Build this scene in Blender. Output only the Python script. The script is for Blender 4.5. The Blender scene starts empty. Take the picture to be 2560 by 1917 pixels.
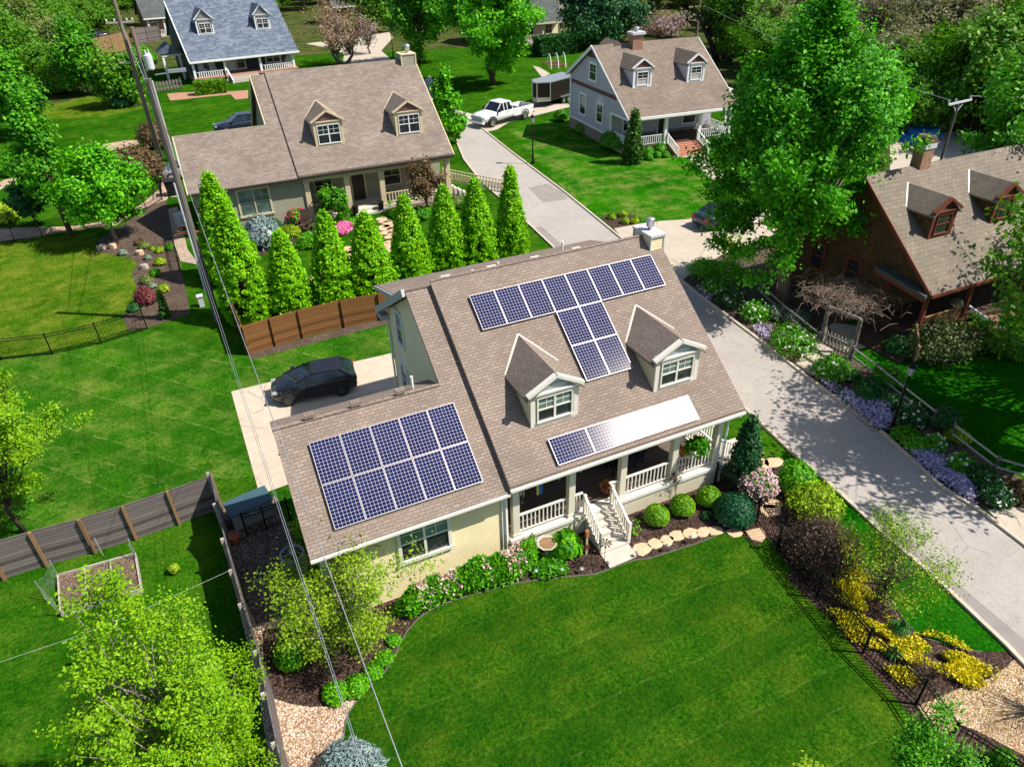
import bpy, math, random
import numpy as np
from mathutils import Vector, Matrix

# ------------------------------------------------------------------ camera, sky, sun, exposure
SC = bpy.context.scene
CF, CP, CY, CR = 1761.36, 0.583825944517, 0.41182294506, -0.02895725735
CL = np.array([-1.22561, -20.39120, 20.91596])
PW, PH = 2560.0, 1917.0
def _axes():
    cp, sp, cy, sy = math.cos(CP), math.sin(CP), math.cos(CY), math.sin(CY)
    f = np.array([sy*cp, cy*cp, -sp]); r = np.array([cy, -sy, 0.0]); u = np.cross(r, f)
    c, s = math.cos(CR), math.sin(CR)
    return c*r+s*u, -s*r+c*u, f
AX_R, AX_U, AX_F = _axes()
cam_data = bpy.data.cameras.new("camera")
cam_data.sensor_width = 36.0; cam_data.sensor_fit = 'HORIZONTAL'
cam_data.lens = CF/PW*36.0
cam_data.clip_start = 0.5; cam_data.clip_end = 2000
cam = bpy.data.objects.new("camera", cam_data)
SC.collection.objects.link(cam)
cam.matrix_world = Matrix(((AX_R[0], AX_U[0], -AX_F[0], CL[0]), (AX_R[1], AX_U[1], -AX_F[1], CL[1]),
                           (AX_R[2], AX_U[2], -AX_F[2], CL[2]), (0, 0, 0, 1)))
SC.camera = cam
SUN_DIR = Vector((0.52, -0.333, 0.786)).normalized()
SUN_EL = math.asin(SUN_DIR.z)
world = bpy.data.worlds.new("World"); SC.world = world; world.use_nodes = True
_wt = world.node_tree; _wt.nodes.clear()
_sky = _wt.nodes.new('ShaderNodeTexSky'); _sky.sky_type = 'NISHITA'; _sky.sun_disc = False
_sky.sun_elevation = SUN_EL; _sky.sun_rotation = math.atan2(SUN_DIR.x, SUN_DIR.y)
_bg = _wt.nodes.new('ShaderNodeBackground'); _bg.inputs['Strength'].default_value = 0.088
_wo = _wt.nodes.new('ShaderNodeOutputWorld')
_wt.links.new(_sky.outputs[0], _bg.inputs[0]); _wt.links.new(_bg.outputs[0], _wo.inputs[0])
sun_data = bpy.data.lights.new("sun", 'SUN'); sun_data.energy = 4.8; sun_data.angle = math.radians(0.5)
sun_data.color = (1.0, 0.94, 0.84)
sun = bpy.data.objects.new("sun", sun_data); SC.collection.objects.link(sun)
sun.rotation_euler = SUN_DIR.to_track_quat('Z', 'Y').to_euler()
sun.location = (40, -30, 80)
SC.view_settings.view_transform = 'Standard'; SC.view_settings.look = 'None'
SC.view_settings.gamma = 1.0; SC.view_settings.exposure = 0.6
SC.view_settings.use_curve_mapping = False

# ------------------------------------------------------------------ photo measurements -> places on the ground
def tile(tx, ty): return lambda x, y: (tx+x/3.45, ty+y/3.45)
A0, A1, A2, A3 = [tile(x, 0) for x in (0, 640, 1280, 1920)]
B0, B1, B2, B3 = [tile(x, 480) for x in (0, 640, 1280, 1920)]
C0, C1, C2, C3 = [tile(x, 960) for x in (0, 640, 1280, 1920)]
D0, D1, D2, D3 = [tile(x, 1437) for x in (0, 640, 1280, 1920)]
def ray(p):
    d = AX_F*CF+(p[0]-PW/2)*AX_R-(p[1]-PH/2)*AX_U
    return d/np.linalg.norm(d)
def G(p, z=0.0):
    d = ray(p); t = (z-CL[2])/d[2]; q = CL+t*d
    return Vector((q[0], q[1], z))
def top_z(base, p):                       # height of a point seen straight above a ground place
    d = ray(p); w = np.array([base[0]-CL[0], base[1]-CL[1]]); h = d[:2]
    return float(CL[2]+(w@h)/(h@h)*d[2])
def mpp(q):                               # metres per photo pixel at a place
    return float((np.array(q)-CL)@AX_F)/CF

# ------------------------------------------------------------------ objects
COL = SC.collection
def tag(o, label=None, cat=None, group=None, kind=None):
    if label: o['label'] = label
    if cat: o['category'] = cat
    if group: o['group'] = group
    if kind: o['kind'] = kind
    return o
def thing(name, label, cat, loc=(0, 0, 0), rz=0.0, group=None):
    o = bpy.data.objects.new(name, None); COL.objects.link(o)
    o.empty_display_size = 0.3
    o.location = loc; o.rotation_euler = (0, 0, rz)
    return tag(o, label, cat, group)
def link(name, me, m, parent=None):
    if m is not None:
        me.materials.clear(); me.materials.append(m)
    o = bpy.data.objects.new(name, me); COL.objects.link(o)
    if parent is not None: o.parent = parent
    return o
def copy_tree(o, loc, rz=0.0, sc=None, label=None, group=None, parent=None):
    c = o.copy(); COL.objects.link(c)
    if parent is None:
        c.location = loc; c.rotation_euler = (0, 0, rz)
        if sc: c.scale = sc if isinstance(sc, tuple) else (sc, sc, sc)
        if label: c['label'] = label
        if group: c['group'] = group
    else: c.parent = parent
    for ch in list(o.children): copy_tree(ch, None, parent=c)
    return c

class MB:
    """collects boxes, prisms and tubes into one mesh"""
    def __init__(s): s.v = []; s.f = []; s.M = None
    def basis(s, o, ux, uy, uz):
        s.M = (Vector(o), Vector(ux), Vector(uy), Vector(uz)); return s
    def free(s): s.M = None; return s
    def pt(s, p):
        if s.M is None: return tuple(p)
        o, a, b, c = s.M
        return tuple(o+a*p[0]+b*p[1]+c*p[2])
    def add(s, vs, fs):
        n = len(s.v); s.v += [s.pt(p) for p in vs]; s.f += [tuple(i+n for i in f) for f in fs]; return s
    def box(s, x0, y0, z0, x1, y1, z1):
        return s.add([(x0, y0, z0), (x1, y0, z0), (x1, y1, z0), (x0, y1, z0), (x0, y0, z1), (x1, y0, z1), (x1, y1, z1), (x0, y1, z1)],
                     [(3, 2, 1, 0), (4, 5, 6, 7), (0, 1, 5, 4), (1, 2, 6, 5), (2, 3, 7, 6), (3, 0, 4, 7)])
    def prism(s, poly, d):
        n = len(poly); d = Vector(d)
        vs = [tuple(p) for p in poly]+[tuple(Vector(p)+d) for p in poly]
        return s.add(vs, [tuple(range(n))[::-1], tuple(range(n, 2*n))]+[(i, (i+1) % n, (i+1) % n+n, i+n) for i in range(n)])
    def poly(s, vs): return s.add(vs, [tuple(range(len(vs)))])
    def tube(s, pts, rad, n=6, cap=True):
        pts = [Vector(p) for p in pts]
        if not hasattr(rad, '__len__'): rad = [rad]*len(pts)
        vs = []; fs = []
        for i, p in enumerate(pts):
            t = (pts[min(i+1, len(pts)-1)]-pts[max(i-1, 0)])
            if t.length < 1e-9: t = Vector((0, 0, 1))
            t.normalize()
            a = t.cross(Vector((0, 0, 1)) if abs(t.z) < .9 else Vector((1, 0, 0))); a.normalize(); b = t.cross(a)
            for k in range(n):
                w = 2*math.pi*k/n; vs.append(tuple(p+(a*math.cos(w)+b*math.sin(w))*rad[i]))
        for i in range(len(pts)-1):
            for k in range(n):
                fs.append((i*n+k, i*n+(k+1) % n, (i+1)*n+(k+1) % n, (i+1)*n+k))
        if cap: fs += [tuple(range(n))[::-1], tuple(range((len(pts)-1)*n, len(pts)*n))]
        return s.add(vs, fs)
    def bar(s, a, b, w, h):                # rectangular bar between two points
        a = Vector(a); b = Vector(b); t = (b-a).normalized()
        x = t.cross(Vector((0, 0, 1))) if abs(t.z) < .95 else Vector((1, 0, 0)); x.normalize(); y = x.cross(t)
        q = [a-x*w/2-y*h/2, a+x*w/2-y*h/2, a+x*w/2+y*h/2, a-x*w/2+y*h/2]
        return s.prism(q, b-a)
    def lathe(s, prof, c=(0, 0, 0), n=16):
        vs = []; fs = []
        for r, z in prof:
            for k in range(n):
                w = 2*math.pi*k/n; vs.append((c[0]+r*math.cos(w), c[1]+r*math.sin(w), c[2]+z))
        for i in range(len(prof)-1):
            for k in range(n): fs.append((i*n+k, i*n+(k+1) % n, (i+1)*n+(k+1) % n, (i+1)*n+k))
        fs += [tuple(range(n))[::-1], tuple(range((len(prof)-1)*n, len(prof)*n))]
        return s.add(vs, fs)
    def loft(s, rings, cap=True):
        n = len(rings[0]); vs = [p for r in rings for p in r]; fs = []
        for i in range(len(rings)-1):
            for k in range(n): fs.append((i*n+k, i*n+(k+1) % n, (i+1)*n+(k+1) % n, (i+1)*n+k))
        if cap: fs += [tuple(range(n))[::-1], tuple(range((len(rings)-1)*n, len(rings)*n))]
        return s.add(vs, fs)
    def mesh(s, name, smooth=False):
        me = bpy.data.meshes.new(name); me.from_pydata(s.v, [], s.f)
        uvl = me.uv_layers.new(name='UVMap')
        co = np.array(s.v, dtype=np.float64).reshape(-1, 3); uv = np.zeros((len(me.loops), 2)); li = 0
        for f in s.f:
            p = co[list(f)]; nrm = np.zeros(3)
            for i in range(len(f)): nrm += np.cross(p[i]-p[0], p[(i+1) % len(f)]-p[0])
            l = np.linalg.norm(nrm); nrm = nrm/l if l > 0 else np.array([0, 0, 1.])
            if abs(nrm[2]) > .985: u = np.array([1., 0, 0]); v = np.array([0, 1., 0])
            else:
                u = np.array([-nrm[1], nrm[0], 0]); u /= np.linalg.norm(u); v = np.cross(nrm, u)
                if v[2] < 0: v = -v
            for i in range(len(f)): uv[li] = (p[i]@u, p[i]@v); li += 1
        uvl.data.foreach_set('uv', uv.ravel())
        if smooth: me.polygons.foreach_set('use_smooth', [True]*len(me.polygons))
        me.validate(); me.update(); return me
    def obj(s, name, m, parent=None, smooth=False): return link(name, s.mesh(name, smooth), m, parent)

# ------------------------------------------------------------------ material nodes
class NT:
    def __init__(s, name):
        s.m = bpy.data.materials.new(name); s.m.use_nodes = True; s.t = s.m.node_tree; s.t.nodes.clear()
        s.out = s.t.nodes.new('ShaderNodeOutputMaterial')
    def n(s, typ, **kw):
        nd = s.t.nodes.new('ShaderNode'+typ)
        for k, v in kw.items():
            if hasattr(nd, k) and k not in [i.name for i in nd.inputs]: setattr(nd, k, v)
            else: s.set(nd.inputs[k], v)
        return nd
    def set(s, inp, v):
        if isinstance(v, bpy.types.NodeSocket): s.t.links.new(v, inp)
        elif isinstance(v, (tuple, list)) and len(v) == 3 and inp.type == 'RGBA': inp.default_value = (*v, 1)
        else: inp.default_value = v
    def coord(s, kind='Object', scale=None):
        c = s.n('TexCoord').outputs[kind]
        if scale:
            mp = s.n('Mapping'); s.set(mp.inputs['Vector'], c); mp.inputs['Scale'].default_value = scale; return mp.outputs[0]
        return c
    def noise(s, vec, scale, detail=3, rough=.55):
        nd = s.n('TexNoise'); s.set(nd.inputs['Vector'], vec); s.set(nd.inputs['Scale'], scale)
        s.set(nd.inputs['Detail'], detail); s.set(nd.inputs['Roughness'], rough); return nd.outputs['Fac']
    def math(s, op, a, b=0.0, c=0.0):
        nd = s.t.nodes.new('ShaderNodeMath'); nd.operation = op
        for i, v in enumerate((a, b, c)): s.set(nd.inputs[i], v)
        return nd.outputs[0]
    def ramp(s, fac, stops):
        nd = s.t.nodes.new('ShaderNodeValToRGB'); s.set(nd.inputs[0], fac); e = nd.color_ramp.elements
        while len(e) < len(stops): e.new(0.5)
        for i, (p, c) in enumerate(stops):
            e[i].position = p; e[i].color = (*c, 1) if len(c) == 3 else c
        return nd.outputs[0]
    def mix(s, fac, a, b, mode='MIX'):
        nd = s.t.nodes.new('ShaderNodeMix'); nd.data_type = 'RGBA'; nd.blend_type = mode
        s.set(nd.inputs[0], fac); s.set(nd.inputs[6], a); s.set(nd.inputs[7], b); return nd.outputs[2]
    def bump(s, h, strength=.5, dist=.02):
        nd = s.t.nodes.new('ShaderNodeBump'); s.set(nd.inputs['Height'], h)
        nd.inputs['Strength'].default_value = strength; nd.inputs['Distance'].default_value = dist; return nd.outputs[0]
    def bsdf(s, col, rough=.8, metal=0.0, spec=.3, normal=None, coat=0.0):
        b = s.t.nodes.new('ShaderNodeBsdfPrincipled')
        s.set(b.inputs['Base Color'], col); s.set(b.inputs['Roughness'], rough); s.set(b.inputs['Metallic'], metal)
        s.set(b.inputs['Specular IOR Level'], spec); s.set(b.inputs['Coat Weight'], coat)
        b.inputs['Coat Roughness'].default_value = .05
        if normal is not None: s.set(b.inputs['Normal'], normal)
        return b.outputs[0]
    def done(s, sh): s.t.links.new(sh, s.out.inputs[0]); return s.m
def mul(c, k): return tuple(min(1, x*k) for x in c)

def m_plain(name, col, rough=.7, var=.12, scale=3.0, metal=0.0, spec=.3, bump=0.0, coat=0.0):
    t = NT(name); o = t.coord('Object'); a = t.noise(o, scale, 4); b = t.noise(o, scale*7, 3)
    f = t.math('MULTIPLY_ADD', b, .4, t.math('MULTIPLY', a, .6))
    c = t.ramp(f, [(.3, mul(col, 1-var)), (.7, mul(col, 1+var))])
    nm = t.bump(b, bump, .02) if bump else None
    return t.done(t.bsdf(c, rough, metal, spec, nm, coat))
def m_shingle(name, a, b, c, w=.42, h=.19):
    t = NT(name); uv = t.coord('UV')
    br = t.n('TexBrick', offset=.5, squash=1.0); t.set(br.inputs['Vector'], uv)
    for k, v in (('Color1', a), ('Color2', b), ('Mortar', mul(c, .62)), ('Scale', 1.0), ('Mortar Size', .012), ('Mortar Smooth', .3), ('Bias', -.1), ('Brick Width', w), ('Row Height', h)): t.set(br.inputs[k], v)
    vo = t.n('TexVoronoi', feature='F1'); mp = t.n('Mapping'); t.set(mp.inputs['Vector'], uv); mp.inputs['Scale'].default_value = (1/w, 1/h, 1)
    t.set(vo.inputs['Vector'], mp.outputs[0]); t.set(vo.inputs['Scale'], 1.0)
    hue = t.n('SeparateColor'); t.set(hue.inputs[0], vo.outputs['Color'])
    c1 = t.mix(t.math('MULTIPLY', t.math('GREATER_THAN', hue.outputs[0], .62), .55), br.outputs['Color'], c)
    # each course casts a thin dark line at its lower edge
    sp = t.n('SeparateXYZ'); t.set(sp.inputs[0], uv)
    fr = t.math('FRACT', t.math('DIVIDE', sp.outputs[1], h))
    big = t.noise(uv, .35, 4, .6); fine = t.noise(uv, 22, 2)
    c2 = t.mix(1.0, c1, t.ramp(big, [(.3, (.86, .85, .84)), (.7, (1.12, 1.1, 1.08))]), 'MULTIPLY')
    c3 = t.mix(1.0, c2, t.ramp(fine, [(.3, (.82, .82, .82)), (.7, (1.15, 1.15, 1.15))]), 'MULTIPLY')
    hgt = t.math('ADD', t.math('MULTIPLY', fr, -1.0), t.math('MULTIPLY', br.outputs['Fac'], -.5))
    return t.done(t.bsdf(c3, .92, 0, .15, t.bump(hgt, .5, .03)))
def m_siding(name, col, pitch=.17, var=.06):
    t = NT(name); uv = t.coord('UV'); sp = t.n('SeparateXYZ'); t.set(sp.inputs[0], uv)
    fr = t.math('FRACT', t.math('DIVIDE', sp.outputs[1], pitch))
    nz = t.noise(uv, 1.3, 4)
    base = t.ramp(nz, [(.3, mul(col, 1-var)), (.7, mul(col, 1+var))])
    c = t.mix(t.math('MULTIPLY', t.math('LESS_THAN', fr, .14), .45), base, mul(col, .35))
    return t.done(t.bsdf(c, .6, 0, .3, t.bump(t.math('MULTIPLY', fr, -1), .6, .03)))
def m_brick(name, a, b, mort, w=.24, h=.085):
    t = NT(name); uv = t.coord('UV'); br = t.n('TexBrick'); t.set(br.inputs['Vector'], uv)
    for k, v in (('Color1', a), ('Color2', b), ('Mortar', mort), ('Scale', 1.0), ('Mortar Size', .012), ('Bias', 0.0), ('Brick Width', w), ('Row Height', h)): t.set(br.inputs[k], v)
    c = t.mix(1.0, br.outputs['Color'], t.ramp(t.noise(uv, 5, 3), [(.3, (.75, .75, .75)), (.7, (1.2, 1.2, 1.2))]), 'MULTIPLY')
    return t.done(t.bsdf(c, .9, 0, .2, t.bump(t.math('MULTIPLY', br.outputs['Fac'], -1), .5, .02)))
def m_wood(name, a, b, pitch=.15, vertical=False, weather=0.5):
    t = NT(name); uv = t.coord('UV'); sp = t.n('SeparateXYZ'); t.set(sp.inputs[0], uv)
    x = sp.outputs[0] if vertical else sp.outputs[1]
    q = t.math('DIVIDE', x, pitch); fr = t.math('FRACT', q); fl = t.math('FLOOR', q)
    wn = t.n('TexWhiteNoise', noise_dimensions='1D'); t.set(wn.inputs['W'], fl)
    mp = t.n('Mapping'); t.set(mp.inputs['Vector'], uv); mp.inputs['Scale'].default_value = (14, .8, 1) if vertical else (.8, 14, 1)
    g = t.noise(mp.outputs[0], 2.2, 5, .65)
    f = t.math('MULTIPLY_ADD', wn.outputs['Value'], .45, t.math('MULTIPLY', g, .75))
    c = t.ramp(f, [(.25, a), (.85, b)])
    gap = t.math('LESS_THAN', fr, .09)
    c = t.mix(t.math('MULTIPLY', gap, .75), c, mul(a, .25))
    return t.done(t.bsdf(c, .85, 0, .2, t.bump(t.math('MULTIPLY', gap, -1), .5, .02)))
def m_lawn(name, cols, stripe=None, stripe_col=None, dry=None, dry_amt=.0, fine=16):
    """turf: broad patches, tufts and single-blade speckle; faint mowing lines of clippings"""
    t = NT(name); o = t.coord('Object')
    a = t.noise(o, .17, 4, .6); b = t.noise(o, .9, 5, .7); c = t.noise(o, 5.5, 4, .8)
    f = t.math('ADD', t.math('MULTIPLY', a, .42), t.math('ADD', t.math('MULTIPLY', b, .38), t.math('MULTIPLY', c, .2)))
    col = t.ramp(f, [(.40, cols[0]), (.5, cols[1]), (.60, cols[2])])
    sp = t.ramp(t.noise(o, 7.5, 5, .9), [(.34, (.22, .27, .22)), (.5, (.9, .93, .88)), (.66, (2.1, 1.85, 1.6))])
    col = t.mix(.95, col, sp, 'MULTIPLY')
    if dry:
        d = t.ramp(t.math('ADD', t.math('MULTIPLY', t.noise(o, .45, 5, .7), .55), t.math('MULTIPLY', t.noise(o, 4.5, 4, .85), .45)), [(.48, (0, 0, 0)), (.62, (1, 1, 1))])
        col = t.mix(t.math('MULTIPLY', d, dry_amt), col, dry)
    if stripe:
        ang, per, wid, amt = stripe
        rt = t.n('VectorRotate', rotation_type='Z_AXIS'); t.set(rt.inputs['Vector'], o); rt.inputs['Angle'].default_value = ang
        sp = t.n('SeparateXYZ', Vector=rt.outputs[0])
        w = t.math('ADD', sp.outputs[1], t.math('MULTIPLY', t.noise(o, .35, 2), .5))
        q = t.math('DIVIDE', w, per); fr = t.math('FRACT', q)
        ln = t.ramp(fr, [(0, (1, 1, 1)), (wid, (.9, .9, .9)), (wid*1.6, (0, 0, 0))])
        mp = t.n('Mapping'); t.set(mp.inputs['Vector'], rt.outputs[0]); mp.inputs['Scale'].default_value = (.8, 4, 1)
        br = t.ramp(t.noise(mp.outputs[0], 1.6, 6, .85), [(.5, (0, 0, 0)), (.62, (1, 1, 1))])
        col = t.mix(t.math('MULTIPLY', t.math('MULTIPLY', ln, br), amt), col, stripe_col)
        band = t.math('GREATER_THAN', t.math('FRACT', t.math('MULTIPLY', q, .5)), .5)
        col = t.mix(t.math('MULTIPLY', band, .3), col, mul(cols[0], .9))
    bm = t.bump(t.math('ADD', c, t.math('MULTIPLY', b, .6)), .8, .12)
    return t.done(t.bsdf(col, .95, 0, .0, bm))
def m_cells(name, cols, scale, rough=.9, bump=.8, mottle=.3, big=None):
    """mulch or gravel: a cell per chip with its own colour"""
    t = NT(name); o = t.coord('Object')
    v = t.n('TexVoronoi'); t.set(v.inputs['Vector'], o); t.set(v.inputs['Scale'], scale)
    s = t.n('SeparateColor'); t.set(s.inputs[0], v.outputs['Color'])
    n = len(cols); c = t.ramp(s.outputs[0], [((i+.5)/n, q) for i, q in enumerate(cols)])
    c = t.mix(1.0, c, t.ramp(t.noise(o, .8, 5, .7), [(.3, (1-mottle,)*3), (.7, (1+mottle,)*3)]), 'MULTIPLY')
    c = t.mix(t.ramp(v.outputs['Distance'], [(.35, (0, 0, 0)), (.75, (.7, .7, .7))]), c, mul(cols[0], .3))
    if big: c = t.mix(t.ramp(t.noise(o, 1.5, 5, .8), [(.55, (0, 0, 0)), (.65, (.7, .7, .7))]), c, big)
    return t.done(t.bsdf(c, rough, 0, .15, t.bump(t.math('MULTIPLY', v.outputs['Distance'], -1), bump, .04)))
def m_paving(name, col, speck=.25, scale=60, joint=None, stain=None):
    t = NT(name); o = t.coord('Object'); a = t.noise(o, .3, 5, .6); b = t.noise(o, scale, 2, .8); d = t.noise(o, 2.2, 5, .7)
    c = t.ramp(t.math('ADD', t.math('MULTIPLY', a, .5), t.math('MULTIPLY', d, .5)), [(.35, mul(col, .86)), (.65, mul(col, 1.1))])
    c = t.mix(1.0, c, t.ramp(b, [(.3, (1-speck,)*3), (.7, (1+speck,)*3)]), 'MULTIPLY')
    # hairline cracks
    v = t.n('TexVoronoi', feature='DISTANCE_TO_EDGE'); t.set(v.inputs['Scale'], .32)
    wv = t.mix(.12, o, t.n('TexNoise', Vector=o, Scale=1.4).outputs['Color'], 'ADD'); t.set(v.inputs['Vector'], wv)
    ck = t.math('MULTIPLY', t.math('LESS_THAN', v.outputs['Distance'], .006), t.math('GREATER_THAN', t.noise(o, .5, 3), .5))
    c = t.mix(t.math('MULTIPLY', ck, .45), c, mul(col, .35))
    if stain: c = t.mix(t.math('MULTIPLY', t.ramp(t.noise(o, .55, 6, .75), [(.56, (0, 0, 0)), (.7, (1, 1, 1))]), .5), c, stain)
    if joint:
        br = t.n('TexBrick', offset=0.0); t.set(br.inputs['Vector'], o)
        for k, q in (('Color1', (0, 0, 0)), ('Color2', (0, 0, 0)), ('Mortar', (1, 1, 1)), ('Scale', 1.0), ('Mortar Size', .012), ('Brick Width', joint), ('Row Height', joint)): t.set(br.inputs[k], q)
        c = t.mix(t.math('MULTIPLY', br.outputs['Fac'], .5), c, mul(col, .4))
    return t.done(t.bsdf(c, .9, 0, .2, t.bump(b, .25, .01)))
def m_leaf(name, c1, c2, c3=None, trans=.3, rough=.55):
    t = NT(name); g = t.n('NewGeometry'); o = t.coord('Object')
    f = t.math('ADD', t.math('MULTIPLY', g.outputs['Random Per Island'], .55), t.math('MULTIPLY', t.noise(o, 1.3, 4, .7), .45))
    c = t.ramp(f, [(.26, c1), (.52, c2), (.76, c3 or mul(c2, 1.35))])
    b = t.bsdf(c, rough, 0, .25)
    tr = t.n('BsdfTranslucent'); t.set(tr.inputs[0], t.mix(1.0, c, (1.25, 1.3, .5), 'MULTIPLY'))
    mx = t.n('MixShader'); mx.inputs[0].default_value = trans
    t.t.links.new(b, mx.inputs[1]); t.t.links.new(tr.outputs[0], mx.inputs[2])
    return t.done(mx.outputs[0])
def m_glass(name, col=(.02, .025, .03), rough=.06):
    t = NT(name); o = t.coord('Object')
    c = t.ramp(t.noise(o, .9, 3), [(.3, mul(col, .5)), (.7, mul(col, 1.6))])
    return t.done(t.bsdf(c, rough, 0, .6))
def m_paint(name, col, metal=.25):
    t = NT(name); o = t.coord('Object')
    c = t.ramp(t.noise(o, 2.5, 3), [(.3, mul(col, .94)), (.7, mul(col, 1.06))])
    return t.done(t.bsdf(c, .35, metal, .5, None, .8))
def m_solar(name):
    """UV runs 0..8 by 0..12 cells: rounded navy cells, silvery grid, one glassy surface"""
    t = NT(name); uv = t.coord('UV'); sp = t.n('SeparateXYZ'); t.set(sp.inputs[0], uv)
    fx = t.math('ABSOLUTE', t.math('SUBTRACT', t.math('FRACT', sp.outputs[0]), .5))
    fy = t.math('ABSOLUTE', t.math('SUBTRACT', t.math('FRACT', sp.outputs[1]), .5))
    line = t.math('GREATER_THAN', t.math('MAXIMUM', fx, fy), .462)
    corner = t.math('GREATER_THAN', t.math('ADD', fx, fy), .83)
    g = t.math('MAXIMUM', line, corner)
    cell = t.ramp(t.noise(t.coord('Object'), 1.2, 3), [(.3, (.006, .009, .05)), (.7, (.011, .016, .085))])
    c = t.mix(g, cell, (.42, .40, .41))
    d = t.n('BsdfDiffuse'); t.set(d.inputs[0], c)
    gl = t.n('BsdfGlossy', distribution='BECKMANN'); t.set(gl.inputs['Roughness'], .186); t.set(gl.inputs['Color'], (1, .95, .9))
    mx = t.n('MixShader'); mx.inputs[0].default_value = .0062
    t.t.links.new(d.outputs[0], mx.inputs[1]); t.t.links.new(gl.outputs[0], mx.inputs[2])
    return t.done(mx.outputs[0])

# ------------------------------------------------------------------ foliage
def leaf_mesh(name, P, size, seed, up=.35, out=None, aspect=1.7, curl=.0):
    r = np.random.default_rng(seed); n = len(P)
    N = r.normal(size=(n, 3)); N /= np.linalg.norm(N, axis=1, keepdims=True)
    if out is not None: N = N*.75+out*.7
    N[:, 2] = N[:, 2]+up
    N /= np.linalg.norm(N, axis=1, keepdims=True)
    A = np.cross(N, r.normal(size=(n, 3))); A /= np.linalg.norm(A, axis=1, keepdims=True)+1e-9
    B = np.cross(N, A)
    s = size*(.65+.7*r.random((n, 1)))
    L = A*s*aspect*.5; W = B*s*.5
    v = np.empty((n, 4, 3)); v[:, 0] = P-L; v[:, 1] = P+W-L*.15; v[:, 2] = P+L; v[:, 3] = P-W-L*.15
    me = bpy.data.meshes.new(name)
    me.vertices.add(4*n); me.vertices.foreach_set('co', v.astype(np.float32).ravel())
    me.loops.add(4*n); me.loops.foreach_set('vertex_index', np.arange(4*n, dtype=np.int32))
    me.polygons.add(n); me.polygons.foreach_set('loop_start', np.arange(0, 4*n, 4, dtype=np.int32))
    try: me.polygons.foreach_set('loop_total', np.full(n, 4, dtype=np.int32))
    except Exception: pass
    me.update(calc_edges=True); return me
def sphere_pts(r, n):
    d = r.normal(size=(n, 3)); return d/np.linalg.norm(d, axis=1, keepdims=True)
def lumps(d, seed, k=9, amp=.35):
    r = np.random.default_rng(seed+99); c = sphere_pts(r, k); a = r.uniform(-1, 1, k)
    return 1+amp*np.sum(a[None]*np.exp(-3.5*(1-d@c.T)), axis=1)
def clump_leaves(r, C, per, spread, out=None):
    P = np.repeat(C, per, axis=0)+r.normal(size=(len(C)*per, 3))*spread*np.array([1, 1, .75])
    return P
MAT = {}
SEED = [10]
def seed(): SEED[0] += 7; return SEED[0]

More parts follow.
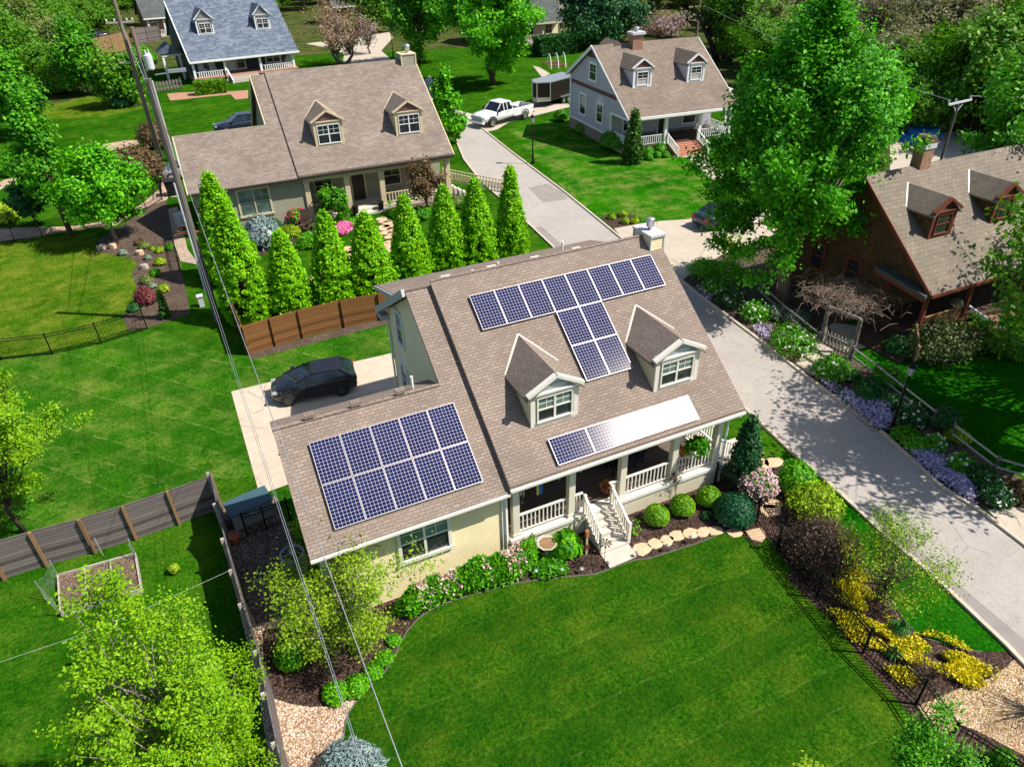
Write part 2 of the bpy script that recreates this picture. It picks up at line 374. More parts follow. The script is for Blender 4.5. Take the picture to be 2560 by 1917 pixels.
def tree(name, label, cat, base, H, R, leafm, barkm, trunk_h=.25, trunk_r=None, clumps=150, per=40, leaf=.28, spread=None, shape='oval',
         group=None, limbs=22, up=.3, amp=.35, lean=(0, 0), sub=None, stems=1, crown_off=(0, 0), core=.55, sd=None, elong=1.1, lobes=None):
    sd = sd or seed(); r = np.random.default_rng(sd)
    root = thing(name, label, cat, (base[0], base[1], 0), 0, group)
    trunk_r = trunk_r or .022*H; zb = H*trunk_h
    spread = spread or R*.13
    d = sphere_pts(r, clumps)
    rad = (core+(1-core)*r.random(clumps)**.6)*lumps(d, sd, amp=amp)
    hz = (H-zb)/2
    nl = lobes or int(11+R*3.2)
    ld = sphere_pts(r, nl); ld[:, 2] = ld[:, 2]*.9+.12; ld /= np.linalg.norm(ld, axis=1, keepdims=True)
    tip = r.uniform(1-amp*.55, 1+amp*.3, nl); pick = r.integers(0, nl, clumps); tt = r.random(clumps)**.55
    wd = .40*(1-.62*tt); C = ld[pick]*(core*.45+(tip[pick]-core*.45)*tt)[:, None]+r.normal(size=(clumps, 3))*(wd*.55)[:, None]
    C[:, 2] += .12*tt**2-.05
    C = C*np.array([R, R, hz])
    if shape == 'cone':
        zz = r.random(clumps)**1.35; prof = (1-zz)**.75*.94+.05
        prof *= np.minimum(1, .72+zz*2.2)
        th = r.uniform(0, 2*math.pi, clumps); q = (.72+.28*r.random(clumps)**.5)*(1+.06*np.sin(5*th+9*zz))
        C = np.stack([np.cos(th)*prof*q*R, np.sin(th)*prof*q*R, (zz-.5)*2*hz], 1)
    elif shape == 'egg':                  # wide below the middle, pointed above
        t = (C[:, 2]/hz+1)/2; k = 1.12-.55*np.clip(t, 0, 1)**1.6; C[:, 0] *= k; C[:, 1] *= k
    elif shape == 'pyramid':
        t = np.clip((C[:, 2]/hz+1)/2, 0, 1); k = 1.12-.72*t**1.4; C[:, 0] *= k; C[:, 1] *= k
    elif shape == 'vase':
        t = np.clip((C[:, 2]/hz+1)/2, 0, 1); k = .55+.65*t; C[:, 0] *= k; C[:, 1] *= k
    elif shape == 'flat': C[:, 2] *= .75
    C += np.array([crown_off[0], crown_off[1], zb+hz])
    spread *= .62
    lv = clump_leaves(r, C, per, spread)
    axis = C-np.array([crown_off[0], crown_off[1], zb+hz*.5]); axis /= np.linalg.norm(axis, axis=1, keepdims=True)+1e-9; axis[:, 2] += .25
    lv += np.repeat(axis, per, axis=0)*np.abs(r.normal(size=(len(lv), 1)))*spread*elong
    cen = np.array([crown_off[0], crown_off[1], zb+hz*.8])
    ou = lv-cen; ou /= np.linalg.norm(ou, axis=1, keepdims=True)+1e-9
    keep = lv[:, 2] > .08
    lv = lv[keep]; ou = ou[keep]
    b = MB()
    for s in range(stems):
        w = 2*math.pi*s/max(stems, 1)+sd; o = Vector((math.cos(w), math.sin(w), 0))*(0 if stems == 1 else trunk_r*2.2)
        tp = Vector((crown_off[0]*.8, crown_off[1]*.8, zb+hz*1.1))+o*6*(stems > 1)
        pts = [o, o+(tp-o)*.28+Vector((r.normal()*.05*R, r.normal()*.05*R, 0)), o+(tp-o)*.6+Vector((r.normal()*.07*R, r.normal()*.07*R, 0)), tp]
        b.tube(pts, [trunk_r*1.15, trunk_r*.85, trunk_r*.55, trunk_r*.18], 7)
        idx = r.choice(len(C), min(limbs//stems, len(C)), replace=False)
        for i in idx:
            k = r.uniform(.3, .8); a = o+(tp-o)*k; e = Vector(C[i])
            if e.z < a.z: a = o+(tp-o)*max(.22, k*.5)
            m = a+(e-a)*.5+Vector((r.normal(), r.normal(), r.normal()+.4))*.06*R
            rr = trunk_r*(.5-.32*k)
            b.tube([a, m, e], [rr, rr*.6, rr*.16], 5)
            for _ in range(2):
                j = m+(e-m)*r.uniform(.1, .7); b.tube([j, j+Vector((r.normal(), r.normal(), r.normal()*.5+.4))*R*.16], [rr*.3, rr*.08], 4)
    b.obj('trunk', barkm, root, True)
    if per: link('crown', leaf_mesh('crown', lv, leaf, sd, up, ou), leafm, root)
    return root
def bush(name, label, base, R, H, leafm, cat='shrub', n=500, leaf=.12, group=None, fluff=.08, amp=.2, stems=True, flowers=None, lift=.0, up=.35, aspect=1.5, sd=None, rx=1.0, rz=0.0):
    sd = sd or seed(); r = np.random.default_rng(sd)
    root = thing(name, label, cat, (base[0], base[1], 0), rz, group)
    d = sphere_pts(r, n); d[:, 2] = np.abs(d[:, 2])*1.0-.25*r.random(n)
    rad = (.8+.2*r.random(n)**.5)*lumps(d, sd, 11, amp)
    P = d*rad[:, None]*np.array([R*rx, R, H*.62]); P[:, 2] += H*.38+lift
    P += r.normal(size=P.shape)*fluff*R
    P = P[P[:, 2] > .03]
    c = np.array([0, 0, H*.3]); ou = P-c; ou /= np.linalg.norm(ou, axis=1, keepdims=True)
    link('foliage', leaf_mesh('foliage', P, leaf, sd, up, ou, aspect), leafm, root)
    if stems:
        b = MB()
        for k in range(7):
            w = k*.9+sd; b.tube([(math.cos(w)*.06*R, math.sin(w)*.06*R, 0), (math.cos(w)*.35*R*rx, math.sin(w)*.35*R, H*.4), (math.cos(w)*.6*R*rx, math.sin(w)*.6*R, H*.75)], [.03*R+.01, .02*R+.006, .006], 5)
        b.obj('stems', MAT['bark'], root)
    if flowers:
        fm, fn, fs = flowers; i = r.choice(len(P), min(fn, len(P)), replace=False)
        F = np.repeat(P[i]+ou[i]*leaf*.5, 3, axis=0)+r.normal(size=(len(i)*3, 3))*fs*.35
        link('blossoms', leaf_mesh('blossoms', F, fs, sd+1, .6, np.repeat(ou[i], 3, axis=0), 1.1), fm, root)
    return root
def box_hedge(name, label, a, e, w, h, leafm, n=4000, leaf=.2, group=None):
    """hedge clipped square between two ground places"""
    sd = seed(); r = np.random.default_rng(sd); a = Vector((a[0], a[1], 0)); e = Vector((e[0], e[1], 0)); L = (e-a).length
    root = thing(name, label, 'hedge', ((a.x+e.x)/2, (a.y+e.y)/2, 0), math.atan2(e.y-a.y, e.x-a.x), group)
    P = np.stack([r.uniform(-L/2, L/2, n), r.uniform(-w/2, w/2, n), r.uniform(.05, h, n)], 1); k = r.integers(0, 5, n)
    P[k == 0, 2] = h; P[k == 1, 2] = h; P[k == 2, 1] = -w/2; P[k == 3, 1] = w/2
    P += r.normal(size=P.shape)*leaf*.25; P[:, 2] += .06*np.sin(P[:, 0]*3+sd)
    link('foliage', leaf_mesh('foliage', P, leaf, sd, .5), leafm, root)
    b = MB()
    for i in range(6): x = -L/2+L*(i+.5)/6; b.tube([(x, 0, 0), (x+.05, .03, h*.8)], [.04, .02], 5)
    b.obj('stems', MAT['bark'], root); return root
def in_poly(pts, P):
    x, y = P[:, 0], P[:, 1]; c = np.zeros(len(P), bool); n = len(pts)
    for i in range(n):
        x1, y1 = pts[i][:2]; x2, y2 = pts[i-1][:2]
        m = ((y1 > y) != (y2 > y)) & (x < (x2-x1)*(y-y1)/((y2-y1) if y2 != y1 else 1e-9)+x1)
        c ^= m
    return c
def mat_patch(name, label, cat, poly, h, leafm, n=1200, leaf=.1, kind=None, group=None, flowers=None, up=.6, holes=.0, edge=.1):
    """low cover over a ground outline, thinner towards the rim"""
    sd = seed(); r = np.random.default_rng(sd); pts = [(p[0], p[1]) for p in poly]
    xs = [p[0] for p in pts]; ys = [p[1] for p in pts]; c = (sum(xs)/len(xs), sum(ys)/len(ys))
    Q = np.stack([r.uniform(min(xs)-edge, max(xs)+edge, n*5), r.uniform(min(ys)-edge, max(ys)+edge, n*5)], 1)
    jit = Q+r.normal(size=Q.shape)*edge
    k = in_poly(pts, jit)
    cl = np.sin(Q[:, 0]*2.7+sd)*np.sin(Q[:, 1]*3.1+sd*2)+.5*np.sin(Q[:, 0]*7+Q[:, 1]*5)
    k &= cl > (-2+holes*2.6)
    Q = Q[k][:n]
    z = h*(.25+.75*r.random(len(Q)))*(1+.25*np.sin(Q[:, 0]*4)*np.sin(Q[:, 1]*3.3))
    P = np.stack([Q[:, 0]-c[0], Q[:, 1]-c[1], z+.02], 1)
    me = leaf_mesh(name, P, leaf, sd, up, None, 1.4)
    o = link(name, me, leafm); o.location = (c[0], c[1], 0)
    tag(o, label, cat, group, kind)
    if flowers:
        fm, fn, fs = flowers; i = r.choice(len(P), min(fn, len(P)), replace=False)
        F = P[i]+np.array([0, 0, h*.35]); link('blossoms', leaf_mesh('blossoms', F, fs, sd+1, .9, None, 1.1), fm, o)
    return o
def tuft(name, label, base, R, H, leafm, n=70, cat='plant', group=None, w=.05):
    """arching strap leaves from one crown"""
    r = np.random.default_rng(seed()); b = MB()
    for i in range(n):
        a = r.uniform(0, 6.283); q = r.uniform(.3, 1)*R; hh = H*r.uniform(.6, 1); dx, dy = math.cos(a), math.sin(a); px, py = -dy*w/2, dx*w/2
        A = (0, 0, .01); m = (dx*q*.5, dy*q*.5, hh); e = (dx*q, dy*q, hh*.35)
        b.add([(px*.6, py*.6, .01), (-px*.6, -py*.6, .01), (m[0]-px, m[1]-py, m[2]), (m[0]+px, m[1]+py, m[2]), e], [(0, 1, 2, 3), (3, 2, 4)])
    o = b.obj(name, leafm); o.location = (base[0], base[1], 0); return tag(o, label, cat, group)
# ------------------------------------------------------------------ materials
M = MAT
M['shingle_main'] = m_shingle('taupe_shingles', (.255, .203, .170), (.310, .252, .215), (.212, .163, .135), .27, .125)
M['shingle_tan'] = m_shingle('grey_brown_shingles', (.225, .185, .155), (.285, .242, .208), (.18, .14, .118), .42, .19)
M['shingle_lavender'] = m_shingle('brown_shingles', (.205, .165, .135), (.255, .208, .172), (.165, .13, .108), .42, .19)
M['shingle_blue'] = m_shingle('blue_grey_shingles', (.085, .115, .165), (.125, .160, .215), (.20, .235, .28), .6, .3)
M['shingle_rustic'] = m_shingle('tan_hex_shingles', (.205, .175, .14), (.245, .212, .172), (.17, .145, .12), .32, .26)
M['shingle_grey'] = m_shingle('dark_grey_shingles', (.085, .10, .098), (.12, .135, .13), (.07, .08, .08), .6, .26)
M['shingle_red'] = m_shingle('terracotta_tan_roof', (.40, .26, .13), (.46, .31, .17), (.34, .2, .1), .6, .3)
M['cream_siding'] = m_siding('cream_siding', (.80, .68, .42), .13)
M['cream_wall'] = m_plain('cream_stucco', (.80, .70, .50), .8, .07, 1.5)
M['cream_trim'] = m_plain('cream_trim', (.70, .64, .52), .55, .06, 2)
M['white'] = m_plain('white_paint', (.76, .76, .75), .5, .05, 2.5)
M['warm_white'] = m_plain('warm_white_paint', (.74, .70, .62), .5, .06, 2.5)
M['grey_trim'] = m_plain('grey_trim', (.42, .42, .44), .5, .06, 2)
M['olive_siding'] = m_siding('olive_grey_siding', (.30, .29, .22), .17)
M['tan_trim'] = m_plain('tan_trim', (.60, .50, .33), .55, .06, 2)
M['lavender_siding'] = m_siding('lavender_grey_siding', (.44, .43, .51), .2)
M['pale_siding'] = m_siding('pale_lavender_siding', (.58, .57, .64), .2)
M['maroon'] = m_siding('maroon_shakes', (.13, .045, .05), .22)
M['brownred_shake'] = m_siding('brown_shakes', (.16, .085, .075), .22)
M['bluegrey_shake'] = m_siding('blue_grey_shakes', (.36, .40, .42), .2)
M['dark_siding'] = m_siding('charcoal_siding', (.06, .062, .075), .22)
M['grey_shake'] = m_siding('grey_shakes', (.22, .22, .23), .22)
M['brown_shake'] = m_shingle('weathered_brown_shakes', (.085, .05, .026), (.13, .075, .038), (.06, .036, .02), .2, .22)
M['red_trim'] = m_plain('rust_red_trim', (.15, .038, .02), .6, .15, 3)
M['brick'] = m_brick('red_brick', (.28, .10, .055), (.36, .14, .075), (.42, .36, .30))
M['stone'] = m_brick('rough_stone', (.30, .24, .20), (.22, .18, .16), (.12, .10, .09), .6, .3)
M['foundation'] = m_plain('cream_foundation', (.62, .56, .42), .9, .08, 2, bump=.2)
M['concrete'] = m_paving('pale_concrete', (.46, .395, .32), .08, 40, joint=2.6)
M['step_concrete'] = m_paving('step_concrete', (.55, .49, .42), .08, 40)
M['driveway'] = m_paving('driveway_concrete', (.52, .435, .345), .07, 40, joint=3.3)
M['road'] = m_paving('chip_seal_road', (.37, .335, .308), .16, 18, stain=(.275, .245, .225))
M['road_patch'] = m_paving('road_patch', (.27, .235, .22), .2, 26)
M['gutter'] = m_paving('kerb_gutter', (.265, .238, .222), .15, 30)
M['kerb'] = m_paving('kerb_concrete', (.50, .43, .35), .12, 30)
M['brick_paving'] = m_brick('brick_paving', (.40, .19, .12), (.48, .24, .16), (.34, .24, .19), .25, .12)
M['brick_step'] = m_plain('brick_red_step', (.42, .19, .125), .8, .12, 3)
M['deck_dark'] = m_wood('dark_deck', (.045, .028, .02), (.09, .055, .038), .14)
M['deck_tan'] = m_wood('tan_deck', (.22, .13, .07), (.33, .20, .11), .14)
M['wood_warm'] = m_wood('warm_cedar_boards', (.11, .048, .017), (.26, .12, .042), .17)
M['wood_post'] = m_wood('tan_post', (.20, .115, .055), (.31, .19, .095), .3, True)
M['wood_grey'] = m_wood('weathered_grey_boards', (.055, .042, .042), (.21, .18, .17), .16)
M['wood_pale'] = m_wood('pale_weathered_timber', (.30, .26, .23), (.48, .43, .38), .2)
M['pole_wood'] = m_wood('utility_pole_wood', (.18, .13, .095), (.34, .26, .20), .4, True)
M['pole_grey'] = m_wood('grey_pole_wood', (.13, .11, .10), (.25, .22, .20), .4, True)
M['bark'] = m_wood('bark', (.075, .05, .035), (.19, .14, .10), .12, True)
M['bark_pale'] = m_wood('pale_bark', (.17, .14, .115), (.32, .275, .235), .12, True)
M['bark_dark'] = m_wood('dark_bark', (.03, .022, .016), (.08, .06, .045), .12, True)
M['vine'] = m_plain('dry_vine', (.27, .20, .155), .8, .25, 9)
M['iron'] = m_plain('black_iron', (.012, .012, .013), .4, .2, 3, .5)
M['black'] = m_plain('black_plastic', (.012, .012, .013), .5, .2, 3)
M['rubber'] = m_plain('rubber', (.017, .017, .018), .8, .2, 6)
M['alu'] = m_plain('aluminium', (.62, .62, .63), .35, .05, 4, .85)
M['alu_frame'] = m_plain('panel_frame', (.46, .43, .43), .4, .05, 4, .4)
M['grey_rim'] = m_plain('dark_rim', (.10, .10, .10), .4, .1, 6, .5)
M['galv'] = m_plain('galvanised_steel', (.52, .53, .55), .38, .12, 4, .7)
M['grey_metal'] = m_plain('painted_grey_metal', (.30, .33, .35), .5, .08, 3)
M['pale_grey'] = m_plain('pale_grey_enamel', (.55, .56, .58), .5, .06, 3)
M['teal_shade'] = m_plain('shade_toned_teal_plastic', (.045, .095, .12), .55, .1, 2)  # lid colour darkened to stand for the house's shadow on it
M['solar'] = m_solar('solar_cells')
M['glass'] = m_glass('window_glass')
M['glass_green'] = m_glass('shaded_glass', (.10, .16, .14), .12)
M['glass_blue'] = m_glass('car_glass', (.012, .020, .03), .05)
M['blind'] = m_plain('pale_blind', (.42, .40, .38), .6, .1, 3)
M['door_dark'] = m_plain('dark_door', (.03, .024, .02), .4, .15, 3)
M['black_paint'] = m_paint('black_car_paint', (.014, .012, .018))
M['white_car'] = m_paint('white_car_paint', (.78, .78, .79), 0)
M['navy_car'] = m_paint('navy_car_paint', (.014, .018, .045))
M['silver_car'] = m_paint('silver_car_paint', (.44, .46, .49), .5)
M['trailer_black'] = m_plain('trailer_black', (.014, .011, .0105), .35, .15, 2)
M['head_lens'] = m_plain('headlight_lens', (.42, .45, .47), .1, .08, 20, .2, .7)
M['amber'] = m_plain('amber_lens', (.6, .2, .02), .2, .1, 9)
M['tail_lens'] = m_plain('tail_light_lens', (.42, .015, .012), .15, .12, 9)
M['terracotta'] = m_plain('terracotta', (.38, .13, .065), .8, .12, 5)
M['flagstone'] = m_paving('flagstone', (.62, .42, .27), .12, 14)
M['rock'] = m_plain('pale_rock', (.42, .35, .29), .9, .2, 4, bump=.5)
M['soil'] = m_cells('bed_soil', [(.09, .058, .04), (.24, .165, .115), (.17, .115, .08), (.33, .24, .175)], 24, bump=.6)
M['mulch'] = m_cells('bark_mulch', [(.028, .015, .011), (.062, .036, .027), (.11, .068, .052), (.048, .028, .021), (.17, .115, .09)], 20)
M['mulch_grey'] = m_cells('worn_mulch', [(.08, .055, .04), (.135, .095, .07), (.10, .07, .052), (.19, .14, .105)], 18)
M['gravel'] = m_cells('pink_gravel', [(.36, .20, .115), (.60, .42, .29), (.72, .56, .44), (.50, .31, .185), (.78, .66, .55)], 18)
M['gravel_gold'] = m_cells('golden_gravel', [(.30, .18, .08), (.48, .33, .17), (.62, .48, .31), (.40, .25, .12), (.66, .55, .42)], 20)
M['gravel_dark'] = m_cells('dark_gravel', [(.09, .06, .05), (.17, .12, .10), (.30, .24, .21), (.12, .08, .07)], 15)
GR = [(.009, .062, .002), (.020, .098, .003), (.045, .138, .006)]
M['lawn'] = m_lawn('lawn', GR, None, None, (.20, .20, .03), .16)
M['lawn_front'] = m_lawn('lawn_front', [(.011, .062, .003), (.026, .096, .004), (.052, .124, .007)], (0.0, 1.15, .05, .3), (.20, .22, .06), (.12, .115, .010), .22)
M['lawn_side'] = m_lawn('lawn_side', [(.013, .082, .003), (.028, .126, .005), (.060, .164, .010)], (math.radians(48), 1.3, .06, .5), (.36, .34, .13), (.26, .26, .06), .38)
M['lawn_dry'] = m_lawn('lawn_dry', [(.024, .084, .003), (.056, .130, .006), (.110, .17, .012)], None, None, (.24, .23, .035), .42)
M['lawn_lush'] = m_lawn('lawn_lush', [(.005, .070, .002), (.010, .098, .003), (.020, .125, .004)])
M['lawn_patchy'] = m_lawn('lawn_patchy', [(.007, .085, .0015), (.016, .130, .002), (.042, .18, .005)], None, None, (.36, .27, .10), .42)
M['wild'] = m_lawn('woodland_floor', [(.020, .050, .008), (.045, .075, .014), (.10, .09, .035)], None, None, (.16, .125, .07), .7)
# foliage
M['lf_hornbeam'] = m_leaf('hornbeam_leaf', (0.1, 0.34, 0.001), (0.2, 0.52, 0.002), (0.34, 0.64, 0.004), 0.24)
M['lf_maple'] = m_leaf('maple_leaf', (0.026, 0.19, 0.002), (0.065, 0.34, 0.004), (0.15, 0.48, 0.007), 0.3)
M['lf_bright'] = m_leaf('bright_leaf', (0.03, 0.24, 0.001), (0.09, 0.4, 0.002), (0.2, 0.54, 0.004), 0.24)
M['lf_locust'] = m_leaf('locust_leaf', (0.1, 0.25, 0.001), (0.185, 0.38, 0.002), (0.28, 0.46, 0.004), 0.28)
M['lf_mid'] = m_leaf('mid_leaf', (0.025, 0.18, 0.003), (0.065, 0.29, 0.004), (0.14, 0.4, 0.008), 0.24)
M['lf_wood'] = m_leaf('woodland_leaf', (0.035, 0.155, 0.004), (0.085, 0.25, 0.007), (0.17, 0.36, 0.014), 0.26)
M['lf_olive'] = m_leaf('olive_leaf', (0.09, 0.14, 0.03), (0.16, 0.22, 0.05), (0.25, 0.3, 0.08), 0.24)
M['lf_bud'] = m_leaf('young_bud', (0.15, 0.16, 0.075), (0.24, 0.235, 0.12), (0.34, 0.32, 0.18), 0.3)
M['lf_conifer'] = m_leaf('conifer_needle', (0.014, 0.07, 0.022), (0.03, 0.12, 0.035), (0.055, 0.17, 0.05), 0.15)
M['lf_arbor'] = m_leaf('arborvitae_spray', (0.02, 0.1, 0.008), (0.05, 0.16, 0.012), (0.09, 0.21, 0.018), 0.15)
M['lf_spruce'] = m_leaf('blue_spruce_needle', (.12, .19, .20), (.20, .28, .28), (.30, .37, .36), .12)
M['lf_box'] = m_leaf('boxwood_leaf', (.055, .19, .003), (.115, .29, .004), (.19, .38, .007), .15)
M['lf_boxdark'] = m_leaf('dark_box_leaf', (.006, .055, .022), (.012, .095, .035), (.028, .15, .05), .12)
M['lf_shrub'] = m_leaf('shrub_leaf', (0.035, 0.22, 0.002), (0.09, 0.34, 0.003), (0.17, 0.46, 0.006), 0.24)
M['lf_lime'] = m_leaf('lime_leaf', (.14, .28, .006), (.27, .42, .01), (.42, .52, .02))
M['lf_twigg'] = m_leaf('thin_spring_leaf', (0.12, 0.24, 0.006), (0.21, 0.36, 0.01), (0.32, 0.45, 0.02), 0.24)
M['lf_brown'] = m_leaf('bronze_leaf', (.09, .055, .03), (.15, .09, .045), (.22, .15, .065))
M['lf_purple'] = m_leaf('purple_brown_leaf', (.055, .034, .028), (.095, .058, .046), (.15, .10, .075))
M['lf_red'] = m_leaf('crimson_leaf', (.12, .025, .03), (.20, .045, .05), (.29, .085, .085))
M['lf_dark'] = m_leaf('dark_leaf', (0.012, 0.075, 0.015), (0.028, 0.13, 0.026), (0.06, 0.2, 0.045), 0.25)
M['lf_daff'] = m_leaf('strap_leaf', (.035, .15, .03), (.06, .22, .045), (.11, .30, .07), .2)
M['lf_sage'] = m_leaf('grey_green_leaf', (.12, .18, .12), (.19, .25, .17), (.27, .32, .23), .15)
M['lf_juniper'] = m_leaf('juniper_spray', (.05, .085, .02), (.095, .14, .035), (.16, .20, .06), .12)
M['fl_pink'] = m_leaf('pink_blossom', (.62, .33, .36), (.78, .50, .52), (.85, .66, .66), .2)
M['fl_lilac'] = m_leaf('lilac_blossom', (.55, .30, .40), (.70, .44, .52), (.80, .60, .64), .2)
M['fl_hot'] = m_leaf('magenta_blossom', (.68, .12, .36), (.80, .22, .50), (.85, .36, .60), .2)
M['fl_purple'] = m_leaf('violet_phlox', (.30, .25, .52), (.50, .43, .70), (.74, .69, .84), .2)
M['fl_white'] = m_leaf('white_flower', (.70, .70, .60), (.80, .80, .74), (.86, .86, .82), .2)
M['fl_yellow'] = m_leaf('yellow_sedum', (.26, .30, .006), (.62, .52, .006), (.80, .66, .015), .2)
M['fl_orange'] = m_leaf('orange_flower', (.5, .17, .02), (.62, .27, .04), (.7, .4, .08), .2)
M['fl_red'] = m_leaf('red_flower', (.45, .03, .06), (.6, .06, .10), (.7, .12, .16), .2)
M['bud_pink'] = m_leaf('redbud_blossom', (0.24, 0.15, 0.11), (0.34, 0.22, 0.15), (0.44, 0.3, 0.2), 0.3)
M['bud_mauve'] = m_leaf('mauve_blossom', (0.26, 0.17, 0.19), (0.35, 0.25, 0.27), (0.45, 0.34, 0.36), 0.3)

M['edging'] = m_plain('edging_strip', (.13, .115, .105), .7, .2, 2)
M['deck_porch_shade'] = m_wood('porch_deck', (.09, .07, .055), (.15, .12, .10), .14)  # boards toned dark, the shade under the porch roof is in the colour
M['porch_shade_tan'] = m_siding('shade_toned_siding', (.30, .24, .16), .15)  # porch shade is put into this wall and ceiling colour

# ------------------------------------------------------------------ ground, lawns, beds, paving (thin sheets, each 4 mm or more above the one below)
def sheet(name, pts, z, m, kind='structure'):
    b = MB(); b.poly([(p[0], p[1], z) for p in pts]); o = b.obj(name, m); o['kind'] = kind; return o
def GP(*pp): return [G(p) for p in pp]
b = MB(); b.poly([(-400, -60, 0), (500, -60, 0), (500, 700, 0), (-400, 700, 0)]); b.obj('ground', M['lawn'])['kind'] = 'structure'
sheet('woodland_ground', [(-400, 125), (-30, 93), (-12, 110), (0, 132), (30, 128), (60, 118), (84, 104), (70, 64), (58, 44), (56, 20), (70, -20), (500, -20), (500, 690), (-400, 690)], .012, M['wild'])
EDGE = [D1(755, 1392), D1(770, 1270), D1(800, 1180), D1(870, 1080), D1(1000, 940), D1(1100, 845), D1(1185, 730), D1(1240, 590), D1(1300, 485), D1(1400, 370), D1(1520, 290), D1(1700, 215), D1(1900, 160), D1(2208, 75),
        C2(250, 1680), C2(450, 1662), C2(700, 1640), C2(850, 1590), C2(960, 1545), C2(1070, 1512), C2(1180, 1502), C2(1350, 1450), C2(1600, 1370), C2(1840, 1272)]
FEDGE = [C2(1990, 1300), C2(2100, 1395), C3(0, 1330), C3(200, 1600), D3(150, 20), D3(330, 200), D3(560, 400), D3(780, 690), D3(1000, 950), D3(1250, 1230), D3(1500, 1500), D3(1700, 1740), (2530, 2060)]
sheet('front_lawn', GP(D1(600, 1800), D1(715, 1560), *EDGE, *FEDGE, (1500, 2300), (870, 2300)), .012, M['lawn_front'])
STRIP = [C3(110, 620), C3(185, 597), C3(535, 888), C3(1000, 1312), C3(1395, 1650), D3(1660, 280), D3(2035, 610), D3(2075, 662)]
STRIP_IN = [D3(1850, 662), D3(1700, 640), D3(1550, 602), D3(1380, 550), D3(1260, 480), D3(1190, 405), C3(850, 1560), C3(730, 1440), C3(680, 1330), C3(580, 1190), C3(470, 1000), C3(330, 810), C3(200, 700)]
sheet('verge_lawn', GP(*STRIP, *STRIP_IN), .016, M['lawn_lush'])
sheet('shrub_bed', GP(C2(1300, 1700), C2(1740, 860), C2(1800, 700), C2(2150, 640), C3(60, 620), *STRIP_IN[::-1], D3(2075, 662), D3(2130, 720), D3(2230, 830), D3(2400, 1100), D3(2208, 1700), (2560, 2080), *FEDGE[::-1]), .004, M['mulch'])
sheet('gold_gravel', GP(D3(1290, 1130), D3(1420, 1075), D3(1640, 985), D3(1900, 895), D3(2060, 790), D3(2130, 715), D3(2260, 820), (2760, 1830), (2700, 1960), D3(1800, 1340), D3(1660, 1290), D3(1480, 1400)), .012, M['gravel_gold'])
sheet('house_bed', GP(D1(600, 330), D1(330, 300), D1(280, 430), D1(60, 480), D1(60, 900), D1(150, 1062), D1(300, 1110), D1(470, 1138), D1(600, 1130), D1(720, 1105), D1(820, 1070), D1(900, 1040), *EDGE[5:], C2(1900, 1180), C2(1800, 860), C2(1690, 860), C2(900, 1060), C2(640, 1250), C2(200, 1340), C1(2190, 1270), C1(600, 1640)), .008, M['mulch'])
sheet('gravel_yard', GP(C1(-250, 1500), D1(0, 420), D1(150, 372), D1(235, 372), D1(330, 470), D1(60, 900), D1(150, 1062), D1(300, 1110), D1(470, 1138), D1(720, 1105), D1(900, 1040), D1(870, 1080), D1(800, 1180), D1(770, 1270), D1(755, 1392), D1(715, 1560), D1(600, 1800), D1(200, 2100), D1(0, 900)), .006, M['gravel'])
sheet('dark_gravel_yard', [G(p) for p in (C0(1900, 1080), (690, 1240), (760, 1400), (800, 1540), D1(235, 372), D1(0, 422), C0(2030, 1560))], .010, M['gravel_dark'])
b = MB(); b.tube([G(p, .02) for p in EDGE], .022, 5); tag(b.obj('lawn_edging', M['edging']), 'thin grey edging strip curving between front lawn and mulch beds', 'edging')
b = MB(); b.tube([G(p, .02) for p in STRIP_IN], .022, 5); tag(b.obj('lawn_edging', M['edging']), 'dark edging strip round the narrow lawn beside the road', 'edging')
sheet('side_yard_lawn', GP((-60, 1000), B0(0, 1450), B0(470, 1390), B0(880, 1310), B0(1110, 1240), B0(1290, 1180), B0(1500, 1240), B0(1650, 1330), B0(2040, 1400), (640, 888), (965, 800), (985, 880), (580, 985), (640, 1190), (530, 1200), (380, 1320), (0, 1450), (-120, 1480)), .004, M['lawn_side'])
sheet('fenced_lawn', GP((-60, 610), B0(0, 440), B0(300, 400), B0(840, 350), B0(830, 520), B0(1000, 545), B0(1130, 570), B0(1185, 620), B0(1140, 700), B0(1170, 800), B0(1190, 900), B0(1130, 1000), B0(1060, 1090), B0(1100, 1200), B0(880, 1290), B0(0, 1440), (-60, 905)), .008, M['lawn_dry'])
sheet('planting_bed', GP(B0(830, 520), B0(1000, 545), B0(1130, 570), B0(1185, 620), B0(1140, 700), B0(1170, 800), B0(1190, 900), B0(1130, 1000), B0(1060, 1090), B0(1110, 1200), B0(1280, 1170), B0(1640, 1050), B0(1600, 820), B0(1520, 480), B0(1440, 130), B0(1430, -40), B0(1200, 180), B0(1000, 330), B0(850, 400)), .012, M['mulch_grey'])
sheet('gravel_border', GP(B0(-60, 320), B0(130, 310), B0(600, 300), B0(1000, 240), B0(1230, 100), B0(1380, -30), A0(1400, 1560), B0(1470, 0), B0(1440, 70), B0(1180, 160), B0(1000, 290), B0(640, 330), B0(300, 395), B0(-60, 440)), .016, M['gravel'])
sheet('meadow_strip', GP(A0(-100, 880), A0(380, 790), A0(800, 770), A0(1220, 800), A0(1230, 940), A0(880, 1010), A0(560, 1030), A0(-100, 1010)), .008, M['lawn_dry'])
sheet('curved_path', GP(A0(-40, 1590), A0(100, 1530), A0(345, 1425), A0(360, 1450), A0(160, 1540), A0(0, 1640), B0(-80, 60)), .010, M['gravel'])
sheet('gravel_row', GP(A0(840, 1290), A0(900, 1245), A0(1080, 1215), A0(1190, 1210), A0(1200, 1250), A0(1000, 1290), A0(880, 1330)), .010, M['gravel'])
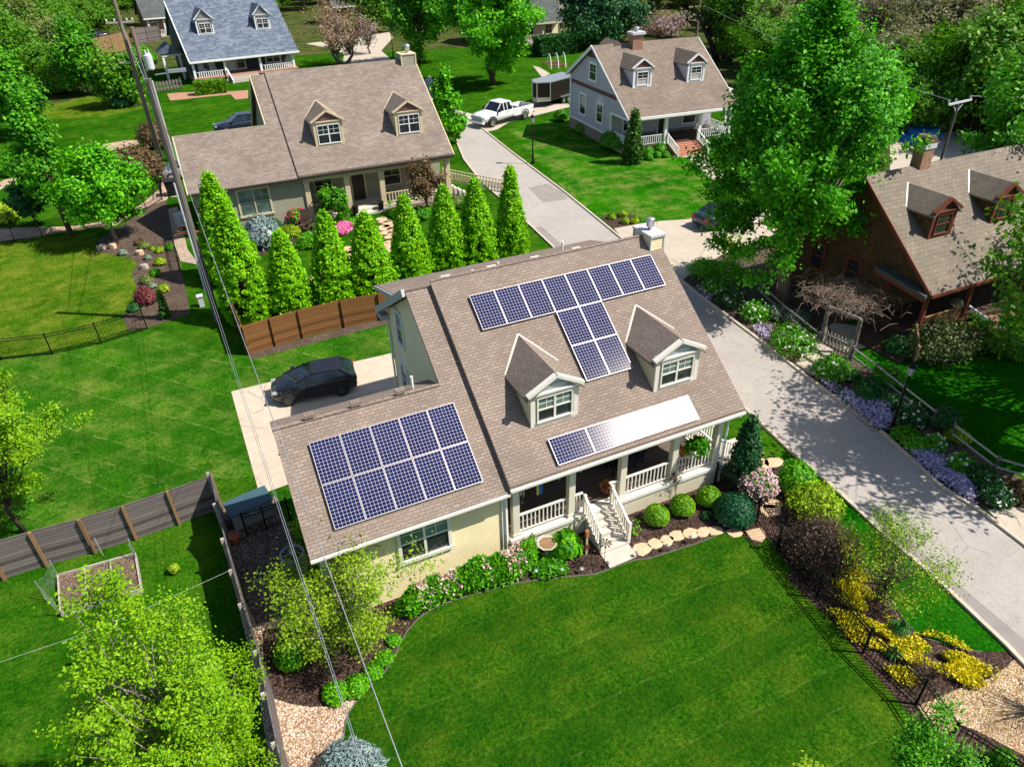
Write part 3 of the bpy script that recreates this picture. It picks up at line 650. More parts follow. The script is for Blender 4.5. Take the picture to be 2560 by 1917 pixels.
sheet('back_patch', GP(C0(-100, 1370), C0(1560, 1205), C0(1870, 1060), C0(2100, 1700), D0(2100, 700), (700, 2250), (-200, 2250)), .004, M['lawn'])
sheet('driveway', [G(p) for p in ((578, 979), (800, 924), (979, 883), (1075, 1080))]+[G((668, 1230)), G((650, 1240))], .014, M['driveway'])
sheet('entry_pad', GP(C2(742, 1442), C2(970, 1330), C2(1077, 1494), C2(846, 1592)), .05, M['step_concrete'])
sheet('fence_strip', GP((620, 884), (700, 862), (980, 790), (985, 806), (700, 880), (625, 900)), .016, M['mulch_grey'])
# the garden in front of the tan house
sheet('garden_bed', GP(B1(-60, 430), B1(0, 580), B1(150, 500), B1(340, 450), B1(560, 420), B1(700, 400), B1(860, 240), B1(720, 180), B1(440, 240), B1(0, 290), B1(-200, 330)), .008, M['mulch'])
sheet('garden_bed', GP(B1(1120, 110), B1(1160, 200), B1(1560, 170), B1(1800, 140), B1(2000, 110), B1(1660, 60)), .008, M['mulch_grey'])
sheet('fire_pit_patio', GP(B1(120, 900), B1(560, 690), B1(640, 960), B1(180, 1060)), .008, M['flagstone'])
sheet('brick_walk', GP(A0(1440, 810), A0(1560, 800), A0(2000, 790), A0(2140, 780), A0(2140, 850), A0(2030, 860), A0(1990, 815), A0(1470, 870)), .008, M['brick_paving'])
sheet('side_drive', GP(A0(1390, 1480), A0(1530, 1480), A0(1600, 1700), A0(1470, 1700)), .008, M['concrete'])
# road with kerbs
RL = [(1040, 215), (1090, 262), (1131, 330), (1160, 400), (1200, 452), (1312, 552), (1386, 622), (1620, 815), (1831, 995), (1920, 1076), (1975, 1128), (2075, 1213), (2211, 1339), (2331, 1440), (2514, 1614), (2560, 1662), (2800, 1905)]
RR = [(1075, 190), (1105, 235), (1133, 272), (1200, 318), (1280, 382), (1410, 480), (1490, 545), (1564, 606), (1640, 655), (1703, 703), (1773, 758), (1920, 868), (2036, 958), (2204, 1082), (2355, 1221), (2442, 1273), (2560, 1364), (2850, 1610)]
sheet('road', [G(p) for p in RL]+[G(p) for p in RR[::-1]], .020, M['road'])
sheet('road_patch', GP(B2(200, 310), B2(255, 300), B2(445, 470), B2(370, 490)), .024, M['road_patch'])
sheet('road_patch', GP(A2(140, 1620), A2(310, 1590), A2(430, 1660), B2(480, 65), B2(270, 95)), .024, M['road_patch'])
sheet('gutter_strip', GP(C3(870, 1060), C3(960, 1090), C3(1200, 1330), C3(1560, 1656), D3(2208, 560), D3(2208, 735), D3(2060, 590), C3(1420, 1650), C3(1000, 1290)), .024, M['gutter'])
def kerb(pts, w=.16, h=.12, name='kerb'):
    b = MB()
    for p, q in zip(pts[:-1], pts[1:]): b.bar(Vector((p[0], p[1], h/2)), Vector((q[0], q[1], h/2)), w, h)
    o = b.obj(name, M['kerb']); o['kind'] = 'structure'; return o
kerb([G(p) for p in RL[2:]]); kerb([G(p) for p in RR[1:8]]); kerb([G(p) for p in RR[9:]])
sheet('neighbour_driveway', GP((1564, 606), (1535, 572), (1600, 560), (1655, 553), (1720, 549), (1800, 520), (1960, 525), (2010, 560), (1900, 600), (1800, 640), (1722, 690), (1703, 703)), .024, M['concrete'])
sheet('truck_driveway', GP(A1(1700, 945), A1(1880, 990), A2(0, 1000), A2(150, 880), A2(480, 900), A2(520, 920), A2(200, 1000), A2(-30, 1060), A1(2080, 1120), A1(1970, 1145), A1(1830, 1060)), .024, M['concrete'])
sheet('far_lane', GP(A1(430, 380), A1(800, 330), A1(1150, 280), A1(1180, 330), A1(1080, 440), A1(1170, 520), A1(1380, 720), A1(1000, 560), A1(750, 545), A1(760, 470), A1(650, 420)), .018, M['concrete'])
sheet('porch_walk', GP(A2(1390, 1350), A2(1630, 1300), A2(1760, 1430), A2(1840, 1520), A2(1740, 1560), A2(1510, 1360)), .012, M['concrete'])
sheet('garden_walk', GP(A2(180, 570), A2(240, 585), A2(330, 640), A2(260, 670)), .018, M['concrete'])
sheet('patchy_lawn', GP(A2(-40, 1120), A2(490, 1000), A2(830, 1170), A2(1400, 1350), A2(1510, 1362), A2(1740, 1560), A2(1900, 1600), B2(1700, 150), B2(1510, 240), B2(1260, 300), B2(880, 320), B2(500, 30), A2(450, 1640)), .006, M['lawn_patchy'])
sheet('shrub_island', GP(B2(770, 230), B2(850, 190), B2(950, 180), B2(1060, 205), B2(1120, 250), B2(1060, 330), B2(880, 318)), .012, M['mulch'])
for i in range(3):
    a, e, c, d = (G(B3(*q)) for q in ((230+60*i, 1490-55*i), (390+55*i, 1590-60*i), (440+55*i, 1535-60*i), (290+60*i, 1435-55*i)))
    b = MB(); b.prism([(v.x, v.y, .02) for v in (a, e, c, d)], (0, 0, .12+.13*i)); b.obj('path_step', M['concrete'])['kind'] = 'structure'
# the bank and garden between road and shingled house
sheet('flower_bank', GP(B2(1470, 760), B2(1650, 560), B2(2208, 440), B3(250, 600), B3(600, 860), B3(700, 1180), B3(580, 1290), B3(700, 1420), C3(1380, 230), C3(1920, 690), C3(2208, 830), C3(2208, 1080), C3(1900, 1080), C3(1800, 1070), C3(1500, 890), C3(1200, 590), C3(980, 410), C3(520, 90), C3(400, -10), B3(400, 1640), B3(0, 1340), B2(1780, 980)), .008, M['mulch_grey'])
sheet('shaded_lawn', GP(B3(700, 1420), B3(980, 1290), B3(1100, 1390), B3(1300, 1450), B3(1500, 1460), B3(1720, 1430), B3(2208, 1400), (2700, 900), (2700, 1250), C3(1940, 690), C3(1380, 230)), .012, M['lawn_lush'])
sheet('stone_walk', GP(B3(700, 1390), B3(590, 1280), B3(520, 1160), B3(560, 1130), B3(900, 1170), B3(1060, 1250), B3(980, 1290)), .014, M['concrete'])
sheet('far_driveway', GP(C3(1890, 1085), C3(2100, 1060), (2650, 1290), (2700, 1480), C3(2208, 1395), C3(2000, 1200)), .024, M['concrete'])
sheet('sandy_yard', GP((2225, 330), (2440, 330), (2480, 420), (2225, 430)), .018, M['concrete'])
# ------------------------------------------------------------------ house building blocks (house frame: x along the ridge, y back from the eave)
Z3 = Vector((0, 0, 1))
def window(parent, o, ux, nr, w, h, frame, upper=None, lower=None, trim=.12, mull=1, cols=1, name='window'):
    o = Vector(o); ux = Vector(ux); nr = Vector(nr)
    b = MB().basis(o, ux, nr, Z3); t = trim
    b.box(-w/2-t, -.02, h/2, w/2+t, .09, h/2+t*1.2); b.box(-w/2-t*1.3, -.02, -h/2-t, w/2+t*1.3, .11, -h/2)
    b.box(-w/2-t, -.02, -h/2, -w/2, .085, h/2); b.box(w/2, -.02, -h/2, w/2+t, .085, h/2)
    b.box(-w/2, -.02, -.03, w/2, .06, .03)
    for k in range(1, cols): x = -w/2+w*k/cols; b.box(x-.045, -.02, -h/2, x+.045, .065, h/2)
    for k in range(cols):                                     # thin bars of the upper sash
        x = -w/2+w*(k+.5)/cols; b.box(x-.012, -.02, .03, x+.012, .042, h/2)
    b.box(-w/2, -.02, h*.25, w/2, .04, h*.25+.022)
    f = b.obj(name, frame, parent)
    b = MB().basis(o, ux, nr, Z3); b.box(-w/2, -.01, -h/2, w/2, .02, -.03); b.obj('pane', lower or M['glass'], f)
    b = MB().basis(o, ux, nr, Z3); b.box(-w/2, -.01, .03, w/2, .03, h/2); b.obj('pane', upper or M['glass'], f)
    return f
def dormer(parent, x0, x1, yf, ze, tan, zt, zp, m, cols=2, win=None, flash=True, up=None, low=None, ov=.2):
    w = x1-x0; xc = (x0+x1)/2; zf = ze+yf*tan; ye = (zt-ze)/tan; yr = (zp-ze)/tan
    b = MB(); b.prism([(x0, yf, zf-.12), (x0, yf, zt), (x0, ye, zt)], (w, 0, 0)); d = b.obj('dormer', m['wall'], parent)
    b = MB()                                                  # front casing
    b.box(x0-.02, yf-.06, zf-.05, x1+.02, yf-.003, zf+.12); b.box(x0-.02, yf-.06, zf+.12, x0+.17, yf-.003, zt-.12); b.box(x1-.17, yf-.06, zf+.12, x1+.02, yf-.003, zt-.12)
    b.box(x0-.02, yf-.075, zt-.12, x1+.02, yf-.003, zt+.06)
    b.box(x0-.16, yf-.16, zt+.06, x1+.16, yf-.003, zt+.13)
    for s in (-1, 1):
        a = Vector((xc+s*(w/2+.17), yf-.11, zt+.12)); e = Vector((xc, yf-.11, zp+.02)); b.bar(a, e, .2, .13)
    b.obj('trim', m['trim'], d)
    b = MB(); b.prism([(x0+.02, yf-.05, zt+.13), (x1-.02, yf-.05, zt+.13), (xc, yf-.05, zp-.04)], (0, .25, 0)); b.obj('pediment', m['ped'], d)
    b = MB(); sl = (zp-zt)/(w/2); zo = zt-ov*sl
    for s in (-1, 1):
        xe = xc+s*(w/2+ov)
        yv = (zo+.10-ze)/tan
        q = [(xe, yf-ov, zo+.10), (xc, yf-ov, zp+.10), (xc, yr+.10/tan, zp+.10), (xe, yv, zo+.10)]
        b.prism(q, (0, 0, -.09))
    b.obj('dormer_roof', m['roof'], d)
    if flash:
        b = MB()
        for s in (-1, 1):
            xe = xc+s*(w/2+ov); yv = (zo+.10-ze)/tan
            b.bar((xe-s*.03, yv+.02, zo+.115), (xc, yr+.10/tan, zp+.115), .085, .04)
        b.obj('flashing', m.get('flash', M['warm_white']), d)
    ww, hh = win or (w-.55, zt-zf-.42)
    window(d, (xc, yf-.012, zf+.14+hh/2+.05), (1, 0, 0), (0, -1, 0), ww, hh, m['frame'], up, low, .06, 1, cols, 'window')
    return d
def roof_slab(b, x0, x1, y0, z0, y1, z1, t=.14):
    b.prism([(x0, y0, z0), (x0, y1, z1), (x0, y1, z1-t), (x0, y0, z0-t)], (x1-x0, 0, 0))
def railing(parent, a, e, h, m, name='railing', sp=.17, post=False, bal=.045, rail=.09):
    a = Vector(a); e = Vector(e); b = MB(); up = Vector((0, 0, 1))
    b.bar(a+up*h, e+up*h, rail, .06); b.bar(a+up*.14, e+up*.14, rail*.7, .05)
    n = max(2, int((e-a).length/sp))
    for i in range(1, n):
        p = a+(e-a)*i/n; b.box(p.x-bal/2, p.y-bal/2, p.z+.14, p.x+bal/2, p.y+bal/2, p.z+h-.02)
    if post:
        for p in (a, e): b.box(p.x-.06, p.y-.06, p.z-.05, p.x+.06, p.y+.06, p.z+h+.1)
    return b.obj(name, m, parent)
def post(parent, x, y, z0, z1, w, m):
    b = MB(); b.box(x-w/2, y-w/2, z0+.16, x+w/2, y+w/2, z1-.14); b.box(x-w*.62, y-w*.62, z0, x+w*.62, y+w*.62, z0+.16); b.box(x-w*.6, y-w*.6, z1-.14, x+w*.6, y+w*.6, z1)
    return b.obj('post', m, parent)
def gable(b, x, t, pts): b.prism([(x, y, z) for y, z in pts], (t, 0, 0))
def steps(parent, x0, x1, ytop, zt, n, run, m, name='steps', rise=None):
    b = MB(); rise = rise or zt/n
    for i in range(n): b.box(x0, ytop-run*(i+1), 0.0, x1, ytop-run*i, zt-rise*(i+1)+rise*.0+.0 if i < n-1 else rise)
    return b.obj(name, m, parent)
def door(parent, x, y, z, w, h, frame, leaf=None):
    b = MB(); b.box(x-w/2-.12, y-.05, z, x-w/2, y, z+h); b.box(x+w/2, y-.05, z, x+w/2+.12, y, z+h); b.box(x-w/2-.12, y-.055, z+h, x+w/2+.12, y, z+h+.14)
    f = b.obj('door_frame', frame, parent)
    b = MB(); b.box(x-w/2, y-.035, z, x+w/2, y, z+h); b.obj('door', leaf or M['door_dark'], f); return f

# ------------------------------------------------------------------ the cream house with the solar panels
HM = thing('cream_house', 'cream cape house with solar panels on its taupe shingle roof and a white railed porch', 'house', (-.97, -3.06, 0), math.radians(.69))
T = math.tan(math.radians(35.33)); RZ = .2
rf = MB()
roof_slab(rf, 0, 6.1, -.02, 3.78, 3.79, 3.79+3.79*T)                 # low wing, front and back
roof_slab(rf, 0, 6.1, 3.79, 3.79+3.79*T, 5.25, 5.84)
roof_slab(rf, 6.1, 7.13, -.02, 3.76, 7.1, 8.80)                      # gable bay
roof_slab(rf, 6.1, 17.72, 7.1, 8.88, 12.1, 5.87)
roof_slab(rf, 7.13, 17.72, -.05, 3.84+RZ, 7.1, 8.88+RZ, .34)         # the raised main slope
roof_slab(rf, 6.12, 17.45, 8.5, 8.05, 12.12, 7.01, .12)              # low shed slope behind the ridge
main_roof = rf.obj('roof', M['shingle_main'], HM)
for x0, x1, y, z in ((7.13, 17.72, 7.1, 9.075), (0, 6.1, 3.79, 6.465)):
    n = int((x1-x0)/.3)
    b = MB()
    for i in range(n): b.bar((x0+(x1-x0)*i/n-.02, y, z+.012), (x0+(x1-x0)*(i+1)/n+.02, y, z), .16, .03)
    b.obj('ridge_cap', M['shingle_main'], main_roof)
b = MB(); b.box(7.14, -.0, 3.62, 17.7, .06, 3.74); b.box(7.14, -.15, 3.80, 17.72, -.055, 3.90); b.obj('gutter', M['warm_white'], HM)
b = MB(); b.box(0, -.12, 3.64, 7.12, -.025, 3.73); b.obj('gutter', M['warm_white'], HM)
def rake(parent, m, a, e, w_, h_, nm='rake_board'): b = MB(); b.bar(a, e, w_, h_); b.obj(nm, m, parent)
for x, y0, z0, y1, z1 in ((.03, .0, 3.6, 3.79, 6.3), (.03, 5.2, 5.68, 3.79, 6.3), (17.7, -.0, 3.74, 7.1, 8.78), (6.07, 8.5, 7.98, 12.15, 6.93)):
    rake(HM, M['grey_trim'], (x, y0, z0-.06), (x, y1, z1-.06), .06, .2)
rake(HM, M['grey_trim'], (6.02, 12.25, 5.72), (6.02, 7.12, 8.80), .14, .30)
b = MB(); b.box(6.0, 11.55, 5.45, 6.4, 12.3, 5.68); b.obj('eave_return', M['grey_trim'], HM)
w = MB()
gable(w, 6.4, .15, [(.9, 0), (11.6, 0), (11.6, 5.95), (7.1, 8.66), (.9, 4.2)])
w.box(6.4, 11.45, 0, 17.3, 11.6, 6.7); w.box(.35, 4.85, 0, 6.4, 5.0, 5.7)
gable(w, 17.2, .12, [(2.6, 0), (11.6, 0), (11.6, 5.95), (7.1, 8.6), (.4, 3.95), (.4, 3.75), (2.6, 3.75)])
w.obj('wall', M['cream_wall'], HM)
w = MB(); w.box(.35, .45, 0, 7.2, .6, 4.02); gable(w, .35, .15, [(.6, 0), (4.85, 0), (4.85, 5.7), (3.79, 6.3), (.6, 4.02)])
w.box(7.05, .6, 0, 7.2, 2.6, 4.0)
w.obj('wall', M['cream_siding'], HM)
w = MB(); w.box(7.2, 2.6, 1.0, 17.2, 2.75, 3.75); w.obj('porch_wall', M['porch_shade_tan'], HM)
b = MB(); b.box(7.3, .68, 1.0, 17.0, 2.6, 1.012); b.obj('porch_deck', M['deck_porch_shade'], HM)
b = MB(); b.box(7.2, .66, 3.68, 17.2, 2.6, 3.74); b.obj('porch_ceiling', M['porch_shade_tan'], HM)
b = MB(); b.box(7.25, .36, 3.40, 17.3, .66, 3.80); b.box(17.0, .66, 3.42, 17.19, 2.6, 3.74); b.obj('porch_beam', M['cream_trim'], HM)
b = MB(); b.box(7.25, .24, .84, 17.4, 2.6, 1.0); b.obj('porch_floor', M['warm_white'], HM)
b = MB(); b.box(7.2, .30, 0, 17.25, .45, .84); b.box(17.1, .45, 0, 17.25, 2.6, .84); b.obj('foundation', M['foundation'], HM)
b = MB(); b.box(.28, .38, 0, .5, .449, 3.75); b.box(.28, .449, 0, .349, .62, 3.75); b.obj('corner_board', M['white'], HM)
b = MB(); b.box(6.96, .38, 0, 7.2, .449, 3.75); b.obj('corner_board', M['white'], HM)
b = MB(); b.tube([(7.1, -.1, 3.72), (7.1, .36, 3.5), (7.1, .36, .15)], .05, 6); b.obj('downspout', M['warm_white'], HM)
b = MB(); b.tube([(17.5, -.1, 3.74), (17.25, .26, 3.45), (17.25, .26, .1)], .05, 6); b.obj('downspout', M['white'], HM)
b = MB(); b.tube([(6.28, 11.75, 5.5), (6.34, 11.68, 5.2), (6.34, 11.68, .1)], .05, 6); b.obj('downspout', M['white'], HM)
PX = (7.55, 9.95, 12.3, 14.8, 17.02)
for x in PX: post(HM, x, .5, 1.0, 3.42, .27, M['cream_trim'])
railing(HM, (7.7, .5, 1.0), (9.8, .5, 1.0), .95, M['warm_white'])
railing(HM, (12.45, .5, 1.0), (14.65, .5, 1.0), .95, M['warm_white'])
railing(HM, (14.95, .5, 1.0), (16.88, .5, 1.0), .95, M['warm_white'])
railing(HM, (10.1, .5, 1.0), (10.5, .5, 1.0), .95, M['warm_white'], sp=.13)
railing(HM, (11.72, .5, 1.0), (12.15, .5, 1.0), .95, M['warm_white'], sp=.13)
railing(HM, (17.1, .8, 1.0), (17.1, 2.5, 1.0), .95, M['warm_white'])
b = MB()
for i in range(5): b.box(10.5, .22-.27*(i+1), 0, 11.75, .22-.27*i, .84-.17*i)
b.obj('steps', M['step_concrete'], HM)
railing(HM, (10.5, .3, .95), (10.5, -1.05, .1), .95, M['warm_white'], 'handrail', .17, True)
railing(HM, (11.75, .3, .95), (11.75, -1.05, .1), .95, M['warm_white'], 'handrail', .17, True)
b = MB()
for i in range(4): b.box(17.4+.3*i, 1.0, 0, 17.4+.3*(i+1), 2.3, .84-.2*i)
b.box(18.6, .9, 0, 20.4, 2.35, .07)
b.obj('side_steps', M['step_concrete'], HM)
railing(HM, (17.4, 2.4, .95), (18.8, 2.4, .1), .95, M['white'], 'handrail', .17, True)
railing(HM, (17.5, .95, .9), (18.8, .95, .1), .95, M['white'], 'handrail', .17, True)
window(HM, (3.95, .449, 2.57), (1, 0, 0), (0, -1, 0), 1.75, 1.6, M['warm_white'], M['glass_green'], None, .13, 1, 2)
window(HM, (6.4, 9.72, 5.85), (0, -1, 0), (-1, 0, 0), .8, 1.5, M['white'], M['glass_green'], None, .1)
window(HM, (6.4, 9.85, 3.0), (0, -1, 0), (-1, 0, 0), .8, 1.6, M['white'], M['glass_green'], None, .1)
for x in (8.7, 13.5, 15.9): window(HM, (x, 2.6, 2.35), (1, 0, 0), (0, -1, 0), 1.2, 1.3, M['warm_white'])
door(HM, 11.1, 2.6, 1.0, .95, 2.1, M['warm_white'])
DM = dict(wall=M['cream_siding'], trim=M['warm_white'], ped=M['bluegrey_shake'], roof=M['shingle_main'], frame=M['warm_white'], flash=M['cream_trim'])
dormer(HM, 8.74, 10.70, 1.5, 3.85+RZ, T, 6.44, 7.17, DM, 2, (1.38, 1.0), True, M['glass_green'])
dormer(HM, 14.15, 16.20, 1.45, 3.85+RZ, T, 6.43, 7.15, DM, 2, (1.44, 1.0), True, M['glass_green'])
b = MB(); b.box(17.07, 6.42, 7.9, 17.76, 7.75, 9.18); ch = b.obj('chimney', M['cream_siding'], HM)
b = MB(); b.box(17.02, 6.36, 9.18, 17.81, 7.81, 9.28)
for x, y in ((17.04, 6.39), (17.73, 6.39), (17.04, 7.72)): b.box(x, y, 7.9, x+.06, y+.06, 9.18)
b.obj('chimney_cap', M['pale_grey'], ch)
b = MB(); b.lathe([(.08, 0), (.08, .12), (.17, .16), (.18, .42), (.2, .44), (.2, .5), (.05, .55)], (17.45, 7.1, 9.28), 14); b.obj('flue', M['galv'], ch, True)
for x in (1.28, 2.93, 4.59):
    b = MB(); b.box(x-.18, 3.72, 6.56, x+.18, 3.98, 6.68); b.obj('roof_vent', M['shingle_main'], HM)
for x in (7.9, 9.9, 11.9, 13.9):
    b = MB(); b.box(x-.2, 7.3, 8.72, x+.2, 7.45, 9.02); b.obj('roof_vent', M['cream_trim'], HM)
for x, y, z, h in ((5.2, 4.3, 6.2, .6), (9.6, 8.8, 7.6, .75), (11.0, 9.2, 7.4, .85), (13.5, 7.9, 8.0, 1.2)):
    b = MB(); b.tube([(x, y, z), (x, y, z+h)], .05, 8); b.obj('vent_pipe', M['white'], HM)

# ------------------------------------------------------------------ solar panels
def make_panel():
    root = thing('solar_panel', 'x', 'solar panel', (0, 0, 0), 0, 'solar panels')
    w, h = 1.046, 1.559
    b = MB()
    b.box(0, -h, -.04, .018, 0, .008); b.box(w-.018, -h, -.04, w, 0, .008); b.box(.018, -.018, -.04, w-.018, 0, .008); b.box(.018, -h, -.04, w-.018, -h+.018, .008)
    b.obj('frame', M['alu_frame'], root)
    me = bpy.data.meshes.new('cells'); a = .018
    me.from_pydata([(a, -h+a, -.03), (w-a, -h+a, -.03), (w-a, -a, -.03), (a, -a, -.03), (a, -h+a, .002), (w-a, -h+a, .002), (w-a, -a, .002), (a, -a, .002)], [], [(4, 5, 6, 7), (3, 2, 1, 0)])
    uv = me.uv_layers.new(name='UVMap')
    for i, q in enumerate([(0, 0), (8, 0), (8, 12), (0, 12), (0, 12), (8, 12), (8, 0), (0, 0)]): uv.data[i].uv = q
    link('cell_sheet', me, M['solar'], root)
    return root
PANEL = make_panel(); PUSED = [False]
def put_panel(u, v, plane, label, land=False):
    o0, lift = plane; th = math.radians(35.33); rz = math.radians(.69)
    loc = Vector((o0[0]+u, o0[1]+v*math.cos(th), o0[2]+v*math.sin(th)))+Vector((0, -math.sin(th), math.cos(th)))*lift
    loc = Matrix.Rotation(rz, 3, 'Z') @ loc+Vector((-.97, -3.06, 0))
    R = Matrix.Rotation(rz, 3, 'Z') @ Matrix.Rotation(th, 3, 'X')
    if land: R = R @ Matrix.Rotation(math.pi/2, 3, 'Z')
    c = PANEL if not PUSED[0] else copy_tree(PANEL, (0, 0, 0)); PUSED[0] = True
    c.location = loc; c.rotation_euler = R.to_euler(); c['label'] = label
ORD = ['first', 'second', 'third', 'fourth', 'fifth', 'sixth', 'seventh', 'eighth']
PW_ = ((1.007, 3.048, 6.0), .09); PM_ = ((8.383, 6.213, 8.451), .14)
for r, nm in ((0, 'upper'), (1, 'lower')):
    for k in range(5): put_panel(k*1.066, -r*1.584, PW_, f'solar panel on the low wing roof, {ORD[k]} from left in the {nm} row')
for k in range(8): put_panel(k*1.066, 0, PM_, f'solar panel in the long row under the main ridge, {ORD[k]} from the left')
for r, nm in ((0, 'upper'), (1, 'lower')):
    for k in range(2): put_panel((3+k)*1.066, -1.579*(r+1), PM_, f'solar panel between the dormers, {nm} {"left" if k == 0 else "right"} of the block of four')
for k, nm in enumerate(('dark panel at the left end of the row above the porch', 'half glaring panel, second in the row above the porch', 'panel white with sun glare, third in the row above the porch', 'panel white with sun glare at the right end of the row above the porch')):
    put_panel(.751+k*1.579, -6.451-1.046, PM_, 'solar '+nm, True)

# ------------------------------------------------------------------ the tan house behind the trees
HB = thing('tan_house', 'olive and tan cape house with bare brown roof behind the clipped trees', 'house', (6.3, 38.4, 0), 0)
TB = math.tan(math.radians(35.3))
rf = MB()
roof_slab(rf, -8.5, -1.3, 0, 3.8, 4.7, 3.8+4.7*TB); roof_slab(rf, -8.5, -1.3, 4.7, 3.8+4.7*TB, 9.2, 3.9)
roof_slab(rf, -1.3, -.1, 0, 3.8, 9.1, 3.8+9.1*TB)
roof_slab(rf, -.1, 13.22, -.04, 3.97, 9.1, 10.25+.16, .3); roof_slab(rf, -1.3, 13.22, 9.1, 3.8+9.1*TB, 17.5, 4.3)
rb_ = rf.obj('roof', M['shingle_tan'], HB)
b = MB(); b.box(-8.5, -.14, 3.62, -.1, -.01, 3.76); b.box(-.1, -.17, 3.66, 13.24, -.045, 3.84); b.obj('gutter', M['door_dark'], HB)
for a_, e_, w_, h_ in (((-1.36, 4.8, 3.62+4.8*TB), (-1.36, 9.1, 10.13), .08, .3), ((-1.36, 17.5, 4.2), (-1.36, 9.1, 10.13), .08, .3), ((-8.54, 0, 3.66), (-8.54, 4.7, 7.0), .08, .22), ((13.27, 0, 3.8), (13.27, 9.1, 10.2), .08, .25)): rake(HB, M['tan_trim'], a_, e_, w_, h_)
w = MB(); w.box(-8.2, .5, 0, .25, .65, 4.0); gable(w, -8.2, .15, [(.65, 0), (8.6, 0), (8.6, 4.1), (4.7, 6.9), (.65, 4.05)])
gable(w, -1.0, .15, [(.65, 3), (16.5, 3), (16.5, 4.7), (9.1, 10.0), (.65, 4.1)]); gable(w, 12.7, .15, [(2.9, 0), (16.5, 0), (16.5, 4.7), (9.1, 10.0), (.4, 3.95), (.4, 3.7), (2.9, 3.7)])
w.box(.1, .65, 0, .25, 2.9, 4.0); w.box(-1, 16.35, 0, 12.7, 16.5, 4.8); w.box(.25, 2.9, .3, 12.7, 3.05, 3.9)
w.obj('wall', M['olive_siding'], HB)
b = MB(); b.box(.2, .38, 3.25, 12.9, .72, 3.72); b.obj('porch_beam', M['tan_trim'], HB)
b = MB(); b.box(.25, .3, 0, 12.9, 2.9, .3); b.box(4.0, -.5, 0, 6.6, .3, .16); b.obj('porch_floor', M['step_concrete'], HB)
b = MB(); b.box(.25, .72, 3.62, 12.7, 2.9, 3.68); b.obj('porch_ceiling', M['tan_trim'], HB)
for x in (.45, 3.76, 6.75, 9.73, 12.73): post(HB, x, .55, .3, 3.27, .42, M['tan_trim'])
for a, e in ((.7, 3.5), (7.0, 9.5), (10.0, 12.5)): railing(HB, (a, .55, .3), (e, .55, .3), .95, M['tan_trim'], sp=.26, bal=.09)
railing(HB, (12.9, .8, 1.15), (17.8, -2.3, .1), .95, M['tan_trim'], 'stair_rail', .28, True, .08)
railing(HB, (12.9, 2.2, 1.15), (17.6, -.3, .1), .95, M['tan_trim'], 'stair_rail', .28, True, .08)
b = MB()
for i in range(5): b.box(12.9+.35*i, .6-.22*i, 0, 12.9+.35*(i+1), 2.3-.5*i, .85-.17*i)
b.obj('side_steps', M['step_concrete'], HB)
window(HB, (-3.8, .5, 2.3), (1, 0, 0), (0, -1, 0), 2.3, 2.0, M['tan_trim'], M['glass_green'], M['glass_green'], .16, 1, 2)
for x in (2.2, 8.3, 11.0): window(HB, (x, 2.9, 2.0), (1, 0, 0), (0, -1, 0), 1.4, 1.5, M['tan_trim'])
door(HB, 5.2, 2.9, .3, 1.1, 2.3, M['tan_trim'])
DB = dict(wall=M['tan_trim'], trim=M['tan_trim'], ped=M['brownred_shake'], roof=M['shingle_tan'], frame=M['white'], flash=M['tan_trim'])
DB['trim'] = M['tan_trim']
dormer(HB, 2.06, 4.43, 2.15, 3.97, TB, 7.3, 8.2, DB, 2, (1.75, 1.4))
dormer(HB, 8.95, 11.32, 2.15, 3.97, TB, 7.3, 8.2, DB, 2, (1.75, 1.4))
b = MB(); b.box(11.85, 8.4, 9.3, 13.2, 9.9, 10.8); ch = b.obj('chimney', M['olive_siding'], HB)
b = MB(); b.box(11.8, 8.34, 10.8, 13.26, 9.96, 10.88)
for x, y in ((11.8, 8.36), (13.12, 8.36), (11.8, 9.84)): b.box(x, y, 9.3, x+.12, y+.1, 10.8)
b.obj('chimney_cap', M['tan_trim'], ch)
b = MB(); b.lathe([(.12, 0), (.12, .15), (.24, .2), (.26, .6), (.1, .7)], (12.7, 9.2, 10.88), 12); b.obj('flue', M['galv'], ch, True)

# ------------------------------------------------------------------ the lavender house across the road
HW = thing('lavender_house', 'lavender grey house with maroon gable bands, brick chimney and red porch steps', 'house', (39.32, 41.41, 0), math.radians(-4.12))
TW = math.tan(math.radians(32))
rf = MB(); roof_slab(rf, 0, 12.9, 0, 3.9, 8.93, 9.48, .2); roof_slab(rf, 0, 12.9, 8.93, 9.48, 15.2, 5.9, .2); rf.obj('roof', M['shingle_lavender'], HW)
b = MB(); b.box(-.02, -.16, 3.66, 12.95, -.01, 3.9); b.obj('gutter', M['white'], HW)
for a_, e_, w_, h_ in (((-.05, 0, 3.78), (-.05, 8.93, 9.36), .06, .2), ((-.05, 15.3, 5.75), (-.05, 8.93, 9.36), .12, .34), ((12.95, 0, 3.78), (12.95, 8.93, 9.36), .06, .2)): rake(HW, M['white'], a_, e_, w_, h_)
w = MB(); gable(w, .3, .2, [(4.3, 1.2), (14.6, 1.2), (14.6, 5.95), (8.93, 9.2), (.5, 3.95), (.5, 3.75), (4.3, 3.75)])
gable(w, 12.4, .2, [(4.3, 1.2), (14.6, 1.2), (14.6, 5.95), (8.93, 9.2), (.5, 3.95), (.5, 3.75), (4.3, 3.75)])
w.box(.5, 14.4, 1.2, 12.4, 14.6, 5.9); w.box(.5, 4.3, .9, 12.4, 4.5, 4.0); w.obj('wall', M['lavender_siding'], HW)
b = MB(); b.box(.22, 4.3, 0, 12.5, 14.7, 1.2); b.obj('foundation', M['stone'], HW)
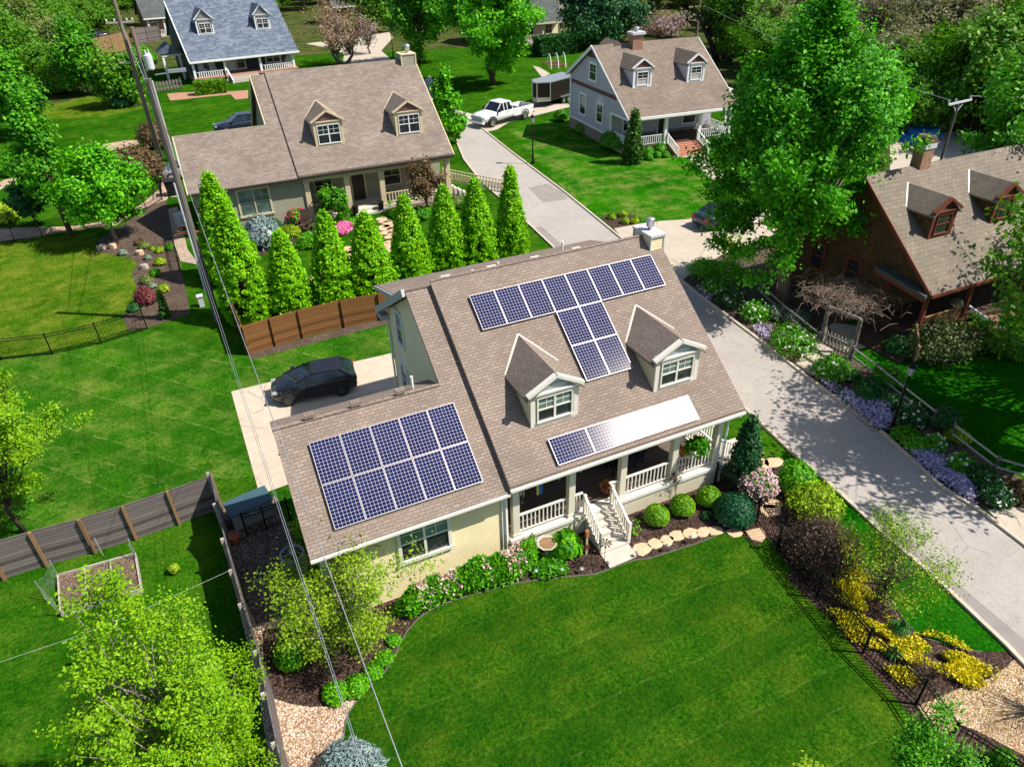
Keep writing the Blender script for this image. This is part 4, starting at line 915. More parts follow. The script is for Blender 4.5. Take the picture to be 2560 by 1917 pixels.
b = MB(); b.box(.2, 4.2, 1.15, .3, 14.75, 1.32); b.box(.18, 4.2, 1.2, .3, 4.4, 3.75); b.box(.18, 14.45, 1.2, .3, 14.75, 5.9); b.box(.18, .3, 3.5, .3, 4.3, 3.74); b.obj('trim_board', M['white'], HW)
b = MB(); b.box(.24, 3.4, 5.0, .3, 14.4, 5.38); b.prism([(.24, 7.4, 8.24), (.24, 10.5, 8.24), (.24, 8.93, 9.14)], (.06, 0, 0)); b.obj('gable_band', M['maroon'], HW)
window(HW, (.3, 9.0, 6.85), (0, -1, 0), (-1, 0, 0), 1.5, 1.5, M['white'], None, None, .2)
window(HW, (.3, 11.3, 3.15), (0, -1, 0), (-1, 0, 0), 1.4, 2.0, M['white'], None, None, .2)
window(HW, (.3, 7.0, 3.05), (0, -1, 0), (-1, 0, 0), 1.3, 1.8, M['white'], None, None, .2)
b = MB(); b.prism([(.26, 7+.8*math.cos(a), 4.2+.62*math.sin(a)) for a in [math.pi*k/8 for k in range(9)]], (.05, 0, 0)); b.obj('arched_transom', M['pale_siding'], HW)
b = MB(); b.box(.3, .35, 3.45, 12.6, .7, 3.72); b.obj('porch_beam', M['white'], HW)
b = MB(); b.box(.3, .7, 3.66, 12.5, 4.3, 3.72); b.obj('porch_ceiling', M['white'], HW)
b = MB(); b.box(.3, .3, .7, 12.6, 4.3, .9); b.obj('porch_floor', M['deck_dark'], HW)
b = MB(); b.box(.35, .45, 0, 12.5, .6, .7); b.box(.35, .6, 0, .5, 4.3, .7); b.obj('foundation', M['foundation'], HW)
for x in (.45, 4.6, 8.7, 12.4): post(HW, x, .5, .9, 3.5, .3, M['white'])
railing(HW, (.65, .5, .9), (4.4, .5, .9), .95, M['white'], sp=.24, bal=.07); railing(HW, (8.9, .5, .9), (12.2, .5, .9), .95, M['white'], sp=.24, bal=.07); railing(HW, (.4, .7, .9), (.4, 4.2, .9), .95, M['white'], sp=.24, bal=.07); railing(HW, (12.4, .7, .9), (12.4, 4.2, .9), .95, M['white'], sp=.24, bal=.07)
b = MB()
for i in range(6): b.box(4.95, .3-.34*(i+1), 0, 8.35, .3-.34*i, .82-.137*i)
b.obj('steps', M['brick_step'], HW)
railing(HW, (4.85, .3, .9), (4.85, -1.9, .05), .95, M['white'], 'handrail', .24, True, .07); railing(HW, (8.45, .3, .9), (8.45, -1.9, .05), .95, M['white'], 'handrail', .24, True, .07)
window(HW, (2.5, 4.3, 2.4), (1, 0, 0), (0, -1, 0), 1.5, 1.5, M['white']); window(HW, (9.8, 4.3, 2.4), (1, 0, 0), (0, -1, 0), 1.5, 1.5, M['white']); door(HW, 6.6, 4.3, .9, 1.2, 2.3, M['white'])
DW = dict(wall=M['pale_siding'], trim=M['white'], ped=M['maroon'], roof=M['shingle_lavender'], frame=M['white'])
dormer(HW, 2.08, 4.22, 3.45, 3.9, TW, 7.76, 8.68, DW, 1, (1.15, 1.2), False, None, M['blind']); dormer(HW, 8.46, 10.5, 3.45, 3.9, TW, 7.76, 8.68, DW, 1, (1.15, 1.2), False, None, M['blind'])
b = MB(); b.box(4.3, 7.9, 8.4, 5.5, 8.9, 10.3); ch = b.obj('chimney', M['brick'], HW)
b = MB(); b.box(4.12, 7.72, 10.3, 5.68, 9.08, 10.55); b.obj('chimney_cap', M['pale_grey'], ch)
b = MB(); b.lathe([(.2, 0), (.2, .2), (.28, .22), (.28, .4), (.1, .45)], (4.9, 8.4, 10.55), 10); b.obj('flue', M['galv'], ch, True)
b = MB(); b.prism([(12.6, 5, 4.9), (15.6, 5, 4.5), (15.6, 9, 4.5), (12.6, 9, 4.9)], (0, 0, -.18)); b.obj('side_porch_roof', M['white'], HW)
b = MB(); b.box(15.2, 5.2, 0, 15.4, 5.4, 4.36); b.obj('post', M['white'], HW)
b = MB(); b.prism([(2.2, 8.6, 9.2), (3.6, 8.6, 9.2), (2.9, 8.6, 9.75)], (0, 3, 0)); b.obj('rear_gable', M['shingle_lavender'], HW)

# ------------------------------------------------------------------ the charcoal house with the blue roof
HL = thing('charcoal_house', 'charcoal house with blue grey shingle roof and white porch posts', 'house', (1.7, 108.71, 0), math.radians(6.67))
TL = math.tan(math.radians(37))
rf = MB(); roof_slab(rf, .4, 17.6, 0, 3.4, 10.3, 3.4+10.3*TL, .2); roof_slab(rf, .4, 17.6, 10.3, 3.4+10.3*TL, 18, 5.5, .2); rf.obj('roof', M['shingle_blue'], HL)
b = MB(); b.box(.3, -.18, 3.1, 17.7, -.01, 3.38); b.bar((.34, 0, 3.25), (.34, 10.3, 3.25+10.3*TL), .14, .3); b.obj('gutter', M['white'], HL)
w = MB(); gable(w, .7, .2, [(4, 0), (17, 0), (17, 5.5), (10.3, 10.8), (.5, 3.5), (.5, 3.2), (4, 3.2)]); gable(w, 16.9, .2, [(4, 0), (17, 0), (17, 5.5), (10.3, 10.8), (.5, 3.5), (.5, 3.2), (4, 3.2)]); w.box(.9, 4, .9, 16.9, 4.2, 3.9); w.obj('wall', M['dark_siding'], HL)
b = MB(); b.box(.5, .2, .6, 17.2, 4, .9); b.obj('porch_floor', M['brick_paving'], HL)
b = MB(); b.box(.5, .4, 2.95, 17.2, .75, 3.2); b.obj('porch_beam', M['white'], HL)
for x in (.8, 5.6, 11.2, 16.6): post(HL, x, .55, 0, 3.0, .36, M['white'])
railing(HL, (1.1, .55, .75), (5.3, .55, .75), .95, M['white'], sp=.34, bal=.14, rail=.14); railing(HL, (11.5, .55, .75), (16.4, .55, .75), .95, M['white'], sp=.34, bal=.14, rail=.14)
b = MB()
for i in range(5): b.box(5.9, .2-.5*(i+1), 0, 10.4, .2-.5*i, .75-.15*i)
b.obj('steps', M['wood_pale'], HL)
b = MB(); b.bar((5.75, .3, 1.7), (5.75, -2.6, .5), .18, .2); b.box(5.66, -2.7, 0, 5.84, -2.5, .6); b.obj('handrail', M['white'], HL)
for x in (3.4, 14.2): window(HL, (x, 4, 2.2), (1, 0, 0), (0, -1, 0), 2.2, 1.3, M['white'], None, None, .22, 1, 2)
door(HL, 7.2, 4, .9, 1.1, 2.2, M['white'], M['white']); window(HL, (8.8, 4, 2.1), (1, 0, 0), (0, -1, 0), 1.2, 1.9, M['white'], None, None, .2)
DL = dict(wall=M['grey_shake'], trim=M['white'], ped=M['grey_shake'], roof=M['shingle_blue'], frame=M['white'])
dormer(HL, 3.3, 5.85, 4.2, 3.4, TL, 8.6, 10.05, DL, 2, (1.7, 1.3), False, None, None, .3); dormer(HL, 12.45, 14.85, 4.2, 3.4, TL, 8.6, 10.05, DL, 2, (1.7, 1.3), False, None, None, .3)
b = MB(); b.box(-2.6, 6.5, 3.9, .6, 11, 4.05); b.prism([(-2.8, 6.4, 4.05), (.6, 6.4, 4.05), (-1.1, 6.4, 5.4)], (0, 4.6, 0)); b.obj('side_porch_roof', M['shingle_blue'], HL)
b = MB(); b.box(-2.6, 6.6, 0, -2.25, 6.95, 3.9); b.box(-.1, 6.6, 0, .2, 6.95, 3.9); b.box(-2.6, 6.55, 3.6, .4, 6.7, 3.9); b.obj('side_porch', M['white'], HL)

# ------------------------------------------------------------------ the brown shingled house beside the road
HR = thing('shingled_house', 'brown shake house with rust red porch posts and tan roof behind the flower bank', 'house', (32.83, 1.35, 0), math.radians(.15))
TR = math.tan(math.radians(39))
rf = MB(); roof_slab(rf, 0, 15, 0, 3.6, 5.95, 3.6+5.95*TR, .16); roof_slab(rf, 0, 15, 5.95, 3.6+5.95*TR, 11.8, 3.7, .16); rf.obj('roof', M['shingle_rustic'], HR)
b = MB(); b.box(-.02, -.08, 3.4, 15, -.01, 3.58); b.bar((-.04, 0, 3.5), (-.04, 5.95, 3.5+5.95*TR), .08, .2); b.bar((-.04, 11.8, 3.6), (-.04, 5.95, 3.5+5.95*TR), .08, .2); b.obj('fascia', M['red_trim'], HR)
w = MB(); gable(w, .35, .2, [(3.2, 0), (11.3, 0), (11.3, 3.9), (5.95, 8.2), (.5, 3.75), (.5, 3.5), (3.2, 3.5)]); gable(w, 14.5, .2, [(3.2, 0), (11.3, 0), (11.3, 3.9), (5.95, 8.2), (.5, 3.75), (.5, 3.5), (3.2, 3.5)]); w.box(.55, 3.2, .8, 14.5, 3.4, 3.8); w.box(.55, 11.1, 0, 14.5, 11.3, 3.9); w.obj('wall', M['brown_shake'], HR)
b = MB(); b.prism([(-.35, .1, 3.35), (-.35, 3.5, 3.75), (-.35, 3.5, 3.95), (-.35, .1, 3.55)], (.75, 0, 0)); b.obj('side_hood', M['shingle_grey'], HR)
b = MB(); b.bar((-.3, .15, 3.28), (-.3, 3.5, 3.66), .12, .18); b.box(.3, .3, 3.2, 14.5, .5, 3.46); b.obj('porch_beam', M['red_trim'], HR)
b = MB(); b.box(.2, .3, .75, 14.5, 3.2, .95); b.obj('porch_floor', M['deck_dark'], HR)
b = MB(); b.box(.3, .4, 0, 14.5, .52, .75); b.box(.3, .52, 0, .42, 3.2, .75); b.obj('porch_skirt', M['deck_tan'], HR)
for x, y in ((.45, .45), (4.0, .45), (8.5, .45), (.45, 3.05)): post(HR, x, y, .95, 3.3, .2, M['red_trim'])
railing(HR, (.6, .45, .95), (3.85, .45, .95), .9, M['deck_tan'], sp=.16); railing(HR, (.3, .5, .8), (-1.0, -.9, .3), .8, M['deck_tan'], 'stair_rail', .16, True); railing(HR, (.1, 3.1, .85), (-1.5, 2.6, .2), .8, M['deck_dark'], 'stair_rail', .18, True)
b = MB()
for i in range(5): b.box(4.2, .3-.38*(i+1), 0, 6.4, .3-.38*i, .8-.16*i)
b.obj('steps', M['deck_tan'], HR)
b = MB(); b.prism([(.2, .3, .7), (-1.6, -.6, .1), (-1.8, 2.6, .1), (.2, 3.1, .7)], (0, 0, -.1)); b.obj('ramp', M['deck_dark'], HR)
b = MB(); b.bar((4.1, .3, 1.85), (5.0, -1.6, .9), .1, .1); b.obj('handrail', M['white'], HR)
for y in (5.4, 8.2): window(HR, (.35, y, 2.7), (0, -1, 0), (-1, 0, 0), .9, 1.5, M['red_trim'], None, None, .12)
DR = dict(wall=M['brown_shake'], trim=M['red_trim'], ped=M['brown_shake'], roof=M['shingle_rustic'], frame=M['red_trim'], flash=M['white'])
dormer(HR, 1.75, 3.52, 2.45, 3.6, TR, 6.95, 7.7, DR, 1, (1.05, 1.05)); dormer(HR, 6.8, 8.55, 2.45, 3.6, TR, 6.95, 7.7, DR, 1, (1.05, 1.05))
b = MB(); b.box(3.95, 5.65, 7.4, 4.75, 6.35, 9.35); ch = b.obj('chimney', M['brick'], HR)
b = MB(); b.box(3.9, 5.6, 9.35, 4.8, 6.4, 9.65); b.obj('chimney_collar', M['pale_grey'], ch)
b = MB(); pr = [(4.35+.45*math.cos(a), 5.6, 9.65+.42*math.sin(a)) for a in [math.pi*k/10 for k in range(11)]]
b.prism(pr, (0, .8, 0)); b.obj('chimney_hood', M['brownred_shake'], ch)

# ------------------------------------------------------------------ houses half hidden at the top of the picture
def far_house(name, label, x, y, rz, L, D, ze, zr, wm, rm, tm, porch=True):
    h = thing(name, label, 'house', (x, y, 0), math.radians(rz))
    rf = MB(); roof_slab(rf, -.5, L+.5, 0, ze, D/2, zr, .2); roof_slab(rf, -.5, L+.5, D/2, zr, D, ze, .2); rf.obj('roof', rm, h)
    w = MB(); py = 2.6 if porch else .5
    for xx in (0, L-.2): gable(w, xx, .2, [(py, 0), (D-.5, 0), (D-.5, ze), (D/2, zr-.25), (.4, ze+.1), (.4, ze-.2), (py, ze-.2)])
    w.box(.2, py, 0, L-.2, py+.2, ze+.3); w.box(.2, D-.7, 0, L-.2, D-.5, ze); w.obj('wall', wm, h)
    b = MB(); b.box(-.5, -.15, ze-.3, L+.5, -.01, ze-.02); b.obj('gutter', tm, h)
    n = max(2, int(L/3.5))
    if porch:
        b = MB(); b.box(0, .2, 0, L, py, .5); b.obj('porch_floor', M['step_concrete'], h)
        for i in range(n+1): post(h, .3+(L-.6)*i/n, .5, .5, ze-.25, .32, tm)
        railing(h, (.5, .5, .5), (L-.5, .5, .5), .9, tm, sp=.35, bal=.1)
    for i in range(n): window(h, (L*(i+.5)/n, py, 2.1), (1, 0, 0), (0, -1, 0), 1.3, 1.5, tm, None, None, .18, 1, 2)
    return h
far_house('grey_roof_house', 'house with a plain grey roof and cream porch beyond the big green lawn tree', 56.0, 118.3, -3, 16.4, 14, 3.6, 8.6, M['cream_wall'], M['shingle_grey'], M['cream_trim'])
far_house('brick_house', 'red brick house behind the charcoal house at the top edge', -3, 175, 8, 14, 12, 4, 9, M['brick'], M['shingle_grey'], M['white'])
far_house('shaded_house', 'shaded dark house with white porch posts above the far lane', 39, 172, -4, 13, 11, 4, 8, M['grey_shake'], M['shingle_grey'], M['white'])
far_house('pale_house', 'pale house with a red flower box among trees at the top edge', 95, 170, -8, 14, 11, 4.5, 9, M['pale_siding'], M['shingle_grey'], M['white'])
h = far_house('ochre_roof_house', 'house with wide ochre roof and skylight behind the bare trees', 126, 100, -12, 34, 18, 4.5, 9.5, M['tan_trim'], M['shingle_red'], M['cream_trim'], False)
b = MB(); b.box(8, 3.2, 6.15, 9.5, 4.6, 6.55); b.obj('skylight', M['glass_blue'], h)
# ------------------------------------------------------------------ vehicles (x forward)
def wheel(parent, x, y, r, w, rim='alu'):
    b = MB().basis((x, y, r), (1, 0, 0), (0, 0, 1), (0, 1, 0))
    b.lathe([(r*.62, -w/2), (r*.93, -w/2), (r, -w*.3), (r, w*.3), (r*.93, w/2), (r*.62, w/2)], (0, 0, 0), 20); t = b.obj('wheel', M['rubber'], parent, False)
    s = 1 if y > 0 else -1
    b = MB().basis((x, y+s*w*.46, r), (1, 0, 0), (0, 0, 1), (0, s, 0))
    b.lathe([(r*.62, -.03), (r*.62, .02), (r*.54, .025), (r*.54, -.02)], (0, 0, 0), 18)
    for k in range(7):
        a = k*2*math.pi/7; b.bar((0, 0, .0), (math.cos(a)*r*.56, math.sin(a)*r*.56, .0), .07*r/.3, .03)
    b.lathe([(r*.14, -.02), (r*.14, .03)], (0, 0, 0), 10); b.obj('rim', M[rim], t)
def hull(stations):
    rings = []
    for x, hw, zb, zs in stations:
        rings.append([(x, -hw*.86, zb), (x, -hw*.98, zb+.12), (x, -hw, zb+(zs-zb)*.5), (x, -hw*.97, zs-.10), (x, -hw*.88, zs-.01), (x, -hw*.45, zs+.025), (x, hw*.45, zs+.025), (x, hw*.88, zs-.01), (x, hw*.97, zs-.10), (x, hw, zb+(zs-zb)*.5), (x, hw*.98, zb+.12), (x, hw*.86, zb)])
    return MB().loft(rings)
def cabin(root, paint, r0, r1, f1, f0, zb0, zb1, zr, hb, hr, pillars=(.0,)):
    """r0 rear belt, r1 rear roof, f1 front roof, f0 base of windscreen"""
    n = 5; rings = []
    for k in range(n+1):
        t = k/n; e = math.sin(t*math.pi/2)
        xr = r0+(r1-r0)*t; xf = f0+(f1-f0)*t; z0 = (zr-.05); hw = hb+(hr-hb)*t**1.3
        zr_ = zb0+(z0-zb0)*t; zf_ = zb1+(z0-zb1)*t
        rings.append([(xr, -hw*.8, zr_), (xr+.05, -hw, zr_), (xf-.12, -hw, zf_), (xf, -hw*.8, zf_), (xf, hw*.8, zf_), (xf-.12, hw, zf_), (xr+.05, hw, zr_), (xr, hw*.8, zr_)])
    g = MB().loft(rings).obj('windows', M['glass_blue'], root)
    rr = []
    for t, dz in ((0, -.05), (.0, 0), (.5, .035), (1, .05)):
        s = 1.02-.16*t
        xm = (r1+f1)/2; hx = (f1-r1)/2
        rr.append([(xm+sx*(hx*(1.0-.18*t)+.03), sy*hr*s, zr+dz) for sx, sy in ((-1, -.8), (-.93, -1), (.93, -1), (1, -.8), (1, .8), (.93, 1), (-.93, 1), (-1, .8))])
    MB().loft(rr).obj('roof', paint, root)
    for s in (-1, 1):
        b = MB(); b.bar((f0-.1, s*hb*.97, zb1), (f1-.05, s*hr*.99, zr-.03), .07, .06); b.obj('pillar', paint, root)
        b = MB(); b.bar((r0+.1, s*hb*.97, zb0), (r1+.05, s*hr*.99, zr-.03), .2, .06); b.obj('pillar', paint, root)
        for p in pillars: b = MB(); b.bar((p, s*hb*1.0, (zb0+zb1)/2), (p, s*hr*1.0, zr-.03), .07, .04); b.obj('pillar', paint, root)
def lights(root, x, y, z, sx, sy, sz, m, name):
    for s in (-1, 1):
        b = MB(); b.loft([[(x-sx, s*y-sy, z-sz), (x-sx, s*y+sy, z-sz), (x-sx, s*y+sy, z+sz), (x-sx, s*y-sy, z+sz)], [(x+sx, s*y-sy*.7, z-sz*.6), (x+sx, s*y+sy*.7, z-sz*.6), (x+sx, s*y+sy*.7, z+sz*.6), (x+sx, s*y-sy*.7, z+sz*.6)]]); b.obj(name, m, root)
def car(name, label, loc, rz, k, paint, kind='hatch'):
    root = thing(name, label, 'car', loc, math.radians(rz))
    root.scale = (k, k, k)
    if kind == 'hatch':
        hull([(-2.0, .62, .38, .82), (-1.93, .78, .26, .96), (-1.5, .85, .2, 1.0), (-.6, .865, .18, .98), (.6, .865, .18, .96), (1.2, .85, .2, .90), (1.7, .78, .22, .78), (1.95, .62, .28, .62), (2.02, .45, .34, .52)]).obj('body', paint, root, True)
        cabin(root, paint, -1.95, -1.35, .05, 1.42, .98, .88, 1.40, .80, .58, (-.55, .3))
        wx = (-1.2, 1.3)
    else:
        hull([(-2.35, .66, .38, .86), (-2.28, .80, .28, .97), (-1.7, .88, .2, 1.0), (-.6, .90, .18, .96), (.8, .90, .18, .94), (1.5, .88, .2, .88), (2.1, .80, .24, .76), (2.36, .6, .32, .6)]).obj('body', paint, root, True)
        cabin(root, paint, -1.75, -1.0, .25, 1.05, .99, .93, 1.42, .82, .62, (-.3,))
        wx = (-1.4, 1.45)
    for x in wx:
        for s in (-1, 1): wheel(root, x, s*.80, .32, .2, 'grey_rim' if kind == 'hatch' and paint is M['black_paint'] else 'alu')
    xf = 1.83 if kind == 'hatch' else 2.2; xr = -1.93 if kind == 'hatch' else -2.28
    lights(root, xf-.08, .6, .70, .2, .13, .055, M['head_lens'], 'headlight'); lights(root, xr, .62, .84, .08, .14, .09, M['tail_lens'], 'tail_light')
    for s in (-1, 1): b = MB(); b.box(.75, s*.88-.1, .95, .95, s*.88+.1, 1.08); b.obj('mirror', paint, root)
    for s in (-1, 1):
        for x_ in (-.62, .38): b = MB(); b.box(x_-.008, s*.872-.006, .34, x_+.008, s*.872+.006, .93); b.obj('door_seam', M['black'], root)
        for x_ in (-.62, .2): b = MB(); b.box(x_, s*.875-.006, .72, x_+.17, s*.875+.012, .75); b.obj('door_handle', M['black'], root)
    b = MB(); b.box(xr-.06, -.26, .56, xr-.02, .26, .70); b.obj('number_plate', M['pale_grey'], root)
    b = MB(); b.box(xf+.08, -.4, .32, xf+.16, .4, .46); b.obj('grille', M['black'], root)
    if kind == 'hatch': lights(root, xf-.28, .72, .7, .05, .05, .05, M['amber'], 'indicator')
    return root
car('hatchback_car', 'black hatchback parked on the pale driveway behind the cream house', (1.72, 12.62, 0), 174, 1.1, M['black_paint'])
car('silver_car', 'silver car nose showing beside the foot of the utility poles', (-1.9, 57.6, 0), 182, 1.3, M['silver_car'])
car('dark_car', 'dark blue car roof showing above the ridge of the tan house wing', (5.2, 74.5, 0), 183, 1.35, M['navy_car'], 'sedan')
car('dark_sedan', 'dark sedan parked under the big maple, tail towards the road', (36.4, 22.3, 0), 6, 1.16, M['navy_car'], 'sedan')
car('shaded_car', 'dark car in tree shade at the top left edge', (-14.5, 178, 0), 200, 1.4, M['black_paint'], 'sedan')

PT = thing('pickup_truck', 'white extended cab pickup truck backed up to the black trailer', 'truck', (34.6, 62.2, 0), math.radians(198)); PT.scale = (1.34, 1.34, 1.34)
hull([(-.55, .96, .5, 1.22), (.6, .97, .45, 1.22), (1.3, .97, .45, 1.22), (1.9, .95, .48, 1.20), (2.6, .92, .5, 1.14), (2.95, .84, .52, 1.02), (3.02, .8, .6, .9)]).obj('body', M['white_car'], PT, True)
b = MB(); b.box(-3.0, -.97, .55, -.6, -.82, 1.2); b.box(-3.0, .82, .55, -.6, .97, 1.2); b.box(-3.0, -.82, .55, -.6, .82, .75); b.box(-.72, -.82, .75, -.6, .82, 1.2); b.obj('bed', M['white_car'], PT)
b = MB(); b.box(-3.07, -.93, .6, -3.0, .93, 1.2); b.obj('tailgate', M['white_car'], PT)
b = MB(); b.box(-2.98, -.81, .752, -.73, .81, .77); b.box(-1.1, -.8, .77, -.75, .8, 1.27); b.obj('bed_liner', M['black'], PT)
cabin(PT, M['white_car'], -.55, -.35, .85, 1.5, 1.2, 1.2, 1.88, .9, .74, (.15, .55))
for x in (-1.95, 2.0):
    for s in (-1, 1): wheel(PT, x, s*.86, .40, .26)
for x in (-1.95, 2.0):
    for s in (-1, 1):
        b = MB(); pr = [(x+.5*math.cos(a), s*.955, .42+.5*math.sin(a)) for a in [math.pi*k/8 for k in range(9)]]
        for p, q in zip(pr[:-1], pr[1:]): b.bar(p, q, .06, .08)
        b.obj('wheel_arch', M['rubber'], PT)
b = MB(); b.box(2.98, -.62, .62, 3.06, .62, 1.0); b.obj('grille', M['grey_metal'], PT)
b = MB(); b.box(2.9, -.9, .42, 3.14, .9, .60); b.obj('bumper', M['white_car'], PT)
b = MB(); b.box(-3.2, -.9, .45, -3.05, .9, .6); b.obj('bumper', M['galv'], PT)
lights(PT, 2.95, .76, .86, .08, .13, .12, M['head_lens'], 'headlight'); lights(PT, -3.04, .88, .95, .05, .07, .18, M['tail_lens'], 'tail_light')
for s in (-1, 1):
    b = MB(); b.box(1.2, s*1.05-.12, 1.2, 1.35, s*1.05+.12, 1.42); b.obj('mirror', M['black'], PT)
    b = MB(); b.box(.1, s*.975-.01, 1.02, .3, s*.975+.01, 1.08); b.obj('door_handle', M['black'], PT)
TRL = thing('cargo_trailer', 'black enclosed cargo trailer with silver roof and vee nose behind the pickup', 'trailer', (44.4, 68.4, 0), math.radians(205))
pl = [(-4.2, -1.5), (2.0, -1.5), (3.3, -.35), (3.3, .35), (2.0, 1.5), (-4.2, 1.5)]
b = MB(); b.prism([(x, y, .75) for x, y in pl], (0, 0, 2.25)); b.obj('box', M['trailer_black'], TRL)
b = MB(); b.prism([(x*1.015, y*1.02, 3.0) for x, y in pl], (0, 0, .12)); b.obj('roof', M['galv'], TRL)
b = MB()
for (x, y), (u, v) in zip(pl[1:4], pl[2:5]): b.bar((x*1.01, y*1.01, 1.0), (u*1.01, v*1.01, 1.0), .04, .5)
for x, y in pl[1:5]: b.box(x*1.01-.05, y*1.01-.05, .75, x*1.01+.05, y*1.01+.05, 3.0)
b.obj('trim', M['alu'], TRL)
for x in (-.7, -1.7):
    for s in (-1, 1): wheel(TRL, x, s*1.62, .42, .24)
for s in (-1, 1): b = MB(); b.box(-2.3, s*1.62-.16, .9, -.1, s*1.62+.16, .98); b.obj('mudguard', M['alu'], TRL)
b = MB(); b.bar((2.8, -.6, .6), (4.6, 0, .6), .1, .1); b.bar((2.8, .6, .6), (4.6, 0, .6), .1, .1); b.obj('tow_bar', M['black'], TRL)

# ------------------------------------------------------------------ fences
def along(pts, step):
    out = []
    for a, e in zip(pts[:-1], pts[1:]):
        a = Vector(a); e = Vector(e); n = max(1, round((e-a).length/step))
        out += [a+(e-a)*i/n for i in range(n)]
    return out+[Vector(pts[-1])]
def iron_fence(label, pts, h=1.2, step=2.4, gap=.13):
    root = thing('iron_fence', label, 'fence', (0, 0, 0)); P = along(pts, step)
    for p in P:
        b = MB(); b.box(p.x-.035, p.y-.035, 0, p.x+.035, p.y+.035, h+.08); b.box(p.x-.045, p.y-.045, h+.08, p.x+.045, p.y+.045, h+.11); b.obj('post', M['iron'], root)
    for a, e in zip(P[:-1], P[1:]):
        b = MB(); Z = Vector((0, 0, 1))
        for z in (.12, h-.16, h): b.bar(a+Z*z, e+Z*z, .032, .035)
        n = max(2, int((e-a).length/gap))
        for i in range(1, n):
            p = a+(e-a)*i/n; b.box(p.x-.009, p.y-.009, .06, p.x+.009, p.y+.009, h)
        b.obj('picket_panel', M['iron'], root)
    return root
def board_fence(label, tops, h, m, pm, proud=.09, cap=False, postw=.11, name='board_fence', side=None):
    root = thing(name, label, 'fence', (0, 0, 0)); P = [Vector((p[0], p[1], 0)) for p in tops]
    for a, e in zip(P[:-1], P[1:]):
        b = MB(); d = (e-a).normalized(); n = Vector((d.y, -d.x, 0))
        b.prism([a-n*.02, e-n*.02, e+n*.02, a+n*.02], (0, 0, h)); b.obj('board_panel', m, root)
    for i, p in enumerate(P):
        d = (P[min(i+1, len(P)-1)]-P[max(i-1, 0)]).normalized(); n = Vector((d.y, -d.x, 0)); q = p+n*(side if side is not None else proud)
        b = MB(); b.prism([q-d*postw/2-n*.06, q+d*postw/2-n*.06, q+d*postw/2+n*.06, q-d*postw/2+n*.06], (0, 0, h+.03))
        if cap: b.prism([q-d*postw-n*.11, q+d*postw-n*.11, q+d*postw+n*.11, q-d*postw+n*.11], (0, 0, .02))
        b.obj('post', pm, root)
    return root
FH = 1.83
gf = [G(p, FH) for p in ((-110, 1384), C0(-130, 1385), C0(255, 1270), C0(680, 1160), C0(1055, 1048), C0(1440, 918), C0(1822, 788))]
board_fence('weathered grey board fence with brown posts across the left lawn', gf, FH, M['wood_grey'], M['wood_post'])
FH2 = 2.0
rf_ = [gf[-1]]+[G(p, FH2) for p in (C0(1872, 1030), C0(1940, 1330), C0(2012, 1600), D0(2095, 245), D1(20, 650), D1(88, 1015), D1(178, 1440), (740, 2060), (800, 2300))]
board_fence('grey board fence seen edge on beside the dark gravel yard', rf_, FH2, M['wood_grey'], M['wood_pale'], side=.1)
wf = [G(p) for p in ((624, 886), (690, 864), B1(410, 1255), B1(770, 1165), B1(1085, 1105))]; wf.append(wf[-1]+(wf[-1]-wf[-2])); wf.append(wf[-1]+(wf[-1]-wf[-2]))
board_fence('warm brown cedar fence below the row of clipped trees', wf, 1.86, M['wood_warm'], M['wood_warm'])
bk = wf[0]+Vector((-.35, 6.2, 0)); board_fence('short end run of the brown cedar fence in shade by the pole', [wf[0]+Vector((-.03, .1, 0)), wf[0]+Vector((-.18, 3, 0)), bk], 1.86, M['wood_warm'], M['wood_warm'], side=-.09)
iron_fence('black iron fence slanting between front lawn and yellow ground cover', [G(p) for p in (C2(1745, 872), C2(2105, 1185), C3(75, 1425), D3(820, 672), D3(1280, 1110), D3(1530, 1480), (2575, 2000))], 1.2)
iron_fence('black iron fence across the lawns at the left edge', [G(p) for p in ((-30, 908), B0(15, 1448), B0(455, 1402), B0(875, 1308), B0(1272, 1185))], 1.35)
iron_fence('thin black iron fence along the pale gravel border', [G(p) for p in (B0(-60, 445), B0(130, 425), B0(600, 345), B0(1115, 245), B0(1400, 70), A0(1390, 1520))], 1.25, 2.6, .17)
iron_fence('low iron fence between planting bed and shaded side yard', [G(p) for p in (B0(1560, 690), B0(1520, 520), B0(1480, 345))], 1.1, 2.4, .15)
iron_fence('black iron fence in the shade of the cream house wing', [G(p) for p in (C1(-70, 1310), C1(100, 1260), C1(300, 1180))], 1.2)
def picket(label, a, e, h, m, sp=.28, pw=.12, name='picket_fence'):
    root = thing(name, label, 'fence' if 'fence' in name else 'gate', (0, 0, 0)); d = (e-a).normalized(); n = int((e-a).length/sp); b = MB(); Z = Vector((0, 0, 1))
    for i in range(n+1):
        p = a+(e-a)*i/n; b.prism([p-d*pw/2+Z*.08, p+d*pw/2+Z*.08, p+d*pw/2+Z*(h-.1), p+Z*h, p-d*pw/2+Z*(h-.1)], Vector((d.y, -d.x, 0))*.03)
    b.obj('pickets', m, root); b = MB(); q = Vector((d.y, -d.x, 0))*-.03
    for z in (.3, h-.3): b.bar(a+Z*z+q, e+Z*z+q, .06, .09)
    b.obj('rails', m, root)
    for p in (a, e): b = MB(); b.box(p.x-.08, p.y-.08, 0, p.x+.08, p.y+.08, h+.1); b.obj('post', m, root)
    return root
picket('grey brown picket fence beside the porch of the charcoal house', G((372, 236)), G((455, 222)), 1.5, M['wood_grey'], .5, .3)
board_fence('brown board fence in shade behind the bushes at top left', [G((240, 142)), G((285, 132)), G((330, 122))], 3.2, M['wood_post'], M['wood_post'])
